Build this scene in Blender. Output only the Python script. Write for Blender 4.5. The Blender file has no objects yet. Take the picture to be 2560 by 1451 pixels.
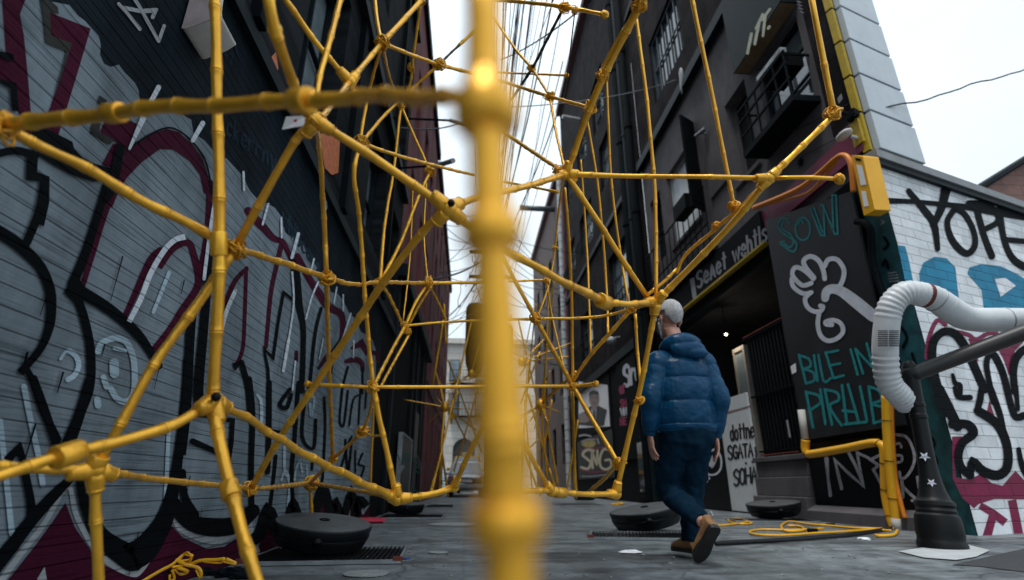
import bpy, bmesh, math, random
from mathutils import Vector, Matrix, Quaternion
random.seed(7)
sc = bpy.context.scene
COL = sc.collection
R_ = math.radians
# ---------------------------------------------------------------- camera model
F = 1330.0; CX, CY = 1280.0, 725.5; CAM_H = 0.45
PITCH = math.atan2(490, F); YAW = math.atan2((1280-1170)*math.cos(PITCH), F)
cp, sp = math.cos(PITCH), math.sin(PITCH)
FWD = Vector((math.sin(YAW)*cp, math.cos(YAW)*cp, sp))
RGT = Vector((math.cos(YAW), -math.sin(YAW), 0))
UPV = RGT.cross(FWD)
CAM = Vector((0, 0, CAM_H))
def ray(px, py): return FWD + RGT*((px-CX)/F) - UPV*((py-CY)/F)
def at(px, py, d): return CAM + ray(px, py)*d
def onx(px, py, X): r = ray(px, py); return CAM + r*(X/r.x)
def onz(px, py, Z=0.0): r = ray(px, py); return CAM + r*((Z-CAM_H)/r.z)
def onY(px, py, Y): r = ray(px, py); return CAM + r*(Y/r.y)
XL, XR = -1.42, 4.9
CORNER = Vector((4.9, 5.25, 0)); BA = R_(71.0)
BDIR = Vector((math.sin(BA), math.cos(BA), 0)); BNRM = Vector((math.cos(BA), -math.sin(BA), 0))
def onB(px, py, off=0.0):
    r = ray(px, py); o = CORNER + BNRM*off
    return CAM + r*((o-CAM).dot(BNRM)/r.dot(BNRM))

# ---------------------------------------------------------------- tagging
def tag(o, label, cat, group=None):
    o['label'] = label; o['category'] = cat
    if group: o['group'] = group
    return o
def struct(o): o['kind'] = 'structure'; return o
def thing(name, label, cat, loc=(0, 0, 0), group=None):
    o = bpy.data.objects.new(name, None); COL.objects.link(o)
    o.location = loc; o.empty_display_size = 0.1
    return tag(o, label, cat, group)
def wloc(o):
    v = Vector((0, 0, 0))
    while o: v += o.location; o = o.parent
    return v

# ---------------------------------------------------------------- materials
MATS = {}
def nn(nt, t, **kw):
    n = nt.nodes.new(t)
    for k, v in kw.items(): setattr(n, k, v)
    return n
def mat(name, col, rough=0.7, metal=0.0, var=0.25, vscale=4.0, bump=0.0, bscale=60.0, pattern=None, pscale=1.0,
        emit=None, alpha=None, coat=0.0, stretch=(1, 1, 1), spec=0.5, dirt=0.0, pcol=None, trans=0.0):
    if name in MATS: return MATS[name]
    m = bpy.data.materials.new(name); m.use_nodes = True; MATS[name] = m
    nt = m.node_tree; L = nt.links.new
    b = nt.nodes['Principled BSDF']
    b.inputs['Roughness'].default_value = rough; b.inputs['Metallic'].default_value = metal
    b.inputs['Specular IOR Level'].default_value = spec
    if coat: b.inputs['Coat Weight'].default_value = coat
    if trans: b.inputs['Transmission Weight'].default_value = trans
    tc = nn(nt, 'ShaderNodeTexCoord'); mp = nn(nt, 'ShaderNodeMapping')
    mp.inputs['Scale'].default_value = stretch
    L(tc.outputs['Object'], mp.inputs['Vector'])
    no = nn(nt, 'ShaderNodeTexNoise'); no.inputs['Scale'].default_value = vscale
    no.inputs['Detail'].default_value = 6; no.inputs['Roughness'].default_value = 0.65
    L(mp.outputs['Vector'], no.inputs['Vector'])
    mr = nn(nt, 'ShaderNodeMapRange'); mr.inputs['From Min'].default_value = 0.3; mr.inputs['From Max'].default_value = 0.7
    mr.inputs['To Min'].default_value = 1-var; mr.inputs['To Max'].default_value = 1+var
    L(no.outputs['Fac'], mr.inputs['Value'])
    mx = nn(nt, 'ShaderNodeVectorMath', operation='SCALE'); mx.inputs[0].default_value = col
    L(mr.outputs['Result'], mx.inputs['Scale'])
    colout = mx.outputs['Vector']
    height = None
    if bump:
        nb = nn(nt, 'ShaderNodeTexNoise'); nb.inputs['Scale'].default_value = bscale; nb.inputs['Detail'].default_value = 5
        L(mp.outputs['Vector'], nb.inputs['Vector']); height = nb.outputs['Fac']
    if pattern == 'siding':            # painted lap boards: one lap every pscale metres of height, long grain
        sx = nn(nt, 'ShaderNodeSeparateXYZ'); L(tc.outputs['Object'], sx.inputs[0])
        dv = nn(nt, 'ShaderNodeMath', operation='DIVIDE'); dv.inputs[1].default_value = pscale; L(sx.outputs['Z'], dv.inputs[0])
        fr = nn(nt, 'ShaderNodeMath', operation='FRACT'); L(dv.outputs[0], fr.inputs[0])
        line = nn(nt, 'ShaderNodeMapRange'); line.inputs['From Min'].default_value = 0.0; line.inputs['From Max'].default_value = 0.09
        line.inputs['To Min'].default_value = 0.0; line.inputs['To Max'].default_value = 1.0; L(fr.outputs[0], line.inputs['Value'])
        gm = nn(nt, 'ShaderNodeMapping'); gm.inputs['Scale'].default_value = (1.6, 1.6, 70); L(tc.outputs['Object'], gm.inputs['Vector'])
        gn = nn(nt, 'ShaderNodeTexNoise'); gn.inputs['Scale'].default_value = 1.5; gn.inputs['Detail'].default_value = 5
        L(gm.outputs['Vector'], gn.inputs['Vector'])
        # dark lap lines broken by noise
        bl = nn(nt, 'ShaderNodeMath', operation='MULTIPLY_ADD'); bl.inputs[1].default_value = 0.42; bl.inputs[2].default_value = 0.58
        L(line.outputs['Result'], bl.inputs[0])
        gr = nn(nt, 'ShaderNodeMapRange'); gr.inputs['From Min'].default_value = 0.36; gr.inputs['From Max'].default_value = 0.46
        gr.inputs['To Min'].default_value = 0.60; gr.inputs['To Max'].default_value = 1.0; L(gn.outputs['Fac'], gr.inputs['Value'])
        m1 = nn(nt, 'ShaderNodeMath', operation='MULTIPLY'); L(bl.outputs[0], m1.inputs[0]); L(gr.outputs['Result'], m1.inputs[1])
        s2 = nn(nt, 'ShaderNodeVectorMath', operation='SCALE'); L(colout, s2.inputs[0]); L(m1.outputs[0], s2.inputs['Scale']); colout = s2.outputs['Vector']
        hh = nn(nt, 'ShaderNodeMath', operation='MULTIPLY_ADD'); hh.inputs[1].default_value = -0.35; L(fr.outputs[0], hh.inputs[0]); L(line.outputs['Result'], hh.inputs[2])
        h2 = nn(nt, 'ShaderNodeMath', operation='MULTIPLY_ADD'); h2.inputs[1].default_value = 0.5; L(gn.outputs['Fac'], h2.inputs[0]); L(hh.outputs[0], h2.inputs[2])
        height = h2.outputs[0]
    if pattern in ('brick', 'brickx'):
        sx = nn(nt, 'ShaderNodeSeparateXYZ'); L(tc.outputs['Object'], sx.inputs[0])
        cb = nn(nt, 'ShaderNodeCombineXYZ'); L(sx.outputs['Y' if pattern == 'brick' else 'X'], cb.inputs['X']); L(sx.outputs['Z'], cb.inputs['Y'])
        bt = nn(nt, 'ShaderNodeTexBrick'); bt.inputs['Scale'].default_value = 1.0
        bt.inputs['Brick Width'].default_value = 3.2*pscale; bt.inputs['Row Height'].default_value = pscale
        bt.inputs['Mortar Size'].default_value = 0.07*pscale; bt.inputs['Mortar Smooth'].default_value = 0.6
        bt.inputs['Color1'].default_value = (1, 1, 1, 1); bt.inputs['Color2'].default_value = (.78, .78, .78, 1)
        k = 0.62 if pcol is None else pcol
        bt.inputs['Mortar'].default_value = (k, k, k, 1)
        dw = nn(nt, 'ShaderNodeTexNoise'); dw.inputs['Scale'].default_value = 3; L(cb.outputs[0], dw.inputs['Vector'])
        ds = nn(nt, 'ShaderNodeVectorMath', operation='MULTIPLY_ADD'); ds.inputs[1].default_value = (.02, .02, 0); L(dw.outputs['Color'], ds.inputs[0]); L(cb.outputs[0], ds.inputs[2])
        L(ds.outputs['Vector'], bt.inputs['Vector'])
        ml = nn(nt, 'ShaderNodeVectorMath', operation='MULTIPLY'); L(colout, ml.inputs[0]); L(bt.outputs['Color'], ml.inputs[1]); colout = ml.outputs['Vector']
        inv = nn(nt, 'ShaderNodeMath', operation='SUBTRACT'); inv.inputs[0].default_value = 1; L(bt.outputs['Fac'], inv.inputs[1])
        nb2 = nn(nt, 'ShaderNodeTexNoise'); nb2.inputs['Scale'].default_value = 40; nb2.inputs['Detail'].default_value = 6; L(tc.outputs['Object'], nb2.inputs['Vector'])
        ha = nn(nt, 'ShaderNodeMath', operation='MULTIPLY_ADD'); ha.inputs[1].default_value = 0.45; L(nb2.outputs['Fac'], ha.inputs[0]); L(inv.outputs[0], ha.inputs[2])
        height = ha.outputs[0]
    if dirt:
        dn = nn(nt, 'ShaderNodeTexNoise'); dn.inputs['Scale'].default_value = 1.1; dn.inputs['Detail'].default_value = 8; dn.inputs['Roughness'].default_value = .7
        dm = nn(nt, 'ShaderNodeMapping'); dm.inputs['Scale'].default_value = (1, 1, .5); L(tc.outputs['Object'], dm.inputs['Vector']); L(dm.outputs['Vector'], dn.inputs['Vector'])
        dr = nn(nt, 'ShaderNodeMapRange'); dr.inputs['From Min'].default_value = .42; dr.inputs['From Max'].default_value = .68
        dr.inputs['To Min'].default_value = 1; dr.inputs['To Max'].default_value = 1-dirt; L(dn.outputs['Fac'], dr.inputs['Value'])
        s3 = nn(nt, 'ShaderNodeVectorMath', operation='SCALE'); L(colout, s3.inputs[0]); L(dr.outputs['Result'], s3.inputs['Scale']); colout = s3.outputs['Vector']
    L(colout, b.inputs['Base Color'])
    if height is not None:
        bp = nn(nt, 'ShaderNodeBump'); bp.inputs['Strength'].default_value = bump if bump else 0.5
        bp.inputs['Distance'].default_value = 0.012 if pattern else 0.004
        L(height, bp.inputs['Height']); L(bp.outputs['Normal'], b.inputs['Normal'])
    if emit:
        b.inputs['Emission Color'].default_value = (*emit[:3], 1); b.inputs['Emission Strength'].default_value = emit[3]
    return m
SB = 0.064
def siding(n, c, v=.2): return mat('siding_'+n, c, rough=.7, var=v, vscale=2.2, bump=.5, pattern='siding', pscale=SB, dirt=.55, spec=.06)
BLK = (.010, .014, .018)
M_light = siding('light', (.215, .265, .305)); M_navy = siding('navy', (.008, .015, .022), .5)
M_black = siding('black', (.003, .005, .007), .3); M_purple = siding('purple', (.065, .008, .026))
M_white = siding('white', (.72, .79, .88)); M_faint = siding('faint', (.42, .55, .64)); M_dim = siding('dim', (.02, .04, .06))
M_olive = siding('olive', (.045, .045, .042)); M_pale = siding('pale', (.42, .45, .48))
def bricky(n, c, v=.12, d=.3): return mat('whitebrick_'+n, c, rough=.6, spec=.2, var=v, vscale=3, bump=.7, pattern='brickx', pscale=.12, dirt=d)
B_white = bricky('white', (.74, .77, .80)); B_black = mat('whitebrick_black', (.005, .006, .008), rough=.7, spec=.05, var=.3, vscale=3, bump=.7, pattern='brickx', pscale=.12); B_blue = bricky('blue', (.012, .21, .36))
B_mag = bricky('magenta', (.20, .012, .055)); B_hl = bricky('clean', (.80, .82, .86))
M_gold = mat('yellow_gold_paint', (1.0, .50, .042), rough=.27, metal=.5, var=.22, vscale=13, bump=.4, bscale=70, dirt=.36, stretch=(1, 1, .35))
M_goldd = mat('yellow_gold_lashing', (.74, .36, .025), rough=.36, metal=.5, var=.3, vscale=30, bump=.5, bscale=160)
M_ydark = mat('dark_cane', (.02, .022, .024), rough=.6)
M_ypvc = mat('yellow_plastic', (.80, .40, .012), rough=.35, var=.08)
M_orng = mat('orange_cable', (.72, .22, .012), rough=.45, var=.1)
M_grey = mat('grey_render', (.12, .112, .12), rough=.85, spec=.08, var=.18, vscale=1.4, bump=.2, bscale=80, dirt=.35)
M_dkgreen = mat('dark_trim', (.007, .013, .017), rough=.55, var=.3, spec=.12)
M_blackm = mat('black_paint', (.004, .006, .008), rough=.7, spec=.06, var=.4, vscale=2, bump=.1)
M_blackg = mat('black_gloss', (.004, .005, .007), rough=.42, spec=.15, var=.3, vscale=2)
M_void = mat('dark_interior', (.022, .023, .025), rough=.9, spec=.05)
M_dkbrick = mat('dark_brick', (.022, .019, .021), rough=.9, spec=.06, var=.7, vscale=1.3, bump=.7, pattern='brick', pscale=.085, pcol=.45)
M_dkbrick2 = mat('black_timber', (.013, .015, .018), rough=.85, spec=.08, var=.85, vscale=.8, bump=.8, bscale=6, stretch=(1, .3, 6))
M_brnbrick = mat('brown_brick', (.075, .048, .044), rough=.8, var=.35, vscale=1.1, bump=.6, pattern='brick', pscale=.09, pcol=.6)
M_maroon = mat('maroon_paint', (.25, .085, .092), rough=.8, spec=.15, var=.4, vscale=.8, bump=.4, bscale=12, stretch=(1, 1, .4), dirt=.4)
M_maroon2 = mat('maroon_dark', (.07, .022, .024), rough=.75, var=.4, vscale=1)
M_redbrick = mat('red_brick', (.19, .10, .085), rough=.8, var=.2, bump=.5, pattern='brickx', pscale=.3)
M_cream = mat('cream_stone', (.70, .67, .62), rough=.8, var=.12, bump=.5, pattern='brickx', pscale=.55)
M_glass = mat('window_glass', (.02, .028, .034), rough=.06, var=.3, vscale=.7, spec=.9)
M_glass_refl = mat('window_glass_painted_reflection', (.20, .25, .28), rough=.05, var=.5, vscale=1.3, spec=1.0)  # pale base colour paints in the bright reflections on the panes
M_curtain = mat('curtain', (.60, .65, .68), rough=.8, var=.2, vscale=3)
M_panel = mat('white_tile_panel', (.44, .49, .53), rough=.4, var=.06, vscale=5, dirt=.12)
M_yside = mat('yellow_edge', (.40, .27, .008), rough=.5, var=.2, vscale=12, bump=.6, bscale=60)
M_teal = mat('teal_paint', (.008, .085, .10), rough=.6, var=.6, vscale=5, bump=.3, dirt=.75)
M_mag = mat('magenta_paint', (.16, .008, .05), rough=.5)
M_concw = mat('pale_concrete', (.42, .44, .45), rough=.85, var=.15, bump=.3, bscale=90)
M_duct = mat('white_duct', (.62, .64, .66), rough=.4, var=.06, vscale=8, bump=.15, bscale=25, dirt=.2)
M_iron = mat('black_iron', (.005, .006, .007), rough=.45, spec=.22, var=.3, vscale=6, bump=.12, bscale=120)
M_rail = mat('brown_black_rail', (.016, .014, .014), rough=.45, var=.3, vscale=5, bump=.1)
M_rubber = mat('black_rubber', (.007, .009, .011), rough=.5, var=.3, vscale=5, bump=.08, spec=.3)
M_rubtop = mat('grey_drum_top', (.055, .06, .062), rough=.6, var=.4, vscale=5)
M_steel = mat('galvanised_steel', (.30, .33, .35), rough=.4, metal=.6, var=.3, vscale=8)
M_rust = mat('rusty_red', (.16, .03, .02), rough=.8, var=.5)
M_wire = mat('wire_black', (.012, .013, .016), rough=.6)
M_stain = mat('white_plaster', (.60, .58, .55), rough=.7, var=.1, bump=.2, bscale=30, dirt=.3)
M_tealpen = mat('teal_chalk', (.006, .22, .235), rough=.7, var=.35, vscale=25)
M_whitepen = mat('white_paint_marker', (.60, .63, .70), rough=.6, var=.15, vscale=8)
M_dullpen = mat('worn_white_paint', (.36, .36, .42), rough=.7, var=.5, vscale=25)
M_pinkpen = mat('pink_paint', (.30, .02, .09), rough=.6, var=.4, vscale=10)
M_creampen = mat('cream_paint', (.55, .50, .36), rough=.6, var=.2, vscale=10)
M_board = mat('white_board', (.60, .63, .65), rough=.5, var=.06, dirt=.15)
M_ink = mat('black_ink', (.01, .01, .012), rough=.5)
M_paper = mat('paper', (.84, .85, .88), rough=.7, var=.05)
M_skin = mat('skin', (.46, .24, .18), rough=.5, var=.12, vscale=14, bump=.08, bscale=160)
M_photo_skin = mat('photo_skin', (.30, .24, .22), rough=.6, var=.3, vscale=25)
M_suit = mat('photo_suit', (.03, .035, .045), rough=.6)
M_red = mat('red_cloth', (.45, .02, .05), rough=.8, var=.3)

# ---------------------------------------------------------------- mesh builder
class MB:
    def __init__(s): s.v = []; s.f = []
    def add(s, vs, fs):
        o = len(s.v); s.v += [Vector(v) for v in vs]; s.f += [tuple(i+o for i in f) for f in fs]; return s
    def quad(s, a, b, c, d): return s.add([a, b, c, d], [(0, 1, 2, 3)])
    def box(s, x0, x1, y0, y1, z0, z1):
        x0, x1 = sorted((x0, x1)); y0, y1 = sorted((y0, y1)); z0, z1 = sorted((z0, z1))
        return s.add([(x0,y0,z0),(x1,y0,z0),(x1,y1,z0),(x0,y1,z0),(x0,y0,z1),(x1,y0,z1),(x1,y1,z1),(x0,y1,z1)],
                     [(0,3,2,1),(4,5,6,7),(0,1,5,4),(1,2,6,5),(2,3,7,6),(3,0,4,7)])
    def obox(s, c, ax, ay, az):        # box by centre and half-axis vectors
        c, ax, ay, az = map(Vector, (c, ax, ay, az))
        return s.add([c-ax-ay-az, c+ax-ay-az, c+ax+ay-az, c-ax+ay-az, c-ax-ay+az, c+ax-ay+az, c+ax+ay+az, c-ax+ay+az],
                     [(0,3,2,1),(4,5,6,7),(0,1,5,4),(1,2,6,5),(2,3,7,6),(3,0,4,7)])
    def poly(s, pts):
        pts = [Vector(p) for p in pts]
        nrm = Vector((0, 0, 0))
        for i in range(len(pts)):
            a, b = pts[i], pts[(i+1) % len(pts)]
            nrm += Vector(((a.y-b.y)*(a.z+b.z), (a.z-b.z)*(a.x+b.x), (a.x-b.x)*(a.y+b.y)))
        from mathutils.geometry import tessellate_polygon
        tris = tessellate_polygon([pts])
        return s.add(pts, [tuple(t) for t in tris])
    def prism(s, pts, ext):
        pts = [Vector(p) for p in pts]; ext = Vector(ext); n = len(pts)
        s.poly(pts); s.poly([p+ext for p in pts])
        return s.add(pts+[p+ext for p in pts], [(i, (i+1) % n, (i+1) % n+n, i+n) for i in range(n)])
    def tube(s, pts, rad, n=8, caps=True):
        pts = [Vector(p) for p in pts]
        if not isinstance(rad, (list, tuple)): rad = [rad]*len(pts)
        T = []
        for i in range(len(pts)):
            t = pts[min(i+1, len(pts)-1)]-pts[max(i-1, 0)]
            T.append(t.normalized() if t.length > 1e-9 else Vector((0, 0, 1)))
        a = Vector((0, 0, 1)) if abs(T[0].z) < .9 else Vector((1, 0, 0))
        u = (a - T[0]*a.dot(T[0])).normalized()
        vs = []; fs = []
        for i, p in enumerate(pts):
            u = (u - T[i]*u.dot(T[i])).normalized(); w = T[i].cross(u)
            r = rad[i]; rx, ry = r if isinstance(r, (list, tuple)) else (r, r)
            for k in range(n):
                an = 2*math.pi*k/n; vs.append(p + u*(rx*math.cos(an)) + w*(ry*math.sin(an)))
        for i in range(len(pts)-1):
            for k in range(n):
                fs.append((i*n+k, i*n+(k+1) % n, (i+1)*n+(k+1) % n, (i+1)*n+k))
        if caps:
            fs.append(tuple(range(n-1, -1, -1))); fs.append(tuple((len(pts)-1)*n+k for k in range(n)))
        return s.add(vs, fs)
    def loft(s, rings, n=20):           # rings: (centre, axis1 vec, axis2 vec)
        vs = []; fs = []
        for c, a, b in rings:
            c, a, b = Vector(c), Vector(a), Vector(b)
            for k in range(n):
                an = 2*math.pi*k/n; vs.append(c+a*math.cos(an)+b*math.sin(an))
        m = len(rings)
        for i in range(m-1):
            for k in range(n): fs.append((i*n+k, i*n+(k+1) % n, (i+1)*n+(k+1) % n, (i+1)*n+k))
        fs.append(tuple(range(n-1, -1, -1))); fs.append(tuple((m-1)*n+k for k in range(n)))
        return s.add(vs, fs)
    def lathe(s, prof, c=(0, 0, 0), n=24, axis=None):
        c = Vector(c); ax = Vector(axis).normalized() if axis else Vector((0, 0, 1))
        u = ax.orthogonal().normalized(); w = ax.cross(u)
        return s.loft([(c+ax*z, u*max(r, 1e-4), w*max(r, 1e-4)) for r, z in prof], n)
    def ball(s, c, r, n=12, m=8, jit=0.0):
        c = Vector(c); rx, ry, rz = r if isinstance(r, (list, tuple)) else (r, r, r)
        vs = [c+Vector((0, 0, rz))]; fs = []
        for i in range(1, m):
            ph = math.pi*i/m
            for k in range(n):
                an = 2*math.pi*k/n; j = 1+random.uniform(-jit, jit)
                vs.append(c+Vector((rx*math.sin(ph)*math.cos(an)*j, ry*math.sin(ph)*math.sin(an)*j, rz*math.cos(ph)*j)))
        vs.append(c-Vector((0, 0, rz)))
        for k in range(n): fs.append((0, 1+k, 1+(k+1) % n))
        for i in range(m-2):
            for k in range(n):
                a = 1+i*n+k; b = 1+i*n+(k+1) % n; fs.append((a, a+n, b+n, b))
        e = len(vs)-1; o = 1+(m-2)*n
        for k in range(n): fs.append((e, o+(k+1) % n, o+k))
        return s.add(vs, fs)
    def ring(s, c, axis, R, r, n=14, m=6, jit=0.0):
        c = Vector(c); ax = Vector(axis).normalized(); u = ax.orthogonal().normalized(); w = ax.cross(u)
        vs = []; fs = []
        for i in range(n):
            a = 2*math.pi*i/n; d = u*math.cos(a)+w*math.sin(a); j = 1+random.uniform(-jit, jit)
            for k in range(m):
                b = 2*math.pi*k/m; vs.append(c+d*(R*j+r*math.cos(b))+ax*(r*math.sin(b)))
        for i in range(n):
            for k in range(m): fs.append((i*m+k, ((i+1) % n)*m+k, ((i+1) % n)*m+(k+1) % m, i*m+(k+1) % m))
        return s.add(vs, fs)
    def build(s, name, material, parent=None, smooth=False, local=False, bevel=0.0):
        o_ = Vector((0, 0, 0)) if (local or parent is None) else wloc(parent)
        me = bpy.data.meshes.new(name)
        me.from_pydata([tuple(v-o_) for v in s.v], [], s.f); me.update()
        ob = bpy.data.objects.new(name, me); COL.objects.link(ob)
        me.materials.append(material)
        if parent: ob.parent = parent
        if smooth:
            for p in me.polygons: p.use_smooth = True
        if bevel:
            md = ob.modifiers.new('bevel', 'BEVEL'); md.width = bevel; md.segments = 2; md.limit_method = 'ANGLE'
        return ob
def smart(ob, ang=40):
    try:
        ob.data.set_sharp_from_angle(angle=R_(ang))
    except Exception: pass
    return ob
def top(mb, name, m, label, cat, group=None, origin=None, **kw):
    """a thing that is a single mesh"""
    if origin is not None:
        o_ = Vector(origin); mb.v = [v-o_ for v in mb.v]
    ob = mb.build(name, m, None, **kw)
    if origin is not None: ob.location = origin
    return tag(ob, label, cat, group)
def remesh(ob, vox, it=4):
    md = ob.modifiers.new('remesh', 'REMESH'); md.mode = 'VOXEL'; md.voxel_size = vox; md.use_smooth_shade = True
    if it:
        sm = ob.modifiers.new('smooth', 'SMOOTH'); sm.iterations = it; sm.factor = .5
    return ob

def cr(pts, k=6):                        # Catmull-Rom through tuples
    if len(pts) < 3: return list(pts)
    out = []
    P = [pts[0]]+list(pts)+[pts[-1]]
    for i in range(1, len(P)-2):
        a, b, c, d = P[i-1], P[i], P[i+1], P[i+2]
        for j in range(k):
            t = j/k; t2 = t*t; t3 = t2*t
            out.append(tuple(.5*((2*q)+(-p+r)*t+(2*p-5*q+4*r-s_)*t2+(-p+3*q-3*r+s_)*t3) for p, q, r, s_ in zip(a, b, c, d)))
    out.append(tuple(pts[-1])); return out
# painted strokes and fills lying on a wall plane, given as points of the survey drawing of that wall
class Paint:
    def __init__(s, proj, base, ox=0, oy=0, k=1/2.9984):
        s.proj = proj; s.base = base; s.k0 = 0; s.mbs = {}; s.o = (ox, oy, k)
    def origin(s, ox, oy, k=1/2.9984): s.o = (ox, oy, k); return s
    def T(s, p): return (s.o[0]+p[0]*s.o[2], s.o[1]+p[1]*s.o[2])
    def _off(s, key):
        s.k0 += 1; return s.base.get(key, .004)+(s.k0 % 14)*.00016
    def mb(s, key):
        if key not in s.mbs: s.mbs[key] = MB()
        return s.mbs[key]
    def fill(s, key, pts, smooth=0):
        off = s._off(key); p = [s.T(q) for q in pts]
        if smooth: p = cr(p+[p[0]], smooth)[:-1]
        s.mb(key).poly([s.proj(x, y, off) for x, y in p])
    def line(s, key, w, pts, smooth=6, cap=True, closed=False):
        off = s._off(key); k = s.o[2]
        n0 = len(pts); ws = list(w) if isinstance(w, (list, tuple)) else [w]*n0
        while len(ws) < n0: ws.append(ws[-1])
        P = [(*s.T(q), ws[i]*k) for i, q in enumerate(pts)]
        if smooth and n0 > 2: P = cr(P, smooth)
        n = len(P); Lp = []; Rp = []
        for i in range(n):
            a = P[max(i-1, 0)]; b = P[i]; c = P[min(i+1, n-1)]
            d1 = Vector((b[0]-a[0], b[1]-a[1])); d2 = Vector((c[0]-b[0], c[1]-b[1]))
            if d1.length < 1e-6: d1 = d2
            if d2.length < 1e-6: d2 = d1
            if d1.length < 1e-6: continue
            d1.normalize(); d2.normalize(); t = d1+d2
            if t.length < .2: t = d1.copy()
            t.normalize(); sc_ = 1/max(.45, t.dot(d1)); h = b[2]/2*sc_
            nx, ny = -t.y, t.x
            Lp.append((b[0]+nx*h, b[1]+ny*h)); Rp.append((b[0]-nx*h, b[1]-ny*h))
        if len(Lp) < 2: return
        m = s.mb(key); mL = [s.proj(x, y, off) for x, y in Lp]; mR = [s.proj(x, y, off) for x, y in Rp]
        q = len(mL)
        m.add(mL+mR, [(i, i+1, q+i+1, q+i) for i in range(q-1)])
        if cap:
            for e, s_ in ((0, -1), (n-1, 1)):
                b = P[e]; a = P[1] if e == 0 else P[n-2]
                d = Vector((b[0]-a[0], b[1]-a[1]))
                if d.length < 1e-6: continue
                d.normalize(); r = b[2]/2; nx, ny = -d.y, d.x
                arc = [(b[0]+(nx*math.cos(t)+d.x*math.sin(t))*r, b[1]+(ny*math.cos(t)+d.y*math.sin(t))*r) for t in [math.pi*i/6 for i in range(7)]]
                m.poly([s.proj(x, y, off) for x, y in arc])
    def text(s, key, w, quad, txt, gap=.28):
        """stroke lettering between four corners (bl, br, tr, tl)"""
        tot = sum(FW(c) for c in txt)+gap*(len(txt)-1); x = 0
        bl, br, tr, tl = quad
        for c in txt:
            for st in FONT.get(c, []):
                pts = []
                for (u, v) in st:
                    U = (x+u*FW(c))/tot
                    b = [bl[i]+(br[i]-bl[i])*U for i in (0, 1)]; t = [tl[i]+(tr[i]-tl[i])*U for i in (0, 1)]
                    pts.append(tuple(b[i]+(t[i]-b[i])*v for i in (0, 1)))
                s.line(key, w, pts, smooth=0 if len(pts) < 3 or c in 'AEFHIKLMNTVWXYZtkwil' else 5)
            x += FW(c)+gap
    def build(s, spec, parent):
        for key, (name, m) in spec.items():
            if key in s.mbs: s.mbs[key].build(name, m, parent)
def FW(c): return {'I': .18, '.': .15, ' ': .5, 'l': .2, 'i': .2, 't': .5, 'W': 1.15, 'M': 1.1, 'w': .95, ',': .2, '1': .3}.get(c, .75 if c.isupper() else .65)
_o = lambda cx, cy, rx, ry, n=10: [(cx+rx*math.cos(2*math.pi*i/n), cy+ry*math.sin(2*math.pi*i/n)) for i in range(n+1)]
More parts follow.
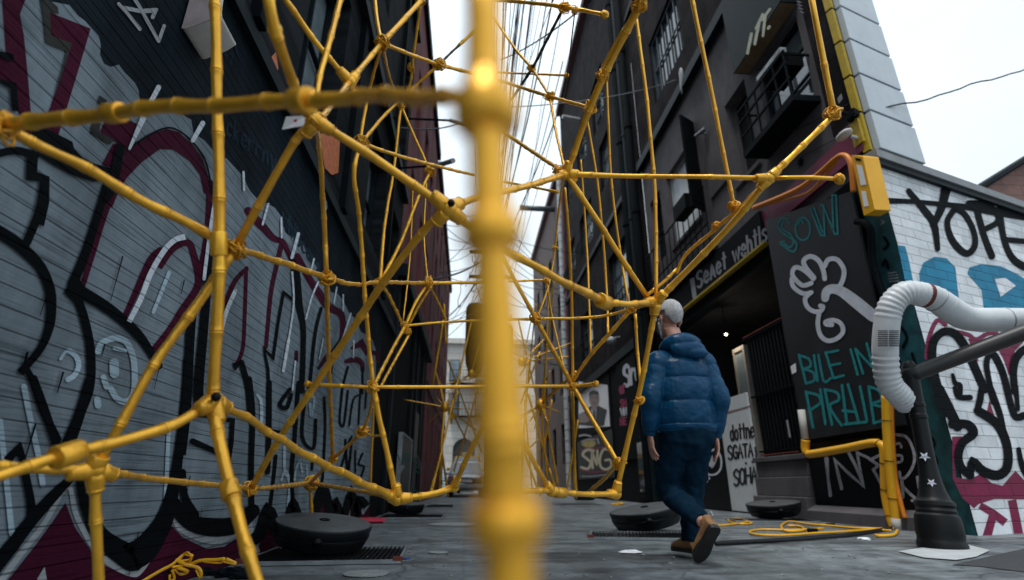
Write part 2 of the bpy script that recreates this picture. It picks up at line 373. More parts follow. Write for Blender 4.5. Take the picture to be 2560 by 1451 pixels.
FONT = {'A': [[(0, 0), (.5, 1), (1, 0)], [(.2, .38), (.8, .38)]], 'B': [[(0, 0), (0, 1)], [(0, 1), (.7, .95), (.8, .75), (.6, .55), (0, .5)], [(0, .5), (.8, .48), (1, .25), (.7, .03), (0, 0)]],
 'S': [[(.95, .85), (.6, 1), (.15, .88), (.1, .65), (.5, .5), (.9, .35), (.85, .1), (.45, 0), (.05, .12)]], 'E': [[(.9, 1), (0, 1), (0, 0), (.95, 0)], [(0, .5), (.75, .5)]],
 'G': [[(.95, .85), (.5, 1), (.08, .7), (.08, .3), (.5, 0), (.95, .2), (.95, .45), (.6, .45)]], 'T': [[(.5, 0), (.5, 1)], [(0, 1), (1, 1)]], 'O': [_o(.5, .5, .5, .5)],
 'H': [[(0, 0), (0, 1)], [(1, 0), (1, 1)], [(0, .5), (1, .5)]], 'I': [[(.5, 0), (.5, 1)]], 'L': [[(0, 1), (0, 0), (.9, 0)]], 'N': [[(0, 0), (0, 1), (1, 0), (1, 1)]],
 'P': [[(0, 0), (0, 1)], [(0, 1), (.8, .95), (.95, .72), (.75, .5), (0, .45)]], 'R': [[(0, 0), (0, 1)], [(0, 1), (.8, .95), (.95, .72), (.75, .5), (0, .45)], [(.35, .45), (1, 0)]],
 'W': [[(0, 1), (.28, 0), (.5, .8), (.72, 0), (1, 1)]], 'C': [[(.95, .85), (.5, 1), (.05, .6), (.1, .2), (.5, 0), (.95, .15)]], 'D': [[(0, 0), (0, 1)], [(0, 1), (.7, .9), (1, .5), (.7, .08), (0, 0)]],
 'M': [[(0, 0), (.1, 1), (.5, .3), (.9, 1), (1, 0)]], 'J': [[(.8, 1), (.8, .25), (.5, 0), (.1, .15)]], 'V': [[(0, 1), (.5, 0), (1, 1)]], 'Y': [[(0, 1), (.5, .5), (1, 1)], [(.5, .5), (.5, 0)]],
 'e': [[(.05, .35), (.9, .38), (.8, .6), (.45, .68), (.08, .45), (.1, .15), (.5, 0), (.9, .12)]], 't': [[(.5, 1), (.5, .05)], [(.1, .7), (.95, .7)]], 'w': [[(0, .68), (.25, 0), (.5, .6), (.75, 0), (1, .68)]],
 'h': [[(0, 0), (0, 1)], [(0, .45), (.45, .68), (.85, .5), (.9, 0)]], 'l': [[(.5, 0), (.5, 1)]], 's': [[(.9, .58), (.5, .68), (.1, .52), (.5, .35), (.9, .18), (.5, 0), (.08, .1)]],
 'o': [_o(.5, .34, .45, .34)], 'n': [[(0, 0), (0, .68)], [(0, .45), (.45, .68), (.85, .5), (.9, 0)]], 'd': [_o(.45, .33, .42, .33), [(.9, 0), (.9, 1)]], 'b': [_o(.5, .33, .45, .33), [(.05, 0), (.05, 1)]],
 'y': [[(0, .68), (.45, .05)], [(.95, .68), (.3, -.35)]], 'r': [[(0, 0), (0, .68)], [(0, .4), (.4, .66), (.85, .6)]], 'a': [_o(.45, .33, .42, .33), [(.9, 0), (.9, .68)]], 'c': [[(.9, .55), (.5, .68), (.08, .4), (.15, .1), (.5, 0), (.9, .12)]],
 '^': [[(0, 0), (.5, .72), (1, 0)], [(.2, .25), (.8, .25)]], 'k': [[(0, 0), (0, 1)], [(.85, .68), (0, .3), (.9, 0)]], 'i': [[(.5, 0), (.5, .66)]], '.': [[(.4, 0), (.6, .04)]]}
PX = lambda X: (lambda px, py, off: onx(px, py, X-math.copysign(off, X)))
def PB(px, py, off): return onB(px, py, off)
# ================================================================= ground
def ground_mat():
    m = bpy.data.materials.new('worn_concrete'); m.use_nodes = True; nt = m.node_tree; L = nt.links.new
    b = nt.nodes['Principled BSDF']; tc = nn(nt, 'ShaderNodeTexCoord')
    def noise(s, d=8, r=.65, st=(1, 1, 1)):
        mp = nn(nt, 'ShaderNodeMapping'); mp.inputs['Scale'].default_value = st; L(tc.outputs['Object'], mp.inputs[0])
        n = nn(nt, 'ShaderNodeTexNoise'); n.inputs['Scale'].default_value = s; n.inputs['Detail'].default_value = d; n.inputs['Roughness'].default_value = r
        L(mp.outputs[0], n.inputs['Vector']); return n.outputs['Fac']
    def rng(x, a, b_, c, d):
        r = nn(nt, 'ShaderNodeMapRange'); r.inputs['From Min'].default_value = a; r.inputs['From Max'].default_value = b_
        r.inputs['To Min'].default_value = c; r.inputs['To Max'].default_value = d; L(x, r.inputs['Value']); return r.outputs['Result']
    def mul(a, b_):
        q = nn(nt, 'ShaderNodeMath', operation='MULTIPLY'); L(a, q.inputs[0]); L(b_, q.inputs[1]); return q.outputs[0]
    big = rng(noise(.9), .35, .7, 1.12, .62); fine = rng(noise(28, 4), .3, .7, .82, 1.18); mid = rng(noise(4.5), .36, .62, .52, 1.18)
    streak = rng(noise(1.3, 6, .6, (.5, 3.2, 1)), .50, .64, 1.0, .42)
    # oil stain near the walking man
    sp_ = nn(nt, 'ShaderNodeVectorMath', operation='DISTANCE'); sp_.inputs[1].default_value = (.44, 5.22, 0); 
    wm = nn(nt, 'ShaderNodeMapping'); L(tc.outputs['Object'], wm.inputs[0]); wn = nn(nt, 'ShaderNodeTexNoise'); wn.inputs['Scale'].default_value = 2.6; wn.inputs['Detail'].default_value = 6; L(tc.outputs['Object'], wn.inputs['Vector'])
    wa = nn(nt, 'ShaderNodeVectorMath', operation='MULTIPLY_ADD'); wa.inputs[1].default_value = (.7, .7, 0); L(wn.outputs['Color'], wa.inputs[0]); wm.inputs['Location'].default_value = (-.35, -.35, 0); wm.inputs['Scale'].default_value = (.55, 1.3, 1); L(wm.outputs[0], wa.inputs[2])
    L(wa.outputs[0], sp_.inputs[0]); st = rng(sp_.outputs['Value'], .22, .42, .34, 1)
    vo = nn(nt, 'ShaderNodeTexVoronoi'); vo.feature = 'DISTANCE_TO_EDGE'; vo.inputs['Scale'].default_value = .55
    wv = nn(nt, 'ShaderNodeVectorMath', operation='MULTIPLY_ADD'); wv.inputs[1].default_value = (.5, .5, 0); L(wn.outputs['Color'], wv.inputs[0]); L(tc.outputs['Object'], wv.inputs[2]); L(wv.outputs[0], vo.inputs['Vector'])
    crk = rng(vo.outputs['Distance'], .0, .008, .45, 1)
    sx = nn(nt, 'ShaderNodeSeparateXYZ'); L(wv.outputs[0], sx.inputs[0])
    def joint(axis, step, w_):
        sv = nn(nt, 'ShaderNodeVectorMath', operation='MULTIPLY_ADD'); sv.inputs[1].default_value = (.05, .05, 0); L(wn.outputs['Color'], sv.inputs[0]); L(tc.outputs['Object'], sv.inputs[2])
        q = nn(nt, 'ShaderNodeSeparateXYZ'); L(sv.outputs[0], q.inputs[0]); d_ = nn(nt, 'ShaderNodeMath', operation='DIVIDE'); L(q.outputs[axis], d_.inputs[0]); d_.inputs[1].default_value = step
        fr = nn(nt, 'ShaderNodeMath', operation='FRACT'); L(d_.outputs[0], fr.inputs[0]); return rng(fr.outputs[0], .0, w_, .68, 1)
    f = mul(mul(mul(mul(big, fine), mul(mid, streak)), mul(st, crk)), mul(joint('Y', 2.3, .012), joint('X', 2.1, .012)))
    s = nn(nt, 'ShaderNodeVectorMath', operation='SCALE'); s.inputs[0].default_value = (.172, .196, .210); L(f, s.inputs['Scale']); L(s.outputs[0], b.inputs['Base Color'])
    L(rng(noise(2.2), .35, .65, .28, .72), b.inputs['Roughness'])
    bp = nn(nt, 'ShaderNodeBump'); bp.inputs['Strength'].default_value = .5; bp.inputs['Distance'].default_value = .006
    hb = nn(nt, 'ShaderNodeMath', operation='ADD'); L(noise(60, 6), hb.inputs[0]); L(crk, hb.inputs[1]); L(hb.outputs[0], bp.inputs['Height']); L(bp.outputs[0], b.inputs['Normal'])
    return m
g = MB(); g.quad((-150, -60, 0), (150, -60, 0), (150, 260, 0), (-150, 260, 0))
struct(g.build('ground', ground_mat()))
M_asph = mat('asphalt_patch', (.035, .037, .040), rough=.85, var=.4, vscale=12, bump=.6, bscale=70, stretch=(1, 4, 1))
p = [onz(*q, .004) for q in [(2380, 1412), (2470, 1392), (2560, 1372), (2800, 1370), (2800, 1440), (2560, 1430), (2450, 1416)]]
struct(MB().poly(p).build('asphalt_patch', M_asph))
p = [onz(*q, .008) for q in [(2245, 1378), (2330, 1366), (2420, 1362), (2475, 1376), (2440, 1392), (2390, 1400), (2310, 1394)]]
struct(MB().poly(p).build('pavement_slab', M_concw))
for i, (px, py, rx, ry) in enumerate([(1132, 1312, .30, .30), (915, 1437, .12, .09), (1095, 1383, .07, .05)]):
    c = onz(px, py); mb = MB(); mb.lathe([(0, .004), (rx, .004), (rx, .008), (0, .0085)], (c.x, c.y, 0), 28)
    top(mb, 'manhole_cover', mat('cover_metal', (.34, .36, .36), rough=.5, metal=.3, var=.3, vscale=10),
        ['pale round utility cover in the alley floor left of the blurred pole', 'small pale oval plate in the concrete at the bottom of the alley', 'tiny pale disc set in concrete beside the left grate'][i], 'manhole cover', origin=(c.x, c.y, 0))

# ================================================================= left graffiti building
LB = thing('graffiti_building', 'dark clad building on the left with giant grey, black and purple graffiti letters', 'building', (XL, 4, 0))
Y0 = -1.6; YE = 8.30; ZL_ = 3.0
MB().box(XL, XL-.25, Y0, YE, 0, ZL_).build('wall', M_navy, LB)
mb = MB().box(XL+.05, XL-.3, Y0, 9.45, ZL_, ZL_+.09); mb.box(XL+.025, XL-.3, Y0, 9.45, ZL_+.09, ZL_+.16); mb.build('ledge', M_dkgreen, LB)
def wall_x(X, y0, y1, z0, z1, ops, depth):
    """wall lying in a plane of constant x with openings and reveals; depth is signed into the wall"""
    mb = MB(); ys = sorted({y0, y1, *[v for o in ops for v in o[:2]]}); zs = sorted({z0, z1, *[v for o in ops for v in o[2:4]]})
    for a, b in zip(ys, ys[1:]):
        for c, d in zip(zs, zs[1:]):
            my, mz = (a+b)/2, (c+d)/2
            if not any(o[0] < my < o[1] and o[2] < mz < o[3] for o in ops): mb.quad((X, a, c), (X, b, c), (X, b, d), (X, a, d))
    for a, b, c, d in ops:
        Z = X+depth
        mb.quad((X, a, c), (X, b, c), (Z, b, c), (Z, a, c)); mb.quad((X, a, d), (X, b, d), (Z, b, d), (Z, a, d))
        mb.quad((X, a, c), (X, a, d), (Z, a, d), (Z, a, c)); mb.quad((X, b, c), (X, b, d), (Z, b, d), (Z, b, c))
    return mb
def window_x(X, o, depth, parent, nv=2, nh=2, fr=.06, fm=None, gm=None, curtain=None, label=None, bar=None):
    a, b, c, d = o; s = math.copysign(1, depth); Z = X+depth
    mb = MB()
    mb.box(Z-s*.05, Z+s*.02, a, a+fr, c, d); mb.box(Z-s*.05, Z+s*.02, b-fr, b, c, d)
    mb.box(Z-s*.05, Z+s*.02, a+fr, b-fr, c, c+fr); mb.box(Z-s*.05, Z+s*.02, a+fr, b-fr, d-fr, d)
    q = bar or fr*.5
    for i in range(1, nv): y = a+(b-a)*i/nv; mb.box(Z-s*.04, Z+s*.015, y-q/2, y+q/2, c+fr, d-fr)
    for i in range(1, nh): z = c+(d-c)*i/nh; mb.box(Z-s*.036, Z+s*.012, a+fr, b-fr, z-q/2, z+q/2)
    w = mb.build('window', fm or M_dkgreen, parent)
    MB().quad((Z+s*.03, a, c), (Z+s*.03, b, c), (Z+s*.03, b, d), (Z+s*.03, a, d)).build('pane', gm or M_glass, w)
    if curtain:
        mb = MB(); n = 26; pts = []
        for i in range(n*2+1): pts.append((Z+s*(.012 if i % 2 else .0)+s*.005, a+fr+(b-a-2*fr)*i/(n*2)))
        for (x1, ya), (x2, yb) in zip(pts, pts[1:]): mb.quad((x1-s*.02, ya, c+fr), (x2-s*.02, yb, c+fr), (x2-s*.02, yb, d-fr), (x1-s*.02, ya, d-fr))
        mb.build('curtain', curtain, w)
    if label: w['label'] = label
    return w
# upper storeys of that building
ops = [(3.45, 4.55, 3.45, 5.4), (6.2, 7.5, 3.6, 5.2), (8.1, 9.1, 6.2, 8.6), (5.2, 6.4, 7.2, 9.4), (8.3, 9.2, 3.6, 5.0), (2.2, 3.1, 6.4, 8.2)]
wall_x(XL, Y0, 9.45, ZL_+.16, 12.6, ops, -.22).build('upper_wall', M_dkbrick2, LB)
MB().quad((XL, 9.45, 0), (XL-6, 9.45, 0), (XL-6, 9.45, 12.6), (XL, 9.45, 12.6)).build('gable_wall', M_dkbrick2, LB)
MB().box(XL+.06, XL-6, Y0, 9.5, 12.6, 12.8).build('roof', M_maroon2, LB)
for i, o in enumerate(ops): window_x(XL, o, -.22, LB, 2, 2, gm=M_glass_refl if i in (0, 1, 2) else M_glass)
mb = MB()
for y, w in ((2.6, .12), (5.0, .16), (7.8, .14)): mb.box(XL+.07, XL, y, y+w, ZL_+.16, 12.6)
mb.build('pilaster', M_blackm, LB)
for z in (5.7, 9.8): MB().box(XL+.10, XL, Y0, 9.45, z, z+.16).build('string_course', M_dkgreen, LB)
MB().box(XL+.0, XL-.2, YE, 9.44, 0, ZL_).build('side_wall', M_blackm, LB)
# peeling poster patches on the upper wall
P = Paint(PX(XL), {'o': .012, 'k': .016}).origin(0, 0, 1)
P.fill('o', [(800, 335), (842, 318), (850, 350), (846, 432), (830, 438), (812, 420), (806, 380)])
P.fill('o', [(672, 150), (690, 130), (696, 170), (690, 200), (676, 190)])
P.fill('w', [(805, 470), (815, 462), (818, 520), (810, 540)])
P.build({'o': ('poster_scrap', mat('orange_poster', (.55, .16, .06), rough=.7, var=.3, vscale=20)), 'k': ('poster_tear', M_blackm), 'w': ('paint_splash', M_pale)}, LB)

# graffiti on the siding ------------------------------------------------------
G = Paint(PX(XL), {'light': .001, 'pale': .0045, 'purple': .0025, 'olive': .0065, 'black': .0085, 'white': .0115, 'faint': .0065, 'dim': .0025})
G.origin(0, 0, 1)
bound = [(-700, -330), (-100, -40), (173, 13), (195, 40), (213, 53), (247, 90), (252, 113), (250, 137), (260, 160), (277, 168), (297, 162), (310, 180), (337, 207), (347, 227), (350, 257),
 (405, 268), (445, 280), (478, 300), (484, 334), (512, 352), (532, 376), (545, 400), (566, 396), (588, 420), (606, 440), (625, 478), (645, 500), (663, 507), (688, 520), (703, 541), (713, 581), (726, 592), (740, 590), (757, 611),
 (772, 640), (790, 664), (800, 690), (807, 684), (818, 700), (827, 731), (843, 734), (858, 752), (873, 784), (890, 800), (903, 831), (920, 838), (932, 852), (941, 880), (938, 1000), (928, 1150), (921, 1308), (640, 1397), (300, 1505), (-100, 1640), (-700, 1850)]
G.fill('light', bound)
G.origin(0, 0)      # drawing coordinates of the top left sheet
L_ = G.line; Fl = G.fill
Fl('purple', [(15, -60), (215, -60), (190, 0), (150, 110), (180, 270), (205, 520), (232, 840), (230, 1010), (150, 1040), (140, 840), (125, 625), (0, 590), (-200, 540), (-200, 340), (0, 400), (45, 400), (20, 60)])
Fl('black', [(-120, 350), (0, 385), (50, 395), (100, 405), (108, 462), (60, 452), (0, 422), (-120, 400)])
Fl('black', [(-120, 560), (0, 590), (125, 625), (142, 840), (92, 830), (78, 665), (0, 625), (-120, 600)])
Fl('olive', [(300, -40), (355, -15), (435, 55), (440, 108), (375, 90), (385, 268), (540, 325), (505, 440), (440, 640), (395, 760), (470, 500), (498, 385), (345, 322), (325, 120)])
Fl('purple', [(375, 95), (680, 215), (590, 520), (520, 750), (440, 1010), (300, 960), (380, 800), (430, 640), (490, 470), (540, 325), (385, 270)])
Fl('black', [(235, 930), (330, 955), (545, 1065), (555, 1115), (620, 1180), (700, 1225), (840, 1265), (855, 1350), (700, 1360), (540, 1310), (400, 1235), (240, 1130)])
L_('black', [70, 60, 60, 60, 50], [(-150, 1190), (0, 1150), (100, 1130), (180, 1140), (270, 1170)])
Fl('black', [(205, 1160), (285, 1185), (280, 1290), (372, 1325), (370, 1520), (330, 1700), (250, 1660), (300, 1451), (300, 1362), (195, 1350)])
Fl('purple', [(960, 900), (1025, 930), (990, 1040), (965, 1105), (1090, 1020), (1250, 968), (1340, 992), (1440, 1085), (1520, 1200), (1565, 1350), (1580, 1460), (1530, 1451), (1500, 1310), (1420, 1205), (1300, 1122), (1200, 1118), (1060, 1220), (955, 1330), (900, 1415), (840, 1560), (800, 1500), (890, 1300), (930, 1180), (935, 1110), (860, 1060), (750, 990), (790, 905)])
L_('black', 14, [(1010, 1085), (1120, 1012), (1250, 960), (1345, 985), (1455, 1078), (1545, 1220), (1590, 1440)])
Fl('black', [(885, 1065), (938, 1095), (905, 1290), (850, 1470), (800, 1530), (780, 1500), (865, 1115)])
Fl('purple', [(850, 1075), (885, 1085), (840, 1260), (765, 1235)])
Fl('olive', [(690, 920), (752, 925), (747, 992), (862, 1052), (822, 1085), (678, 998)])
Fl('olive', [(745, 715), (805, 755), (760, 800), (735, 770)])
L_('white', [38, 36], [(1190, 655), (1125, 775)], 0); L_('white', [44, 20], [(1075, 885), (970, 1118)], 0); L_('white', [38, 32], [(1520, 925), (1445, 1055)], 0); L_('white', 17, [(1826, 1290), (1830, 1425)], 0)
# scribbled tag above
for w, pts in [(26, [(890, 30), (950, 95), (1050, 220)]), (30, [(930, 60), (1055, 85), (1100, 80), (1170, 75)]), (26, [(985, -40), (1040, 40), (1100, 150), (1190, 310)]), (26, [(1190, 310), (1230, 195)]), (30, [(1095, 85), (1165, 80), (1145, 130)])]: L_('pale', w, pts, 0)
L_('dim', 12, [(1700, 340), (1690, 420), (1740, 400), (1730, 480)]); L_('dim', 10, [(1760, 330), (1790, 440)])
G.origin(0, 484)     # second sheet
L_('black', [75, 72, 66], [(335, -60), (325, 0), (290, 150), (200, 370)])
L_('black', [100, 95, 90, 80, 78, 76, 70, 58], [(-60, 260), (80, 340), (190, 430), (310, 560), (375, 720), (385, 850), (370, 1000), (300, 1170), (150, 1345)], cap=False)
L_('black', [45, 55, 62], [(205, 1320), (250, 1420), (330, 1640), (430, 1840)])
L_('black', [60, 62, 70, 78], [(800, -60), (720, 200), (640, 450), (545, 680)])
Fl('black', [(480, 742), (560, 600), (640, 700), (600, 860)])
L_('black', [110, 88, 82, 72, 60], [(560, 720), (700, 790), (850, 890), (1030, 1050), (1130, 1190), (1190, 1290)])
L_('black', [62, 64, 66, 70, 76, 80], [(590, 800), (640, 960), (680, 1180), (675, 1440), (600, 1650), (500, 1880)])
L_('purple', [48, 46, 44, 42], [(850, -30), (770, 200), (695, 450), (620, 690)], cap=False)
L_('purple', [38, 44, 50, 40], [(925, 945), (1000, 780), (1120, 510), (1200, 420)])
L_('purple', [62, 56, 52, 50, 52, 56, 56, 56, 56], [(1188, 552), (1260, 450), (1330, 390), (1415, 372), (1455, 470), (1490, 640), (1460, 740), (1370, 870), (1270, 1030), (1150, 1180)], cap=False)
L_('white', [38, 40, 40, 40, 40, 44], [(968, 962), (1060, 780), (1130, 600), (1230, 430), (1310, 350), (1388, 325)], cap=False)
L_('faint', 28, [(1270, 590), (1150, 890)], 0)
L_('black', 68, [(1445, 860), (1425, 1100), (1400, 1600), (1360, 1960)], cap=False)
L_('black', [50, 60, 66, 72], [(1575, 380), (1555, 700), (1525, 1050), (1490, 1451), (1500, 1640)], cap=False)
L_('purple', 48, [(1575, -80), (1565, 180), (1540, 400), (1490, 640)]); L_('white', 26, [(1605, 90), (1570, 320), (1530, 640)])
L_('purple', [30, 38, 34, 30], [(1850, 560), (1760, 660), (1690, 820), (1640, 1010)]); L_('purple', 30, [(1845, 570), (1835, 900), (1820, 1160), (1770, 1290)])
L_('white', 30, [(1765, 730), (1700, 880), (1660, 1030)]); Fl('black', [(1740, 1270), (1815, 1265), (1765, 1330)]); L_('black', 42, [(1810, 1265), (1860, 1451), (1880, 1700)])
for w, pts in [(46, [(735, 1185), (765, 1120), (870, 1085), (955, 1125), (1000, 1240), (1010, 1380), (1000, 1500), (950, 1560), (880, 1540), (830, 1460)]), (40, [(520, 1180), (570, 1220), (590, 1290), (560, 1360), (510, 1395)]), (24, [(455, 1240), (490, 1190), (530, 1180)]), (70, [(855, 1270), (858, 1350)]), (44, [(775, 1380), (800, 1450)]), (30, [(860, 1160), (940, 1180)])]: L_('faint', w, pts)
G.origin(0, 967)     # third sheet
L_('black', [72, 80, 90, 80], [(670, -40), (600, 200), (520, 420), (470, 560)]); L_('black', [56, 60, 66, 72], [(255, -60), (330, 150), (410, 390), (480, 600)])
L_('black', [150, 110, 95, 84, 60], [(-160, 1480), (60, 1230), (230, 1010), (390, 830), (520, 700)])
L_('black', [30, 60, 64, 80], [(150, 430), (180, 600), (230, 850), (240, 980)]); Fl('black', [(30, 530), (150, 415), (195, 560), (120, 520), (70, 600)])
L_('faint', 44, [(180, 0), (230, 250), (290, 520), (320, 730)], 0); L_('faint', 44, [(0, 250), (40, 620), (90, 1100)], 0); L_('faint', 30, [(1265, 330), (1240, 880)], 0)
L_('faint', 50, [(730, 95), (735, 140)], 0)
L_('black', [66, 90, 130, 190, 210, 190, 130, 84, 66, 60, 60], [(600, 700), (650, 900), (760, 1120), (960, 1270), (1010, 1265), (1110, 1190), (1240, 980), (1310, 700), (1360, 350), (1395, 0), (1405, -200)])
L_('black', [110, 120, 135, 130, 100], [(1300, 880), (1420, 1010), (1560, 1050), (1750, 1040), (1900, 930)]); L_('black', [50, 56, 70], [(1370, 640), (1385, 820), (1460, 960)])
L_('black', 40, [(1870, -60), (1895, 200), (1885, 600), (1890, 950)]); L_('black', 56, [(1485, -60), (1490, 180)], 0)
L_('black', 34, [(1480, 205), (1745, 255), (1735, 420), (1700, 640)], 0); L_('black', [46, 40], [(1445, 410), (1650, 500)], 0)
Fl('purple', [(-300, 1900), (-160, 1700), (100, 1400), (280, 1170), (410, 990), (490, 870), (560, 1050), (680, 1230), (780, 1340), (960, 1420), (1060, 1390), (1190, 1200), (1280, 1035), (1370, 1130), (1550, 1215), (1680, 1200), (1780, 1130), (1840, 1190), (1890, 1330), (1990, 1240), (2010, 1270), (1950, 1420), (1930, 1700)])
G.k0 = 0
L_('pale', [50, 46, 40, 34, 40, 48, 52, 50, 46, 40, 44, 50, 52], [(-120, 1640), (120, 1300), (330, 1030), (505, 745), (570, 960), (690, 1185), (790, 1300), (980, 1400), (1060, 1368), (1180, 1180), (1285, 965), (1350, 1060), (1510, 1140), (1660, 1150), (1780, 1080), (1850, 1080)], 5, cap=False)
L_('pale', 40, [(1860, 920), (1880, 1080), (1930, 1240)]); Fl('pale', [(280, 1440), (335, 1350), (360, 1500), (290, 1500)])
G.origin(640, 484)   # fourth sheet
L_('purple', [60, 66, 60, 50, 44, 40], [(-60, 130), (0, 200), (60, 260), (130, 335), (200, 365), (245, 450), (285, 530)])
L_('purple', [40, 36, 34, 30], [(190, 390), (150, 560), (110, 760), (75, 1150)])
L_('black', [30, 60, 52, 40, 38, 40], [(275, 490), (300, 600), (325, 830), (355, 1000), (355, 1200), (345, 1480)])
L_('black', 22, [(282, 800), (208, 742), (170, 950), (130, 1235), (62, 1165), (90, 1310), (105, 1560)], 0)
L_('purple', [50, 54, 60, 62, 50, 44], [(310, 470), (400, 640), (480, 760), (545, 850), (640, 910), (650, 1040), (635, 1150)])
L_('black', 24, [(490, 860), (445, 1050), (410, 1380), (395, 1500)]); L_('black', 22, [(640, 1090), (580, 1190), (560, 1380)])
for w, pts in [(17, [(92, 80), (50, 232)]), (13, [(191, 182), (193, 330)]), (24, [(318, 302), (270, 480)]), (13, [(435, 492), (408, 600)]), (13, [(500, 600), (425, 760), (375, 940)]), (10, [(606, 705), (585, 822)]), (10, [(654, 760), (655, 880)]), (11, [(712, 900), (650, 1090)]), (14, [(272, 590), (283, 830), (245, 1100)]), (22, [(245, 1100), (205, 1330)]), (12, [(296, 1258), (275, 1470)]), (9, [(505, 1090), (475, 1240)]), (8, [(735, 1100), (730, 1230)]), (6, [(755, 940), (752, 980)])]: L_('white', w, pts, 5)
L_('purple', 28, [(303, 1190), (303, 1250)], 0); L_('purple', [20, 40, 46, 30], [(470, 1310), (530, 1230), (590, 1180)])
L_('purple', [30, 46, 40, 30], [(675, 1260), (740, 1245), (790, 1270), (800, 1330)]); L_('purple', [24, 50, 40], [(720, 1160), (790, 1120), (830, 1190), (850, 1180)], 0); L_('purple', 34, [(860, 1190), (910, 1200), (915, 1260)], 0)
L_('black', 18, [(690, 1300), (650, 1451), (640, 1560)]); L_('black', 16, [(800, 1300), (800, 1500)])
G.origin(640, 967)   # fifth sheet
for w, pts in [(40, [(100, -30), (98, 330), (88, 640)]), (30, [(320, -30), (290, 400), (268, 650), (280, 900)]), (24, [(375, 40), (348, 372), (432, 460), (448, 250)]), (18, [(512, 80), (520, 300), (500, 700)]), (30, [(255, 20), (180, 130), (230, 160), (265, 60)]), (36, [(130, 340), (210, 350)]), (16, [(650, 20), (628, 250), (660, 280), (690, 30)]), (14, [(700, 290), (730, 100), (780, 60)]), (14, [(785, 0), (770, 280)]), (12, [(830, 20), (820, 160)]), (18, [(670, 400), (690, 640), (715, 380), (640, 600)]), (14, [(745, 480), (745, 640)]), (16, [(800, 500), (770, 580), (810, 600), (790, 670)]), (26, [(150, 520), (120, 800), (90, 1010)]), (20, [(420, 620), (425, 560)])]: L_('black', w, pts)
for w, pts in [(90, [(-40, 1160), (30, 1100), (90, 930), (150, 1050), (210, 1090)]), (70, [(250, 1010), (280, 880), (330, 1000), (420, 1010), (500, 760), (560, 960)]), (60, [(560, 960), (600, 870), (650, 990), (715, 800), (750, 960), (780, 850), (830, 900)])]: L_('black', w, pts, 4, cap=False)
for pts in [[(-40, 1330), (20, 1200), (50, 1130), (92, 1035), (150, 1150), (230, 1230), (200, 1330)], [(440, 1040), (508, 805), (556, 1040)], [(565, 1040), (601, 895), (632, 1040)], [(670, 1060), (715, 865), (748, 1000), (775, 900), (800, 960), (850, 895), (850, 1060)]]: Fl('purple', pts)
G.k0 = 2
for w, pts in [(22, [(-20, 1230), (45, 1100), (92, 1000), (140, 1100), (210, 1170)]), (13, [(445, 1010), (508, 780), (555, 1020)]), (10, [(566, 1020), (601, 880), (632, 1030)]), (12, [(640, 1040), (690, 1010), (715, 850), (748, 990), (775, 870), (802, 950), (850, 880)])]: L_('pale', w, pts, 0, cap=False)
for w, pts in [(20, [(215, 430), (215, 620), (250, 720), (240, 900)]), (16, [(190, 700), (220, 630), (250, 680)]), (14, [(290, 700), (300, 620), (330, 560), (345, 640)]), (10, [(380, 590), (385, 680)]), (18, [(405, 130), (415, 220), (440, 90), (420, 80)]), (24, [(10, 60), (40, 120), (40, 330)])]: L_('faint', w, pts)
G.origin(0, 0, 1)
G.text('dim', 5, [(566, 335), (688, 425), (692, 385), (570, 290)], 'ckerrny'); G.text('dim', 5, [(706, 560), (800, 690), (800, 650), (708, 518)], 'whlbcars')
G.build({'light': ('paint_base', M_light), 'purple': ('graffiti_shadow', M_purple), 'olive': ('graffiti_bracket', M_olive), 'black': ('graffiti_outline', M_black), 'white': ('graffiti_highlight', M_white),
         'pale': ('graffiti_rim', M_pale), 'faint': ('graffiti_doodle', M_faint), 'dim': ('faded_writing', M_dim)}, LB)
random.seed(21)
for q in [(150, 930), (80, 1060), (470, 1190), (340, 1330), (395, 905), (255, 860), (500, 1270), (590, 1240), (660, 1180), (735, 1130), (700, 880), (830, 1150), (120, 700), (300, 640), (455, 700), (60, 880), (760, 1000), (640, 1270)]:
    p = onx(q[0], q[1], XL); L1 = random.uniform(.05, .2); w1 = random.uniform(.003, .006)
    dm = MATS.get('siding_black'); G2 = globals().setdefault('DRIP', MB()); G2.add([(XL+.0112, p.y-w1, p.z), (XL+.0112, p.y+w1, p.z), (XL+.0112, p.y+w1*.5, p.z-L1), (XL+.0112, p.y-w1*.5, p.z-L1)], [(0, 1, 2, 3)])
DRIP.build('paint_drips', M_black, LB)
random.seed(7)
# curved white hood fixed to the wall
hd = thing('plaster_chute', 'curved white chute fixed high on the dark left wall', 'chute', (XL+.02, 2.2, 2.75))
ya, yb = 2.05, 2.24; z0 = 2.50
prof = [(.0, 1.1), (.035, 1.1), (.035, .42), (.045, .30), (.07, .20), (.105, .135), (.15, .10), (.155, .085), (.12, .045), (.07, .01), (.02, -.02), (.0, -.02)]
mb = MB(); mb.prism([(XL+.012+x, ya, z0+z) for x, z in prof], (0, yb-ya, 0))
smart(mb.build('chute_shell', M_stain, hd, bevel=.012))
MB().poly([(XL+.012+x, ya-.003, z0+z) for x, z in prof]).build('chute_side', mat('pinkish_plaster', (.34, .28, .28), rough=.8, var=.25, vscale=9), hd)

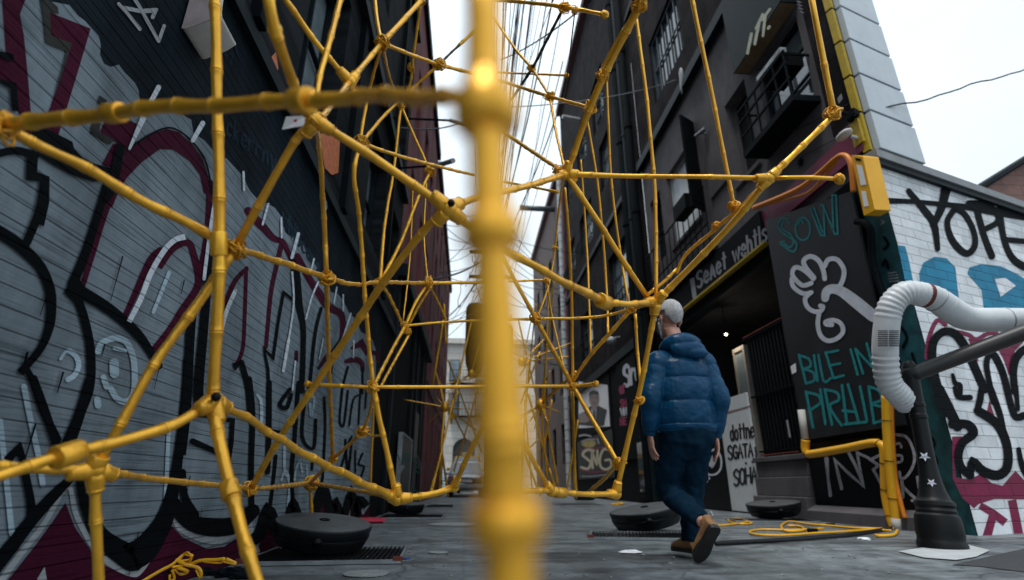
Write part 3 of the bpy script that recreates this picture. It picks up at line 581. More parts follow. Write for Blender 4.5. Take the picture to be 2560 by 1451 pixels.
# ================================================================= buildings further up the left side
DB = thing('black_shopfront_building', 'black fronted building beyond the graffiti wall with a dark recessed shopfront', 'building', (XL-.06, 10, 0))
MB().box(XL-.02, XL-3, 9.5, 17.2, 0, 4.2).build('shopfront', M_blackm, DB)
wall_x(XL-.02, 9.5, 17.2, 4.2, 11.9, [(10.4, 11.2, 5.2, 7.2), (10.4, 11.2, 8.2, 10), (12.6, 13.5, 5.2, 7.2), (14.6, 15.6, 5.2, 7.2), (12.6, 13.5, 8.2, 10), (14.6, 15.6, 8.2, 10)], -.2).build('upper_wall', M_maroon, DB)
for o in [(10.4, 11.2, 5.2, 7.2), (10.4, 11.2, 8.2, 10), (12.6, 13.5, 5.2, 7.2), (14.6, 15.6, 5.2, 7.2), (12.6, 13.5, 8.2, 10), (14.6, 15.6, 8.2, 10)]: window_x(XL-.02, o, -.2, DB, 1, 2, gm=M_glass_refl)
MB().box(XL+.16, XL-3, 9.51, 17.2, 4.2, 4.45).build('awning_band', M_dkgreen, DB); MB().box(XL+.08, XL-3, 9.51, 17.2, 11.9, 12.2).build('roof', M_dkgreen, DB)
for y in (9.6, 12.9, 13.9, 15.5): MB().box(XL+.04, XL-.02, y, y+.18, 0, 4.2).build('pilaster', M_dkgreen, DB)
MB().box(XL+.01, XL-.02, 14.2, 15.3, .1, 2.3).build('door', M_blackg, DB)
MR = thing('maroon_building', 'maroon rendered building with narrow windows far up the left side of the alley', 'building', (XL, 22, 0))
ops = [(y, y+.9, z, z+1.7) for y in (18.2, 20.6, 23, 25.4, 27.8) for z in (1.2, 4.2, 6.9, 9.2)]
wall_x(XL, 17.25, 31, 0, 11.6, ops, -.18).build('wall', M_maroon, MR)
for i, o in enumerate(ops): window_x(XL, o, -.18, MR, 1, 2, gm=M_glass_refl if i % 3 == 0 else M_glass)
MB().box(XL+.12, XL-3, 17.26, 31, 11.6, 11.9).build('roof', M_maroon2, MR); MB().box(XL+.06, XL, 17.26, 31, 3.4, 3.65).build('string_course', M_maroon2, MR)
MB().box(XL, XL-4, 31, 31.1, 0, 11.6).build('gable_wall', M_maroon2, MR)
# green chalk board standing against the shopfront
cb = thing('chalk_board', 'tall black framed board with green chalk scribbles leaning on the left shopfront', 'board', (XL+.1, 11.4, 0))
yA, yB, zt = 11.0, 12.9, 1.42
mb = MB(); mb.box(XL+.04, XL+.10, yA, yB, .08, zt); mb.build('panel', M_blackg, cb)
mb = MB(); mb.box(XL+.03, XL+.115, yA-.03, yA, .04, zt+.03); mb.box(XL+.03, XL+.115, yB, yB+.03, .04, zt+.03); mb.box(XL+.03, XL+.115, yA, yB, zt, zt+.03); mb.box(XL+.03, XL+.115, yA, yB, .04, .08); mb.build('frame', M_steel, cb)
Pc = Paint(PX(XL+.10), {'t': .004}).origin(640, 967); Pc.proj = lambda px, py, off: onx(px, py, XL+.10+off)
for pts in [[(1060, 510), (1090, 560), (1130, 500), (1150, 560)], [(1080, 590), (1140, 520), (1130, 600)], [(1200, 500), (1230, 580), (1190, 620), (1225, 650)], [(1190, 530), (1240, 640)], [(1130, 770), (1140, 800), (1170, 760), (1180, 800)], [(1190, 770), (1220, 800), (1235, 760)]]: Pc.line('t', 9, pts)
Pc.line('w', [26, 14], [(1100, 600), (1075, 650)])
Pc.build({'t': ('chalk_writing', mat('green_chalk', (.01, .12, .09), rough=.8)), 'w': ('chalk_smear', M_dullpen)}, cb)

# ================================================================= right: corner building
CBD = thing('corner_building', 'grey rendered corner building on the right with black shopfront and upstairs windows', 'building', (XR, 8, 0))
YF = 13.3
EO = (7.72, 12.9, 0.0, 4.0)          # entrance recess
wall_x(XR, 5.25, YF, 0, 4.22, [EO], .25).build('ground_floor_wall', M_blackm, CBD)
mb = MB(); a, b, c, d = EO
mb.quad((XR+2.6, a, 0), (XR+2.6, b, 0), (XR+2.6, b, d), (XR+2.6, a, d)); mb.quad((XR+.25, a, d), (XR+2.6, a, d), (XR+2.6, b, d), (XR+.25, b, d))
mb.quad((XR+.25, a, 0), (XR+2.6, a, 0), (XR+2.6, a, d), (XR+.25, a, d)); mb.quad((XR+.25, b, 0), (XR+2.6, b, 0), (XR+2.6, b, d), (XR+.25, b, d)); mb.build('entrance_recess', M_void, CBD)
ops = [(9.95, 11.6, 5.95, 7.95), (7.55, 8.35, 5.75, 7.55), (5.95, 7.15, 5.85, 7.35), (12.1, 12.9, 6.0, 7.9)]
wall_x(XR, 5.8, YF, 4.22, 9.2, ops, .22).build('first_floor_wall', M_grey, CBD)
MB().quad((XR, 5.25, 4.95), (XR, 5.8, 4.95), (XR, 5.8, 9.2), (XR, 5.25, 9.2)).build('brick_strip', M_dkbrick, CBD)
MB().quad((XR, 5.25, 4.22), (XR, 5.8, 4.22), (XR, 5.8, 4.95), (XR, 5.25, 4.95)).build('corner_render', M_grey, CBD)
Pb = Paint(PX(XR), {'w': .004}).origin(1920, 0)
for pts in [[(540, 430), (580, 440), (600, 510), (570, 540), (600, 600), (640, 640), (640, 690), (600, 690), (560, 600), (550, 500)], [(520, 740), (550, 700), (560, 740), (530, 780)]]: Pb.fill('w', pts)
Pb.build({'w': ('peeling_paint', M_pale)}, CBD)
window_x(XR, ops[0], .16, CBD, 1, 1, fm=M_concw, gm=M_glass, curtain=M_curtain, label='window with pale hanging curtain')
window_x(XR, ops[1], .2, CBD, 1, 1, fm=M_grey, gm=M_void, label='open dark window with pale reveal')
window_x(XR, ops[2], .14, CBD, 2, 3, fm=M_dkgreen, gm=M_glass_refl, label='window under the numbered hood')
window_x(XR, ops[3], .2, CBD, 1, 2, gm=M_glass)
for k, o in enumerate(ops[:2]): MB().box(XR-.05, XR+.02, o[0]-.06, o[1]+.06, o[2]-.08, o[2]-.0).build('window_sill', M_grey, CBD)
# open casement shutter
mb = MB(); mb.obox((XR-.2, 9.62, 7.1), (.2, .12, 0), (-.012, .02, 0), (0, 0, 1.15)); mb.obox((XR-.2, 9.615, 7.1), (.15, .09, 0), (-.014, .024, 0), (0, 0, 1.0)); mb.build('shutter', M_blackm, CBD)
mb = MB(); mb.obox((XR-.02, 9.0, 6.9), (.02, 0, 0), (0, .36, 0), (0, 0, .85)); mb.build('shutter', M_grey, CBD)
# hood with number above the corner window
hy0, hy1, hz0, hz1 = 5.85, 7.4, 7.5, 9.2
MB().box(XR-.28, XR+.02, hy0, hy1, hz0, hz1).build('hood', M_dkgreen, CBD)
MB().quad((XR-.27, hy0+.02, hz0-.004), (XR, hy0+.02, hz0-.004), (XR, hy1-.02, hz0-.004), (XR-.27, hy1-.02, hz0-.004)).build('soffit', mat('tan_soffit', (.22, .14, .07), rough=.7), CBD)
Ph = Paint(lambda px, py, off: onx(px, py, XR-.28-off), {'t': .004}).origin(1280, 0)
for pts in [[(1795, 255), (1765, 400)], [(1830, 215), (1880, 110)], [(1850, 180), (1820, 330)]]: Ph.line('t', 22, pts, 0)
Ph.origin(1920, 0)
for pts in [[(-45, 150), (15, 70)], [(-20, 120), (-38, 270)], [(0, 215), (10, 200)]]: Ph.line('t', 20, pts, 0)
for i in range(4): Ph.line('u', 4, [(215+i*8, 10+i*25), (250+i*6, 20+i*26)], 0)
Ph.build({'t': ('number_lettering', mat('cream_number', (.40, .40, .30), rough=.6)), 'u': ('small_lettering', M_dullpen)}, CBD)
# balcony of the corner window
mb = MB(); mb.box(XR-.42, XR, 5.85, 7.3, 5.62, 5.72); mb.build('balcony_floor', M_blackm, CBD)
mb = MB()
for z in (6.0, 6.28, 6.5): mb.box(XR-.42, XR-.39, 5.85, 7.3, z, z+.035)
for i in range(6): y = 5.87+i*.28; mb.box(XR-.418, XR-.392, y, y+.022, 5.72, 6.5)
for y in (5.87, 7.26): mb.box(XR-.39, XR, y, y+.025, 6.47, 6.5)
mb.build('balcony_railing', M_blackm, CBD)
mb = MB(); mb.obox((XR-.36, 6.25, 6.62), (.05, 0, 0), (0, .34, .02), (0, 0, .04)); mb.build('shelf_board', M_pale, CBD)
mb = MB(); mb.box(XR-.37, XR-.05, 5.95, 6.5, 6.35, 6.6); mb.build('planter_box', M_blackm, CBD)
# juliet rail under the curtain window
mb = MB()
for z in (5.0, 5.5, 6.35): mb.box(XR-.16, XR-.13, 9.4, 13.2, z, z+.03)
for i in range(14): y = 9.42+i*.29; mb.box(XR-.155, XR-.135, y, y+.02, 5.0, 6.35)
mb.build('balcony_railing', M_blackm, CBD); MB().box(XR-.2, XR, 9.4, 13.2, 4.9, 5.0).build('balcony_floor', M_dkgreen, CBD)
mb = MB(); mb.box(XR-.3, XR-.05, 10.0, 10.7, 6.2, 6.55); mb.build('air_conditioner', M_blackm, CBD)
# cornice between render and brick, brick storey
mb = MB(); mb.box(XR-.16, XR+.1, 5.25, YF, 9.2, 9.45); mb.box(XR-.10, XR+.1, 5.25, YF, 9.45, 9.55); mb.build('cornice', M_dkgreen, CBD)
ops = [(9.65, 11.75, 10.4, 12.5), (6.2, 8.3, 10.4, 12.5)]
wall_x(XR, 5.25, YF, 9.55, 15.0, ops, .2).build('brick_wall', M_dkbrick, CBD)
for o in ops: window_x(XR, o, .12, CBD, 5, 2, fr=.07, fm=mat('steel_blue_frame', (.035, .055, .07), rough=.4), gm=M_glass, bar=.022)
MB().box(XR-.1, XR+.7, 5.25, YF, 15.0, 15.2).build('roof', M_dkgreen, CBD)
MB().quad(CORNER+Vector((.0, 0, 7.6)), CORNER+BDIR*.7+Vector((0, 0, 7.6)), CORNER+BDIR*.7+Vector((0, 0, 15)), CORNER+Vector((0, 0, 15))).build('end_wall', M_grey, CBD)
# fascia sign
sg = thing('shop_sign', 'long black fascia sign with grey lettering over a thin yellow strip', 'sign', (XR-.08, 9.3, 4.4))
MB().box(XR-.10, XR-.005, 7.68, 12.4, 4.27, 4.84).build('sign_board', M_blackm, sg)
MB().box(XR-.115, XR-.003, 7.68, 12.4, 4.235, 4.27).build('yellow_strip', M_yside, sg)
Pf = Paint(lambda px, py, off: onx(px, py, XR-.10-off), {'g': .004, 'w': .003}).origin(0, 0, 1)
Pf.text('g', 5.5, [(1744, 722), (1918, 600), (1914, 556), (1741, 682)], 'Se^et wehtls', gap=.3)
Pf.fill('w', [(1724, 698), (1735, 694), (1742, 744), (1732, 748)])
Pf.build({'g': ('sign_lettering', mat('grey_lettering', (.20, .21, .23), rough=.5)), 'w': ('paper_strip', M_pale)}, sg)
MB().box(XR-.06, XR-.004, 5.3, 7.66, 4.42, 4.80).build('fascia_band', M_mag, CBD)
MB().box(XR-.07, XR-.004, 5.26, 5.42, 4.52, 4.86).build('yellow_plaque', M_yside, CBD)
MB().quad((XR-.012, 5.25, 0), (XR-.012, 5.62, 0), (XR-.012, 5.62, 4.42), (XR-.012, 5.25, 4.42)).build('teal_strip', M_teal, CBD)
# marks and stickers on teal strip
Pt = Paint(PX(XR), {'a': .016, 'b': .017}).origin(1920, 484)
for pts in [[(850, 200), (870, 215), (850, 230)], [(900, 600), (960, 590)], [(905, 620), (970, 610)], [(905, 640), (975, 632)], [(910, 660), (980, 655)]]: Pt.line('a', 9, pts, 0)
for pts in [[(870, 330), (900, 380), (870, 420)], [(860, 540), (880, 500), (900, 560)], [(1000, 1000), (1040, 1080), (1010, 1150)], [(1080, 1200), (1110, 1300)]]: Pt.line('b', 22, pts)
Pt.origin(1920, 967)
for pts in [[(1230, 380), (1250, 430), (1225, 470)], [(1245, 510), (1270, 560), (1250, 610)], [(1300, 760), (1340, 800)]]: Pt.line('b', 14, pts)
Pt.build({'a': ('sticker_text', M_pale), 'b': ('dark_tag', M_blackm)}, CBD)
# hoarding under the banner, plinth, lower tags
MB().box(XR-.035, XR, 5.66, 7.66, .2, 1.02).build('hoarding', M_blackg, CBD)
mb = MB(); mb.box(XR-.16, XR, 5.75, 7.72, 0, .13); mb.prism([(XR-.16, 5.75, .13), (XR-.035, 5.75, .2), (XR-.0, 5.75, .2), (XR, 5.75, .13)], (0, 1.97, 0)); mb.build('plinth', M_grey, CBD)
Pi = Paint(lambda px, py, off: onx(px, py, XR-.035-off), {'w': .004}).origin(1920, 967)
for w, pts, s in [([34, 22, 26], [(438, 540), (450, 680), (468, 815)], 5), (24, [(552, 765), (525, 650), (500, 548), (610, 655), (715, 745), (660, 600), (605, 495)], 0), (20, [(715, 745), (690, 620), (668, 495), (755, 535)], 0), (22, [(840, 512), (768, 548), (830, 590), (790, 622), (845, 725)], 0),
    (22, [(960, 360), (1040, 380), (1090, 480), (1095, 570), (1050, 660), (1000, 690), (985, 640)], 6), (18, [(945, 440), (985, 425), (1000, 455)], 6), (20, [(960, 570), (1000, 560), (1000, 520), (960, 515)], 6), (24, [(1003, 690), (1012, 830)], 0), (22, [(1010, 745), (1060, 800), (1100, 835), (1080, 855)], 4), (24, [(1120, 680), (1145, 820)], 0)]: Pi.line('w', w, pts, s)
Pi.build({'w': ('spray_tag', M_dullpen)}, CBD)
# steps and folding black shutter in the entrance
st = thing('entrance_steps', 'grey stone steps in front of the black folding shutter', 'steps', (XR-.1, 8.4, 0))
mb = MB(); mb.box(XR-.12, XR+.5, 7.75, 9.25, 0, .3); mb.box(XR-.05, XR+.5, 7.76, 9.24, .3, .58); mb.box(XR+.0, XR+.5, 7.77, 9.23, .58, .82); mb.box(XR-.04, XR+.5, 7.75, 9.25, .82, .90); mb.build('tread', M_grey, st, bevel=.012)
fs = thing('folding_shutter', 'black folding slatted shutter standing on the stone steps', 'shutter', (XR+.1, 8.5, .9))
mb = MB(); n = 24
for i in range(n):
    y = 7.85+i*(1.25/n); x = XR+.08+(.035 if i % 2 else 0); mb.box(x, x+.03, y, y+1.25/n-.006, .92, 2.95)
mb.build('slat_curtain', M_blackg, fs, bevel=.004); mb = MB()
for z in (.98, 1.9, 2.93): mb.box(XR+.045, XR+.075, 7.82, 9.14, z, z+.03)
mb.build('rail', M_blackm, fs); mb = MB(); mb.box(XR+.04, XR+.07, 8.0, 9.1, .93, .95); mb.box(XR+.04, XR+.07, 7.85, 9.1, 2.98, 3.0); mb.build('red_trim', M_rust, fs)
MB().box(XR+.04, XR+.043, 8.12, 8.17, 1.15, 1.42).build('sticker', M_pale, fs)
# white board with hand lettering
wb = thing('white_board', 'white upright board with black handwritten lines in the entrance', 'board', (XR+.04, 9.7, 0))
MB().box(XR+.03, XR+.07, 9.25, 10.4, .02, 2.03).build('panel', M_board, wb, bevel=.004)
Pw = Paint(lambda px, py, off: onx(px, py, XR+.03-off), {'k': .004, 'b': .003}).origin(1280, 967)
Pw.fill('b', [(1615, 188), (1792, 140), (1793, 152), (1615, 203)])
Pw.text('k', 13, [(1640, 405), (1815, 380), (1808, 265), (1632, 295)], 'dottne', gap=.22)
Pw.text('k', 14, [(1622, 548), (1805, 520), (1800, 425), (1615, 445)], 'SGATA', gap=.16); Pw.line('k', 14, [(1822, 455), (1830, 530), (1800, 565)])
Pw.text('k', 15, [(1665, 745), (1835, 710), (1830, 600), (1660, 625)], 'SOHA', gap=.14); Pw.line('k', 14, [(1752, 572), (1756, 576)], 0)
Pw.build({'k': ('handwriting', M_ink), 'b': ('brown_stripe', mat('brown_stripe', (.20, .13, .11)))}, wb)
bp = thing('hoarding_board', 'black hoarding panel with a white circled tag behind the man', 'panel', (XR+.05, 11, 0))
MB().box(XR+.05, XR+.09, 10.42, 11.95, .02, 1.75).build('panel', M_blackg, bp)
Pn = Paint(lambda px, py, off: onx(px, py, XR+.05-off), {'w': .004}).origin(1280, 967)
Pn.line('w', 14, [(1490, 485), (1530, 470), (1565, 530), (1565, 610), (1530, 655), (1480, 660), (1455, 640)]); Pn.line('w', 16, [(1465, 550), (1485, 590), (1500, 530), (1500, 600), (1530, 540)]); Pn.line('w', 14, [(1455, 650), (1478, 690)], 0); Pn.line('w', 14, [(1450, 680), (1462, 710)], 0)
Pn.build({'w': ('circle_tag', M_whitepen)}, bp)
# lamp in the recess ceiling
lp = onY(1815, 835, 10.2)
dl = thing('ceiling_lamp', 'small round lit lamp under the dark entrance ceiling', 'lamp', (lp.x, lp.y, 4.0))
mb = MB(); mb.tube([(lp.x, lp.y, 4.0), (lp.x, lp.y, lp.z+.04)], .008, 6); mb.lathe([(.012, .06), (.05, .03), (.055, 0), (.045, 0), (0, .01)], (lp.x, lp.y, lp.z), 14); mb.build('lamp_holder', M_blackm, dl)
MB().ball((lp.x, lp.y, lp.z-.01), .024).build('bulb', mat('bulb_glow', (1, .9, .75), emit=(1, .86, .68, 18)), dl, smooth=True)
# pale posts inside recess
pa_ = onx(1838, 930, XR+.5); pb_ = onx(1868, 930, XR+.5); y1_, y0_ = max(pa_.y, pb_.y), min(pa_.y, pb_.y)
pr = thing('door_frame', 'pale narrow door frame standing in the dark entrance recess', 'door frame', (XR+.5, y0_, 0))
mb = MB(); mb.box(XR+.5, XR+.58, y0_, y0_+.07, 0, 3.1); mb.box(XR+.5, XR+.58, y1_-.05, y1_, 0, 3.1); mb.box(XR+.5, XR+.58, y0_+.07, y1_-.05, 3.02, 3.1); mb.build('frame_posts', mat('tan_post', (.34, .31, .27), rough=.6), pr)
MB().box(XR+.53, XR+.55, y0_+.07, y1_-.05, .1, 3.02).build('glass_panel', M_glass_refl, pr)
mb = MB(); mb.box(XR+1.6, XR+1.7, 9.0, 12.6, 0, 1.0); mb.box(XR+1.5, XR+1.72, 8.9, 12.7, 1.0, 1.06); mb.build('counter', mat('dim_counter', (.05, .045, .04), rough=.5), CBD)
rl_ = bpy.data.lights.new('ceiling_light', 'POINT'); rl_.energy = 14; rl_.color = (1, .85, .66); rl_.shadow_soft_size = .06
ro_ = bpy.data.objects.new('ceiling_light', rl_); COL.objects.link(ro_); ro_.parent = dl; ro_.location = (0, 0, lp.z-4.0-.09)
# banner with hand drawing ------------------------------------------------
bn = thing('banner', 'tall black banner with a white drawn hand and teal lettering reading SOW', 'banner', (XR-.1, 6.6, 2.7))
pb = [onx(*q, XR-.1) for q in [(1912, 552), (2128, 478), (2190, 770), (2262, 1062), (2012, 1100), (1958, 820)]]
M_ban = mat('black_banner', (.013, .016, .020), rough=.42, var=.4, vscale=1.5, bump=.25, bscale=2.5)
MB().prism(pb, (.03, 0, 0)).build('cloth', M_ban, bn)
Q = Paint(lambda px, py, off: onx(px, py, XR-.1-off), {'t': .004, 'w': .005}).origin(1920, 484)
for w, pts in [(13, [(160, 225), (140, 190), (105, 188), (78, 225), (85, 270), (130, 310), (200, 355), (215, 400), (180, 436), (95, 372), (120, 360)]), (11, [(112, 215), (105, 262), (170, 310), (190, 365), (165, 405), (120, 375)]),
    (13, _o(262, 266, 56, 84, 14)), (11, [(225, 235), (245, 200), (265, 225)])]: Q.line('t', w, pts, 5)
for pts in [[(318, 115), (395, 315), (425, 315), (415, 90), (395, 90)], [(345, 108), (408, 290)], [(415, 95), (500, 305), (523, 305), (510, 12), (480, 15), (490, 270)]]: Q.line('t', 13, pts, 0)
for w, pts in [(36, [(345, 632), (280, 550), (270, 500), (320, 472), (380, 505), (415, 580), (425, 640)]), (36, [(425, 545), (455, 495), (520, 498), (568, 570), (560, 650), (530, 705)]),
    (34, [(340, 640), (270, 575), (205, 555), (182, 605), (215, 655), (265, 690), (325, 672)]), (34, [(178, 640), (185, 690), (230, 735), (280, 752), (325, 742)]), (34, [(315, 748), (278, 790), (295, 850), (345, 885), (395, 880), (412, 850), (392, 843)]),
    (34, [(385, 890), (373, 980), (395, 1065), (450, 1105), (520, 1085), (562, 1035), (545, 975), (490, 950), (435, 962), (440, 982), (480, 985)])]: Q.line('w', w, pts, 6)
Q.line('w', [60, 66, 70, 78, 90, 90], [(428, 785), (440, 735), (490, 715), (560, 740), (660, 815), (790, 920)], 6)
for pts in [[(232, 1210), (285, 1425)], [(235, 1215), (305, 1240), (318, 1295), (262, 1315)], [(262, 1315), (335, 1340), (348, 1400), (288, 1425)], [(345, 1215), (372, 1405)], [(378, 1212), (418, 1405), (470, 1385)], [(432, 1190), (492, 1385)], [(434, 1195), (525, 1178)], [(458, 1290), (540, 1275)], [(490, 1385), (568, 1365)], [(620, 1170), (672, 1358)], [(655, 1165), (712, 1350)], [(655, 1165), (780, 1300)], [(740, 1125), (785, 1300)]]: Q.line('t', 19, pts, 4)
Q.origin(1920, 967)
for pts in [[(285, 38), (338, 305)], [(285, 42), (375, 65), (392, 120), (322, 172)], [(392, 20), (430, 280)], [(425, 20), (480, 285)], [(425, 22), (515, 45), (530, 100), (462, 150), (552, 290)], [(555, -10), (590, 270)], [(600, -15), (680, 265)], [(560, 180), (655, 190)], [(575, 282), (735, 265)], [(690, 0), (742, 255)], [(755, 0), (795, 275)], [(755, 0), (830, 30), (850, 100), (785, 130), (900, 170), (880, 240), (795, 272)]]: Q.line('t', 21, pts, 4)
Q.build({'t': ('teal_lettering', M_tealpen), 'w': ('hand_drawing', M_whitepen)}, bn)
MB().quad(*[onx(*q, XR-.1-.008) for q in [(1976, 917), (1989, 908), (1991, 930), (1980, 936)]]).build('sticker', M_paper, bn)

# white brick side wall -------------------------------------------------------
BW = thing('white_brick_wall', 'white painted brick wall with black, blue and magenta graffiti', 'wall', CORNER)
LW = 9.0; ZT = 4.22
def bq(u, z, off=0): return CORNER+BDIR*u+BNRM*off+Vector((0, 0, z))
mb = MB(); mb.quad(bq(0, -.05), bq(LW, -.05), bq(LW, ZT), bq(0, ZT)); mb.quad(bq(0, ZT), bq(LW, ZT), bq(LW, ZT, -.3), bq(0, ZT, -.3)); mb.build('brick_face', B_white, BW)
mb = MB(); mb.obox(bq(LW/2-.0, ZT+.06, -.1), BDIR*(LW/2+.06), BNRM*.18, (0, 0, .055)); mb.build('coping', mat('grey_coping', (.20, .21, .22), rough=.6, var=.2), BW)
mb = MB(); mb.obox(bq(LW/2, ZT-.04, .03), BDIR*(LW/2), BNRM*.025, (0, 0, .035)); mb.build('drip_edge', M_dkgreen, BW)
W = Paint(PB, {'m': .001, 'u': .0035, 'h': .006, 'k': .0085}).origin(1920, 484)
W.fill('m', [(1430, -30), (1560, 0), (1740, 30), (2150, 110), (2150, 200), (1919, 120), (1800, 90), (1700, 75), (1500, 20)])
W.line('h', 22, [(1470, 50), (1560, 45), (1640, 60)])
W.line('k', [44, 34, 36, 44, 56], [(905, 55), (1080, 60), (1250, 75), (1480, 100), (1720, 140), (2100, 200)])
W.line('k', [40, 52, 54, 40], [(1055, -20), (1170, 120), (1245, 230), (1272, 415)]); W.line('k', [74, 60, 50], [(1335, -30), (1300, 110), (1240, 235)])
W.line('k', [46, 44, 48, 52, 50, 46, 42], [(1390, 130), (1345, 210), (1368, 320), (1430, 410), (1500, 450), (1552, 385), (1540, 275), (1480, 160), (1420, 120)], 5)
W.line('k', [50, 48, 50], [(1560, 90), (1615, 300), (1680, 470)]); W.line('k', [60, 50, 44], [(1510, 80), (1630, 85), (1720, 150), (1715, 220), (1610, 275)])
W.line('k', [50, 46, 50, 60], [(1735, 120), (1770, 340), (1840, 490), (1960, 560), (2100, 560)]); W.line('k', 40, [(1780, 345), (1960, 362)], 0); W.line('k', 50, [(1750, 150), (1850, 120), (2000, 200)])
W.fill('u', [(970, 390), (1028, 395), (1055, 490), (1100, 720), (1040, 720), (995, 490)])
W.fill('u', [(1145, 720), (1135, 600), (1165, 520), (1250, 474), (1340, 487), (1405, 555), (1440, 870), (1380, 870), (1280, 800), (1200, 740)], 0)
W.fill('u', [(1495, 600), (1510, 555), (1600, 528), (1745, 545), (1870, 605), (2000, 690), (2050, 900), (1620, 870), (1600, 720)])
W.fill('h', [(1700, 642), (1780, 632), (1858, 692), (1745, 775)])
for w, pts in [(34, [(1190, 1230), (1205, 1090), (1265, 955), (1330, 985)]), (34, [(1400, 1035), (1500, 1060), (1560, 1095), (1640, 1055), (1710, 1040)]), (26, [(1730, 1150), (1780, 1250), (1812, 1345)])]: W.line('m', w, pts)
W.fill('m', [(1500, 1090), (1600, 1090), (1570, 1280)]); W.fill('m', [(1740, 1130), (1919, 1110), (1850, 1180), (1815, 1340)])
W.line('k', [80, 72, 66, 62, 60, 62, 66, 62], [(1330, 1640), (1270, 1450), (1235, 1280), (1240, 1120), (1310, 1040), (1400, 1050), (1480, 1150), (1550, 1300), (1625, 1470)], 5)
W.line('k', [26, 34, 40], [(1385, 1360), (1405, 1420), (1440, 1440), (1440, 1500)]); W.line('k', [44, 44, 48, 52], [(1690, 1560), (1640, 1300), (1660, 1215), (1700, 1215), (1760, 1340), (1800, 1500)])
W.line('k', [54, 58, 62], [(1850, 1480), (1840, 1330), (1870, 1220), (1960, 1160), (2100, 1200)])
W.origin(1920, 967)
W.line('k', [76, 76, 72], [(1285, 20), (1340, 130), (1425, 300)]); W.line('k', [72, 66, 70, 64, 58], [(1385, 280), (1500, 285), (1540, 350), (1460, 420), (1430, 520), (1455, 610), (1520, 665)], 4)
W.line('k', [60, 60, 70, 74, 70, 66, 66], [(1515, 665), (1535, 560), (1610, 630), (1720, 665), (1795, 600), (1790, 430), (1720, 280), (1575, 180)], 4)
W.line('k', [30, 40, 44], [(1400, 10), (1430, 75), (1515, 82)]); W.line('k', [46, 52, 46], [(1600, 20), (1590, 100), (1570, 175)]); W.line('k', [50, 46, 40], [(1672, 20), (1740, 210), (1780, 400)])
W.line('k', [52, 50, 58], [(1790, 10), (1850, 215), (1930, 215), (2050, 190)]); W.line('k', 36, [(1860, 0), (1872, 170)], 0); W.line('k', [36, 44, 50], [(1880, 470), (1910, 600), (2000, 760)])
W.fill('m', [(1640, 190), (1660, 105), (1705, 240)])
W.fill('m', [(1380, 375), (1455, 372), (1420, 470), (1395, 560), (1412, 680), (1500, 695), (1600, 655), (1680, 725), (1760, 742), (1855, 630), (1919, 700), (2200, 690), (2200, 850), (1700, 842), (1580, 880), (1545, 912), (1460, 840), (1420, 760), (1385, 690)])
for w, pts in [([50, 56, 60], [(1590, 890), (1690, 950), (1780, 1020)]), ([60, 66], [(1690, 955), (1640, 1130)]), ([64, 70], [(1830, 850), (1890, 1160)])]: W.line('m', w, pts, 0, cap=False)
W.build({'m': ('magenta_paint', B_mag), 'u': ('blue_letters', B_blue), 'h': ('white_touch_up', B_hl), 'k': ('black_graffiti', B_black)}, BW)
# tiled white pylon with yellow edge above the wall
PY = thing('pylon_sign', 'tall white tiled pylon with a yellow edge rising above the brick wall', 'sign', bq(.0, ZT+.15))
for i in range(8):
    z0 = ZT+.14+i*.585+.02; z1 = z0+.55
    w0 = .90-.015*i
    mb = MB(); mb.obox(bq(w0/2+.05, (z0+z1)/2, .05-.06), BDIR*(w0/2-.005), BNRM*.09, (0, 0, (z1-z0)/2)); t = mb.build('white_tile', M_panel, PY, bevel=.006)
    mb = MB(); mb.obox(bq(-.012+.01, (z0+z1)/2, -.04), BDIR*.030, BNRM*.045, (0, 0, (z1-z0)/2)); mb.build('yellow_edge', M_yside, PY)
mb = MB(); mb.obox(bq(.44, ZT+.14+2.35, -.06), BDIR*.45, BNRM*.06, (0, 0, 2.36)); mb.build('backing', M_blackm, PY)
# red brick house behind
RB = thing('red_brick_house', 'red brick building with a dark sloping roof edge behind the white wall', 'building', (17, 11, 0))
q = [onY(2470, 470, 11), onY(2470, 430, 11)]
mb = MB(); xw = onY(2450, 470, 11)
pts = [Vector((onY(2425, 480, 11).x, 11, 0)), Vector((30, 11, 0)), Vector((30, 11, onY(2700, 330, 11).z)), onY(2560, 402, 11), onY(2455, 466, 11)]
mb.prism(pts, (0, 8, 0)); mb.build('wall', M_redbrick, RB)
mb = MB(); mb.tube([onY(2425, 484, 10.95), onY(2560, 400, 10.95), onY(2700, 322, 10.95)], .09, 6); mb.build('roof_edge', M_dkgreen, RB)

# ================================================================= right: dark brick building further up
BB = thing('dark_brick_building', 'tall dark brick building with black pipes beyond the grey corner building', 'building', (XR, 19, 0))
ops = [(16.7, 18.6, 14.2, 16.6), (16.5, 17.9, 11.2, 13.2), (19.6, 22.1, 10.2, 12.1), (15.1, 17.6, 5.7, 8.2), (20.5, 23.0, 5.6, 7.5), (20, 22, 14.4, 16.6), (23.4, 25, 10.2, 12.1), (23.4, 25, 14.4, 16.6)]
wall_x(XR, YF+.02, 26.0, 4.6, 21.2, ops, .25).build('wall', M_dkbrick, BB)
for i, o in enumerate(ops): window_x(XR, o, .2, BB, 3 if i in (3, 4) else 2, 3, fm=mat('slate_frame', (.05, .065, .075), rough=.5), gm=M_glass_refl if i in (1, 2, 3, 6) else M_glass)
MB().box(XR-.25, XR+3, YF+.02, 26.0, 21.2, 21.6).build('roof', M_maroon2, BB); MB().box(XR-.1, XR, YF+.02, 26, 9.3, 9.5).build('string_course', M_dkgreen, BB)
MB().box(XR, XR+3, YF+.02, 26, 0, 4.3).build('shopfront', M_blackm, BB); MB().box(XR-.12, XR+.1, YF+.02, 26, 4.3, 4.6).build('fascia', M_dkgreen, BB)
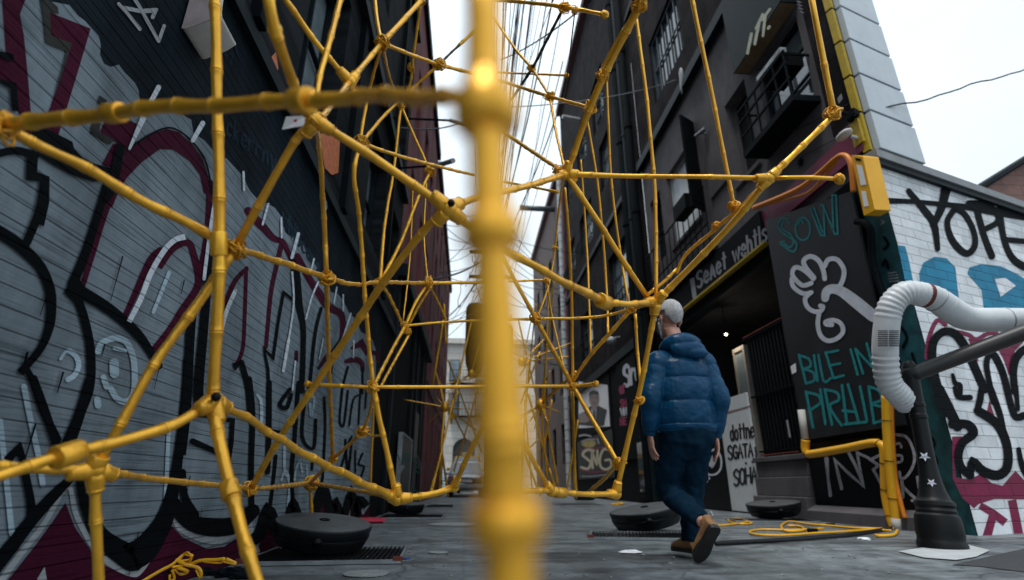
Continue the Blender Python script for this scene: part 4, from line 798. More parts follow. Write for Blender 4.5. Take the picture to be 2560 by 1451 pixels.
MB().quad((XR, YF+.01, 9), (XR+6, YF+.01, 9), (XR+6, YF+.01, 21.2), (XR, YF+.01, 21.2)).build('gable_wall', M_dkbrick, BB)
for (o, z) in ((ops[3], 5.5), (ops[4], 5.4), (ops[2], 9.9), (ops[6], 9.9)):
    mb = MB()
    for zz in (z-.25, z+.7): mb.box(XR-.3, XR-.27, o[0]-.2, o[1]+.2, zz, zz+.03)
    for i in range(10): y = o[0]-.2+i*(o[1]-o[0]+.4)/9; mb.box(XR-.298, XR-.272, y, y+.02, z-.25, z+.7)
    mb.build('balcony_railing', M_blackm, BB)
for y, r, n in ((13.6, .11, 0), (14.05, .08, 1), (14.45, .13, 0)):
    mb = MB(); mb.tube([(XR-.18, y, .1), (XR-.18, y, 20.5)], r, 10)
    for z in range(2, 20, 3): mb.tube([(XR-.18, y, z), (XR-.18, y, z+.12)], r*1.25, 10)
    mb.build('drainpipe', M_dkgreen if n else M_blackm, BB, smooth=False)
mb = MB(); mb.tube([(XR-.2, 26.1, 0), (XR-.2, 26.1, 17)], .13, 10)
for z in range(1, 34): mb.tube([(XR-.2, 26.1, z*.5), (XR-.2, 26.1, z*.5+.04)], .15, 10)
mb.build('white_pipe', M_concw, BB)
mb = MB(); a = onx(1388, 524, XR); mb.tube([(XR, a.y, a.z), (XR-2.2, a.y, a.z+.02)], .17, 12); tb = mb.build('vent_pipe', mat('pipe_grey', (.10, .12, .13), rough=.4), BB, smooth=True)
for (px, py, L1) in ((1450, 300, .9),):
    a = onx(px, py, XR); mb = MB(); mb.tube([(XR, a.y, a.z), (XR-L1, a.y-.3, a.z-.1)], .09, 10); mb.build('white_outlet_pipe', M_concw, BB)
RR = thing('far_red_building', 'maroon and brown building far up the right side of the alley', 'building', (XR, 33, 0))
ops = [(y, y+1.2, z, z+2) for y in (27.5, 30.5, 33.5, 36.5) for z in (1.5, 5.0, 8.6, 12.0)]
wall_x(XR-.05, 26.3, 40, 0, 17.5, ops, .2).build('wall', M_brnbrick, RR)
for i, o in enumerate(ops): window_x(XR-.05, o, .15, RR, 1, 2, gm=M_glass_refl if i % 4 == 1 else M_glass)
MB().box(XR-.3, XR+3, 26.3, 40, 17.5, 17.9).build('roof', M_maroon2, RR); MB().quad((XR-.05, 26.3, 0), (XR+4, 26.3, 0), (XR+4, 26.3, 17.5), (XR-.05, 26.3, 17.5)).build('gable_wall', M_maroon, RR)
# posters and boards on the dark shopfront
po = thing('man_poster', 'white poster with a grey suited man on the dark shopfront', 'poster', (XR, 21, 2.5))
pp = Paint(lambda px, py, off: onx(px, py, XR-.03-off), {'p': .002, 's': .008, 'h': .014, 'c': .02, 'k': .026}).origin(1280, 967)
pp.fill('p', [(498, -40), (716, -12), (735, 298), (500, 312)])
pp.fill('s', [(500, 285), (500, 235), (560, 165), (600, 140), (650, 145), (712, 175), (700, 230), (690, 290), (640, 300)]); pp.fill('h', _o(615, 92, 38, 58, 14)[:-1]); pp.fill('h', [(597, 140), (640, 138), (636, 170), (612, 185), (596, 165)])
pp.fill('c', [(590, 165), (612, 180), (636, 165), (628, 250), (600, 255)]); pp.fill('k', [(608, 180), (622, 178), (626, 240), (610, 250)])
pp.fill('k', [(576, 80), (580, 40), (610, 26), (645, 36), (656, 80), (648, 60), (620, 50), (590, 56)]); pp.line('k', 5, [(592, 82), (606, 80)], 0); pp.line('k', 5, [(622, 80), (640, 82)], 0); pp.line('k', 4, [(603, 122), (628, 122)], 0); pp.line('s', 4, [(614, 90), (611, 104), (618, 106)], 0)
pp.fill('h', [(500, 205), (540, 190), (585, 250), (560, 270), (505, 270)])
pp.build({'p': ('paper', M_paper), 's': ('printed_suit', M_suit), 'h': ('printed_face', M_photo_skin), 'c': ('printed_shirt', mat('photo_shirt', (.4, .42, .46))), 'k': ('printed_hair_and_tie', M_ink)}, po)
MB().box(XR-.03, XR, 18.4, 24.6, 2.35, 4.3).build('backing', M_blackm, po)
sn = thing('food_sign', 'black board with a hot dog drawing and cream graffiti letters below the poster', 'sign', (XR, 21, 1.6))
MB().box(XR-.04, XR, 18.4, 24.6, .72, 2.3).build('board', M_blackg, sn)
ps = Paint(lambda px, py, off: onx(px, py, XR-.04-off), {'c': .008, 'r': .004, 'w': .012}).origin(1280, 967)
for w, pts in [(20, [(612, 480), (560, 475), (530, 510), (560, 540), (590, 570), (570, 615), (520, 605)]), (18, [(605, 610), (600, 490), (635, 580), (640, 480)]), (18, [(735, 480), (690, 470), (660, 530), (665, 600), (710, 620), (745, 590), (735, 550), (700, 552)])]: ps.line('c', w, pts)
for w, pts in [(8, [(520, 480), (580, 460), (640, 462), (700, 455), (750, 470)]), (8, [(515, 625), (600, 640), (700, 630), (755, 600)])]: ps.line('r', w, pts)
ps.fill('y', _o(575, 425, 55, 32, 14)[:-1]); ps.line('w', 8, [(520, 410), (570, 395), (625, 395)]); ps.line('w', 14, [(505, 370), (545, 362), (590, 372)]); ps.line('w', 6, [(522, 672), (600, 672), (735, 655)])
ps.line('w', 12, [(640, 390), (650, 425)], 0)
ps.build({'c': ('cream_lettering', M_creampen), 'r': ('red_outline', M_pinkpen), 'y': ('food_drawing', mat('mustard', (.42, .33, .12))), 'w': ('white_lines', M_dullpen)}, sn)
sy = thing('column_sign', 'narrow black sign with white script and pink lettering beside the man', 'sign', (XR-.05, 16, 2.5))
MB().box(XR-.07, XR, 14.6, 17.3, 1.2, 4.25).build('board', M_blackm, sy)
py_ = Paint(lambda px, py, off: onx(px, py, XR-.07-off), {'w': .004, 'p': .004}).origin(0, 0, 1)
py_.text('w', 8, [(1562, 968), (1603, 950), (1598, 895), (1558, 918)], 'Sra', gap=.12); py_.text('p', 5, [(1550, 985), (1565, 980), (1562, 955), (1548, 960)], 'ar')
for i, y in enumerate((1000, 1022, 1046)): py_.text('p' if i != 1 else 'w', 4, [(1552, y+18), (1566, y+15), (1565, y-2), (1551, y)], ['SM', 'WN', 'HE'][i])
py_.build({'w': ('white_script', M_whitepen), 'p': ('pink_lettering', M_pinkpen)}, sy)
dd = thing('display_case', 'black framed glass display case low on the dark shopfront', 'display case', (XR, 14.4, 0))
MB().box(XR-.12, XR, 13.35, 15.6, .12, 1.75).build('frame', M_blackm, dd, bevel=.01); MB().box(XR-.13, XR-.121, 13.5, 15.45, .3, 1.6).build('glass_front', M_glass, dd)
# ================================================================= end of the alley
EB = thing('cream_stone_building', 'cream stone building with an arched doorway closing the far end of the alley', 'building', (0, 42, 0))
ex0, ex1 = -9.0, 9.0; YB = 42.0
ac = onY(1160, 1120, YB); aw = .85
mb = MB(); 
mb.quad((ex0, YB, 0), (ac.x-aw, YB, 0), (ac.x-aw, YB, 11.2), (ex0, YB, 11.2)); mb.quad((ac.x+aw, YB, 0), (ex1, YB, 0), (ex1, YB, 11.2), (ac.x+aw, YB, 11.2))
zs = 3.0; arc = [(ac.x-aw*math.cos(math.pi*i/12), zs+aw*math.sin(math.pi*i/12)) for i in range(13)]
for (xa, za), (xb, zb) in zip(arc, arc[1:]): mb.quad((xa, YB, za), (xb, YB, zb), (xb, YB, 11.2), (xa, YB, 11.2))
for (xa, za), (xb, zb) in zip([(ac.x-aw, 0)]+arc, arc+[(ac.x+aw, 0)]): mb.quad((xa, YB, za), (xb, YB, zb), (xb, YB+.5, zb), (xa, YB+.5, za))
mb.build('wall', M_cream, EB)
mb = MB(); mb.box(ac.x-aw, ac.x+aw, YB+.45, YB+.5, 0, zs+aw)
mb.build('door', mat('grey_door', (.18, .17, .16), rough=.7, pattern='brickx', pscale=.16), EB)
MB().box(ex0, ex1, YB-.3, YB+6, 11.2, 11.6).build('roof', M_cream, EB)
mb = MB()
for z in (5.4, 7.9):
    mb.box(-1.6, 1.4, YB-.9, YB-.02, z, z+.05)
    for zz in (.5, 1.0): mb.box(-1.6, 1.4, YB-.9, YB-.86, z+zz, z+zz+.03)
    for i in range(13): x = -1.6+i*.25; mb.box(x, x+.025, YB-.9, YB-.87, z+.05, z+1.0)
mb.build('fire_escape', M_blackm, EB)
for x in (-1.3, .8):
    for z in (5.6, 8.2):
        w = MB().box(x-.4, x+.4, YB-.06, YB-.01, z, z+1.7).build('window', M_blackm, EB); MB().box(x-.34, x+.34, YB-.075, YB-.061, z+.06, z+1.64).build('pane', M_glass_refl, w)
# ================================================================= yellow bamboo lattices
def bamboo(mb, pts, rad, wob=.25, seg=None, n=10, style=0, knots=1.0):
    """pts: 3D polyline, rad: radius per point -> jointed cane with swollen nodes"""
    if len(pts) > 2:
        P = cr([(*p, r) for p, r in zip(pts, rad)], 8)
    else:
        P = [(*p, r) for p, r in zip(pts, rad)]
    P = [(Vector(p[:3]), p[3]) for p in P]
    D = [0]
    for i in range(1, len(P)): D.append(D[-1]+(P[i][0]-P[i-1][0]).length)
    Ltot = D[-1]; ravg = sum(p[1] for p in P)/len(P)
    seg = seg or ravg*random.uniform(9, 12)
    ts = []; pos = random.uniform(.3, .8)*seg; nodes = []
    while pos < Ltot-seg*.15: nodes.append(pos); pos += seg*random.uniform(.8, 1.2)
    stn = {0.0: 1.0, Ltot: 1.0}
    for q in nodes:
        b = ravg
        for dx, k in ((-2.6, 1.0), (-1.2, 1.07), (-.5, 1.10), (-.3, 1.19), (-.13, 1.19), (-.06, 1.06), (.06, 1.06), (.13, 1.19), (.3, 1.17), (.55, 1.06), (1.6, 1.0)):
            t = q+dx*b
            if 0 < t < Ltot: stn[t] = 1+(k-1)*knots
    prev = 0
    for q in nodes+[Ltot]:
        m = (prev+q)/2
        if min(abs(m-s) for s in stn) > ravg*.5: stn[m] = .94
        prev = q
    S = sorted(stn); out = []; rr = []
    ph = random.uniform(0, 6.28); j = 0
    d0 = (P[-1][0]-P[0][0]).normalized(); u = d0.orthogonal().normalized(); w = d0.cross(u)
    for s in S:
        while j < len(D)-2 and D[j+1] < s: j += 1
        f = 0 if D[j+1] == D[j] else (s-D[j])/(D[j+1]-D[j])
        p = P[j][0].lerp(P[j+1][0], f); r = P[j][1]+(P[j+1][1]-P[j][1])*f
        e = min(1, s/(seg+1e-6), (Ltot-s)/(seg+1e-6))
        p = p+(u*math.sin(ph+s/seg*3.1)+w*math.cos(ph*1.7+s/seg*2.3))*ravg*wob*.45*max(0, e)
        out.append(p); rr.append(r*stn[s])
    mb.tube(out, rr, n)
NODES = {'A': (12, 312, 1.0), 'B': (588, 622, 1.45), 'C': (532, 1003, 1.35), 'Fj': (238, 1175, 1.25), 'Gj': (628, 1223, 2.2), 'Hj': (775, 1208, 4.4), 'E': (992, 1248, 2.4), 'I': (1120, 522, 1.55), 'J': (788, 303, 1.38),
 'K': (1415, 435, 2.3), 'L': (1640, 755, 2.5), 'M': (1922, 447, 2.1), 'N': (2085, 287, 2.1), 'Me': (2098, 448, 2.0), 'O': (1540, 1235, 2.6), 'P': (1378, 1228, 2.2), 'AA': (1135, 1218, 2.5), 'Q': (1432, 965, 3.0),
 'Qm': (1340, 798, 2.9), 'O2': (1545, 1158, 2.65), 'Z': (933, 968, 2.4), 'ZL': (768, 960, 2.4), 'ZR': (1490, 960, 2.9), 'Z2': (907, 1078, 3.0), 'J2': (832, 1148, 3.4), 'X': (1013, 815, 3.1), 'W': (950, 706, 2.6), 'Y': (1070, 708, 3.3),
 'B2': (816, 694, 2.0), 'R': (874, 205, 1.9), 'S': (955, 108, 2.2), 'T': (1098, 162, 2.6), 'U': (903, 358, 2.3), 'V': (1075, 430, 3.0), 'Ux': (1003, 266, 3.0), 'Lx': (1510, 755, 2.2), 'Kt': (1600, 15, 1.9), 'K1': (1475, 270, 2.4), 'K2': (1375, 242, 2.8),
 'Kl': (1580, 772, 2.75), 'Vn': (1834, 515, 2.3), 'G1': (1410, 18, 2.8), 'G2': (1512, 37, 2.7), 'G3': (1330, 172, 3.2), 'Kb': (1500, 180, 2.2)}
CPa, CPb, CPc, CPd, CPe = (1207, -90, .235), (1214, 250, .22), (1227, 580, .206), (1270, 1310, .183), (1280, 1500, .175)
def NP(q):
    if isinstance(q, str): q = NODES[q]
    return at(*q[:3]), q[2]
POLES = []                      # (start, end, radius) for joints
def pole(parent, spec, m=None, ground=False, **kw):
    """spec: list of (node or (px,py,d), apparent width)"""
    pts = []; rad = []
    for q, w in spec:
        p, d = NP(q); pts.append(p); rad.append(w*(.405 if parent.name.startswith('bamboo_dome') else .44)*d/F)
    if ground:
        d = (pts[-1]-pts[-2]); k = -pts[-1].z/d.z
        if k > 0: pts.append(pts[-1]+d*k); rad.append(rad[-1])
    mb = MB(); bamboo(mb, pts, rad, **kw)
    o = mb.build('pole', m or M_gold, parent, smooth=True)
    return o
def hub(parent, q, w, dirs=(), kind='hub'):
    p, d = NP(q); r = w*(.42 if kind == 'hub' else .44)*d/F; mb = MB()
    if kind == 'hub':
        mb.ball(p, r, 14, 10)
        for t in dirs:
            e, _ = NP(t); v = (e-p).normalized(); mb.tube([p+v*r*.2, p+v*r*1.0, p+v*r*1.9, p+v*r*2.3], [r*.92, r*.86, r*.72, r*.6], 12)
            mb.ring(p+v*r*2.0, v, r*.66, r*.12, 14, 5)
        o = mb.build('joint', M_gold, parent, smooth=True)
    elif kind == 'cap':
        mb.ball(p, r, 12, 8); 
        for i in range(3): mb.ring(p, Vector((random.gauss(0, 1), random.gauss(0, 1), random.gauss(0, 1))), r*.95, r*.2, 12, 5, .08)
        o = mb.build('end_knob', M_goldd, parent, smooth=True)
    else:
        mb.ball(p, r*.75, 10, 7)
        for i in range(12):
            ax = Vector((random.gauss(0, .8), random.gauss(0, .8), random.gauss(0, 1))); off = Vector((random.gauss(0, 1), random.gauss(0, 1), random.gauss(0, 1)))*r*.22
            mb.ring(p+off, ax, r*random.uniform(.72, 1.0), r*random.uniform(.09, .17), 14, 5, .16)
        o = mb.build('lashing', M_goldd, parent, smooth=True)
    return o
def sleeve(parent, q, q2, w, ln):
    p, d = NP(q); e, _ = NP(q2); v = (e-p).normalized(); r = w/2*d/F; h = ln/2*d/F; mb = MB()
    mb.tube([p-v*h, p-v*h*.98, p-v*h*.9, p+v*h*.9, p+v*h*.98, p+v*h], [r*.8, r*.95, r, r, r*.95, r*.8], 18)
    return mb.build('collar', M_gold, parent, smooth=True)
g0 = at(1265, 1310, .183)
NF = thing('bamboo_scaffold', 'thick out of focus yellow post with the near yellow poles branching to the left edge', 'scaffold', (g0.x, g0.y, 0))
pole(NF, [(CPa, 112), (CPb, 108), (CPc, 124), (CPd, 156), (CPe, 162)], ground=True, seg=.16, wob=.05, n=20, knots=.8)
p_, d_ = NP((1214, 262, .219)); v_ = (NP(CPb)[0]-NP(CPc)[0]).normalized(); k_ = d_/F; MB().lathe([(46*k_, 90*k_), (54*k_, 68*k_), (68*k_, 40*k_), (80*k_, 14*k_), (84*k_, -12*k_), (84*k_, -46*k_), (76*k_, -66*k_), (60*k_, -78*k_), (44*k_, -82*k_)], p_, 26, v_).build('joint', M_gold, NF, smooth=True); sleeve(NF, (1228, 580, .206), (1230, 620, .205), 158, 84); sleeve(NF, (1269, 1305, .1835), (1271, 1340, .1825), 186, 92)
pole(NF, [((1185, 254, .24), 42), ((1090, 243, .44), 46), ((920, 242, .64), 43), ((755, 252, .74), 42), ((580, 262, .82), 40), ((410, 268, .88), 41), ((280, 284, .93), 40), ((130, 300, .97), 42), ('A', 44)], seg=.10, wob=.25, n=14)
sleeve(NF, (755, 252, .74), (700, 256, .77), 64, 62); sleeve(NF, (285, 283, .93), (200, 292, .95), 50, 50); hub(NF, 'A', 70, [], 'lash')
pole(NF, [((20, 325, 1.02), 30), ((160, 395, 1.11), 30), ((300, 470, 1.21), 30), ((440, 545, 1.32), 28), ('B', 26)], seg=.11, wob=.5)
pole(NF, [((536, -60, 1.42), 28), ((545, 330, 1.38), 29), ((549, 640, 1.36), 32), ('C', 32)], seg=.16, wob=.12, n=12); hub(NF, 'B', 52, [], 'lash'); sleeve(NF, (546, 610, 1.36), (547, 650, 1.36), 40, 60)
hub(NF, 'C', 62, [(440, 1060, 1.2), (575, 1180, 1.3), (640, 1060, 1.5)]); mb = MB(); pc, dc = NP('C'); mb.ball(at(540, 993, 1.315), .012); mb.build('bolt_cap', M_blackg, NF, smooth=True)
pole(NF, [('C', 32), ((552, 1120, 1.3), 34), ((577, 1225, 1.26), 36), ((606, 1330, 1.2), 36), ((645, 1460, 1.13), 38)], ground=True, seg=.15, wob=.1, n=12); sleeve(NF, (575, 1225, 1.26), (590, 1280, 1.23), 46, 42)
pole(NF, [('C', 30), ((440, 1060, 1.25), 30), ((330, 1095, 1.17), 32), ((170, 1136, 1.06), 32), ((0, 1190, .97), 34), ((-120, 1225, .9), 36)], seg=.11, wob=.12, n=12); sleeve(NF, (170, 1136, 1.06), (90, 1162, 1.0), 60, 66)
pole(NF, [('B', 26), ((520, 725, 1.42), 28), ((400, 890, 1.34), 27), ((310, 1045, 1.28), 28), ('Fj', 28)], seg=.14, wob=.2); sleeve(NF, (240, 1160, 1.25), (270, 1110, 1.26), 46, 44)
hub(NF, 'Fj', 60, [(190, 1182, 1.22), (240, 1260, 1.25), (300, 1192, 1.3)])
pole(NF, [('Fj', 28), ((240, 1300, 1.25), 28), ((246, 1440, 1.25), 28)], ground=True, seg=.17, wob=.1); pole(NF, [('Fj', 26), ((90, 1172, 1.15), 28), ((-90, 1158, 1.02), 30)], seg=.12, wob=.1)
pole(NF, [('Fj', 22), ((400, 1200, 1.6), 18), ((560, 1215, 2.0), 15), ('Gj', 14)], seg=.13, wob=.1)
# paper tag tied to the near dome joint
g1 = NP('L')[0]
DM = thing('bamboo_dome', 'large web of yellow bamboo poles lashed into triangles across the alley', 'bamboo dome', (0.3, 2.4, 0))
def dp(*a, **k): return pole(DM, list(a), **k)
dp(('B', 22), ((700, 655, 1.7), 20), ('B2', 17), ((890, 712, 2.3), 13), ('W', 12), ('Y', 11), ((1230, 706, 3.6), 10))
hub(DM, 'B2', 40, [], 'lash'); hub(DM, 'W', 30, [], 'lash'); hub(DM, 'Y', 32, [], 'lash'); hub(DM, 'Gj', 38, [], 'lash')
dp(('C', 26), ((640, 1060, 1.55), 23), ((760, 1135, 1.85), 23), ((880, 1195, 2.15), 23), ('E', 24), seg=.12, wob=.5)
dp(('Gj', 20), ((700, 1095, 2.05), 21), ((800, 945, 1.9), 22), ((960, 705, 1.7), 24), ((1070, 565, 1.6), 25), ('I', 26), wob=.05, seg=.19)
hub(DM, 'I', 56, [(1060, 470, 1.53), (1075, 575, 1.58), (1165, 560, 1.6), (1170, 500, 1.62)]); MB().ball(at(1128, 508, 1.51), .011).build('bolt_cap', M_blackg, DM, smooth=True)
dp(('I', 28), ((1000, 440, 1.5), 28), ((880, 360, 1.43), 28), ('J', 30), wob=.12, seg=.17)
dp(('I', 24), ((1180, 572, 1.62), 24), ((1290, 640, 1.75), 25), ((1390, 695, 1.9), 25), ((1450, 725, 2.05), 26), ('Lx', 30), wob=.25)
hub(DM, 'J', 50, [(850, 340, 1.41), (745, 365, 1.4)], 'hub'); hub(DM, 'J', 46, [], 'lash')
dp(('Lx', 22), ((1575, 760, 2.3), 19), ('L', 20), wob=.15); sleeve(DM, 'Lx', (1480, 742, 2.1), 38, 52)
dp(('I', 24), ((1200, 492, 1.7), 22), ((1320, 465, 2.0), 20), ('K', 20), wob=.1)
hub(DM, 'K', 34, [(1390, 440, 2.25), (1460, 470, 2.35), (1450, 435, 2.3), (1425, 400, 2.28)]); hub(DM, (1395, 425, 2.32), 26, [], 'lash')
hub(DM, 'L', 38, [(1590, 757, 2.45), (1700, 690, 2.4), (1630, 820, 2.5)])
dp(('L', 20), ((1740, 655, 2.38), 20), ((1830, 560, 2.25), 21), ('M', 21), wob=.05, seg=.26); dp(('M', 20), ((2010, 362, 2.1), 19), ('N', 19), wob=.1)
hub(DM, 'M', 36, [(1890, 480, 2.12), (1960, 410, 2.1), (1880, 446, 2.1)]); hub(DM, 'N', 40, [(2075, 240, 2.1), (2050, 322, 2.1)], 'lash')
dp(('K', 18), ((1600, 442, 2.25), 15), ((1780, 442, 2.15), 15), ('M', 17), wob=.25, seg=.22); dp(('M', 16), ((2000, 444, 2.05), 13), ('Me', 14), wob=.1, seg=.2); hub(DM, 'Me', 30, [], 'cap')
dp(('N', 19), ((2058, 150, 2.1), 18), ((2035, 30, 2.1), 18), ((2018, -60, 2.1), 18), wob=.04, seg=.3)
dp(('M', 14), ((1850, 520, 2.25), 13), ((1790, 572, 2.4), 12), ((1735, 618, 2.5), 11), ((1705, 650, 2.55), 10), ((1692, 685, 2.58), 9), wob=.3); dp(((1692, 672, 2.6), 9), ((1660, 705, 2.6), 11), ((1612, 742, 2.6), 11), wob=.1); hub(DM, (1789, 565, 2.39), 20, [], 'lash')
dp(('K', 18), ((1500, 562, 2.35), 18), ((1570, 672, 2.42), 18), ((1622, 748, 2.5), 18), wob=.05, seg=.24)
dp(('K', 18), ((1440, 370, 2.25), 20), ((1478, 262, 2.15), 22), ((1508, 190, 2.08), 24), ((1555, 100, 2.0), 25), ('Kt', 26), ((1635, -60, 1.8), 28), wob=.25); dp(('Kb', 8), ((1540, 105, 2.04), 9), ((1588, 30, 1.93), 9), wob=.2); hub(DM, 'Kt', 36, [], 'lash'); hub(DM, (1507, 188, 2.08), 30, [], 'lash')
dp(((1235, 315, 3.2), 11), ((1320, 372, 2.8), 12), ('K', 13), wob=.1); dp(('K2', 8), ((1390, 330, 2.6), 8), ('K', 9), wob=.1)
dp(((1225, 195, 3.3), 10), ((1290, 215, 3.1), 10), ('K2', 11), ('K1', 12), wob=.1); hub(DM, 'K2', 26, [], 'lash'); hub(DM, 'K1', 34, [], 'lash')
dp(((1230, 40, 3.6), 7), ((1290, 125, 3.4), 8), ('G3', 8), ('K2', 8), wob=.1); dp(('G1', 9), ((1365, 105, 3.0), 9), ('G3', 9), ((1278, 250, 3.5), 8), m=M_ydark, wob=.0); hub(DM, 'G3', 20, [], 'lash')
dp(((1230, 0, 3.1), 10), ((1330, 8, 2.95), 11), ('G1', 12), ('G2', 11), wob=.1); hub(DM, 'G1', 30, [], 'lash'); hub(DM, 'G2', 22, [], 'cap'); dp(((1437, 30, 2.75), 4), ((1418, 190, 3.0), 4), ((1408, 248, 3.05), 4), m=M_ydark, wob=0); hub(DM, (1437, 25, 2.75), 18, [], 'lash')
dp(((1230, 181, 3.4), 6), ((1320, 185, 3.3), 6), ((1416, 189, 3.1), 7), wob=.1); hub(DM, (1416, 189, 3.1), 14, [], 'cap')
dp(((1260, 455, 3.0), 9), ((1340, 470, 2.9), 8), ((1392, 480, 2.8), 9), wob=.1); hub(DM, (1392, 480, 2.8), 12, [], 'cap')
dp(('L', 18), ((1622, 860, 2.52), 17), ((1600, 975, 2.56), 17), ((1568, 1110, 2.6), 17), ('O', 18), wob=.15, seg=.2); hub(DM, (1600, 1000, 2.56), 26, [], 'lash'); hub(DM, 'O', 34, [(1548, 1190, 2.6), (1490, 1234, 2.5)])
dp(('O', 18), ((1460, 1236, 2.4), 17), ('P', 18), ((1300, 1228, 2.0), 18), wob=.1); sleeve(DM, (1400, 1232, 2.25), (1420, 1233, 2.3), 26, 44)
hub(DM, 'P', 34, [(1355, 1195, 2.15), (1420, 1233, 2.28)]); dp(('P', 17), ((1340, 1165, 2.1), 16), ((1295, 1075, 2.0), 15), ((1230, 950, 1.9), 14), wob=.05)
dp(('Q', 14), ((1490, 1065, 2.8), 14), ('O2', 15), wob=.1); hub(DM, 'O2', 30, [], 'lash'); dp(('O2', 12), ((1510, 1198, 2.9), 12), ((1472, 1230, 3.1), 11), wob=.1)
dp(('Q', 14), ((1385, 880, 2.95), 14), ('Qm', 14), ((1300, 725, 2.8), 13), ((1255, 640, 2.7), 12), wob=.1); hub(DM, 'Qm', 30, [], 'lash'); hub(DM, 'Q', 26, [], 'lash')
dp(('ZL', 13), ((850, 965, 2.4), 12), ('Z', 12), ((1080, 968, 2.5), 11), ((1230, 966, 2.7), 11), ('Q', 12), ('ZR', 13), wob=.1, seg=.25); hub(DM, 'ZL', 18, [], 'cap'); hub(DM, 'ZR', 18, [], 'cap')
dp(((1225, 800, 3.0), 9), ('Qm', 9), ((1490, 793, 2.85), 9), ('Kl', 10), ('L', 12), wob=.15); hub(DM, 'Kl', 24, [], 'lash')
dp(('Kl', 12), ((1510, 850, 2.85), 12), ((1460, 910, 2.95), 11), ((1432, 955, 3.0), 10), wob=.25)
# long vertical canes on the right
for spec in [[((1590, 40, 2.7), 10), ((1618, 260, 2.65), 11), ((1638, 500, 2.6), 12), ('L', 12)], [((1722, -40, 2.3), 13), ((1770, 190, 2.3), 13), ((1808, 380, 2.3), 13), ('Vn', 13)], [((1515, 150, 3.0), 7), ((1528, 450, 3.0), 8), ((1552, 640, 3.0), 8), ((1571, 755, 2.9), 8)],
             [((1466, 290, 3.2), 7), ((1495, 470, 3.2), 8), ((1515, 700, 3.2), 8), ((1520, 838, 3.0), 8)], [((1412, 470, 2.7), 9), ((1425, 640, 2.85), 10), ((1430, 800, 3.0), 10), ('Q', 10)], [((1452, 400, 3.5), 6), ((1468, 640, 3.5), 7), ((1477, 882, 3.2), 7)],
             [((1588, 785, 2.9), 10), ((1594, 880, 2.9), 10), ((1602, 962, 2.8), 11)], [((1365, 700, 3.6), 6), ((1382, 800, 3.6), 6), ((1411, 925, 3.4), 6)], [((1432, 975, 3.4), 8), ((1436, 1110, 3.6), 8), ((1434, 1222, 3.8), 8)], [((1372, 700, 3.9), 5), ((1366, 880, 3.9), 5), ((1360, 1010, 4), 5)],
             [((1338, 805, 3.5), 7), ((1370, 720, 3.6), 6), ((1385, 640, 3.7), 6), ((1400, 500, 3.6), 7), ((1410, 440, 3.2), 8)]]: dp(*spec, wob=.2, seg=.17)
hub(DM, 'Vn', 30, [], 'lash'); hub(DM, (1366, 702, 3.6), 16, [], 'lash'); hub(DM, (1388, 620, 3.7), 14, [], 'lash'); dp(((1270, 704, 3.6), 7), ((1372, 700, 3.6), 7), wob=.1)
# left half of the web
dp(('J', 15), ((800, 390, 1.7), 15), ((812, 590, 1.95), 15), ('B2', 15), ((822, 900, 2.6), 13), ('J2', 12), wob=.15); hub(DM, 'J2', 22, [], 'lash')
dp(('J', 24), ((740, 350, 1.4), 24), ((660, 490, 1.42), 25), ('B', 26), wob=.05, seg=.2); dp(('J', 20), ((815, 280, 1.5), 18), ('R', 18), ('S', 17), ((1050, 5, 2.5), 16), ((1095, -45, 2.6), 16), wob=.05, seg=.2)
dp(((665, -40, 1.05), 36), ((690, 90, 1.1), 34), ((725, 185, 1.2), 30), ((765, 285, 1.33), 26), seg=.13, wob=.3, n=14); hub(DM, (687, 75, 1.1), 44, [], 'hub')
dp(((700, -20, 1.7), 20), ((770, 80, 1.78), 19), ((830, 155, 1.85), 18), ('R', 17), wob=.25); hub(DM, 'R', 40, [(835, 160, 1.86), (900, 175, 1.95)])
dp(((858, -30, 1.75), 18), ((828, 90, 1.6), 18), ((800, 190, 1.5), 18), ((786, 290, 1.4), 18), wob=.05); hub(DM, 'S', 38, [], 'lash')
dp(('S', 12), ((942, 50, 2.3), 12), ((935, -30, 2.4), 12), wob=.1); dp(('S', 10), ((970, 180, 2.5), 9), ((985, 225, 2.7), 8), ('Ux', 8), wob=.1); dp(('S', 13), ((1030, 138, 2.4), 11), ('T', 11), ((1175, 182, 2.8), 11), ((1230, 197, 3), 10), wob=.1)
hub(DM, 'T', 32, [], 'lash'); dp(('T', 10), ((1060, 195, 2.6), 10), ((1020, 232, 2.6), 10), ((960, 290, 2.5), 11), ('U', 12), wob=.1); dp(('T', 8), ((1130, 130, 2.7), 7), ((1172, 92, 2.8), 8), m=M_ydark, wob=0); dp(((1148, 113, 2.73), 10), ((1190, 75, 2.8), 10), wob=.0)
dp(((1052, 5, 2.8), 10), ((1035, 130, 2.9), 9), ((1024, 215, 3.0), 9), ('Ux', 9), ((985, 420, 2.9), 9), ((962, 560, 2.75), 10), ('W', 11), wob=.15); hub(DM, (1027, 170, 2.95), 20, [], 'lash'); hub(DM, 'Ux', 20, [], 'lash'); hub(DM, (1050, 3, 2.8), 26, [], 'lash')
dp(('S', 10), ((925, 220, 2.4), 10), ((905, 320, 2.35), 11), ('U', 11), wob=.1); hub(DM, 'U', 36, [], 'lash'); dp(('U', 13), ((990, 388, 2.5), 11), ((1090, 415, 2.8), 10), ((1185, 438, 3.1), 9), wob=.15); hub(DM, 'V', 24, [], 'lash')
dp(('V', 9), ((1045, 495, 2.9), 10), ((1000, 610, 2.75), 11), ('W', 11), seg=.06, wob=.1); dp(('Ux', 8), ((1035, 340, 3), 8), ((1060, 395, 3), 8), ('V', 8), wob=.1)
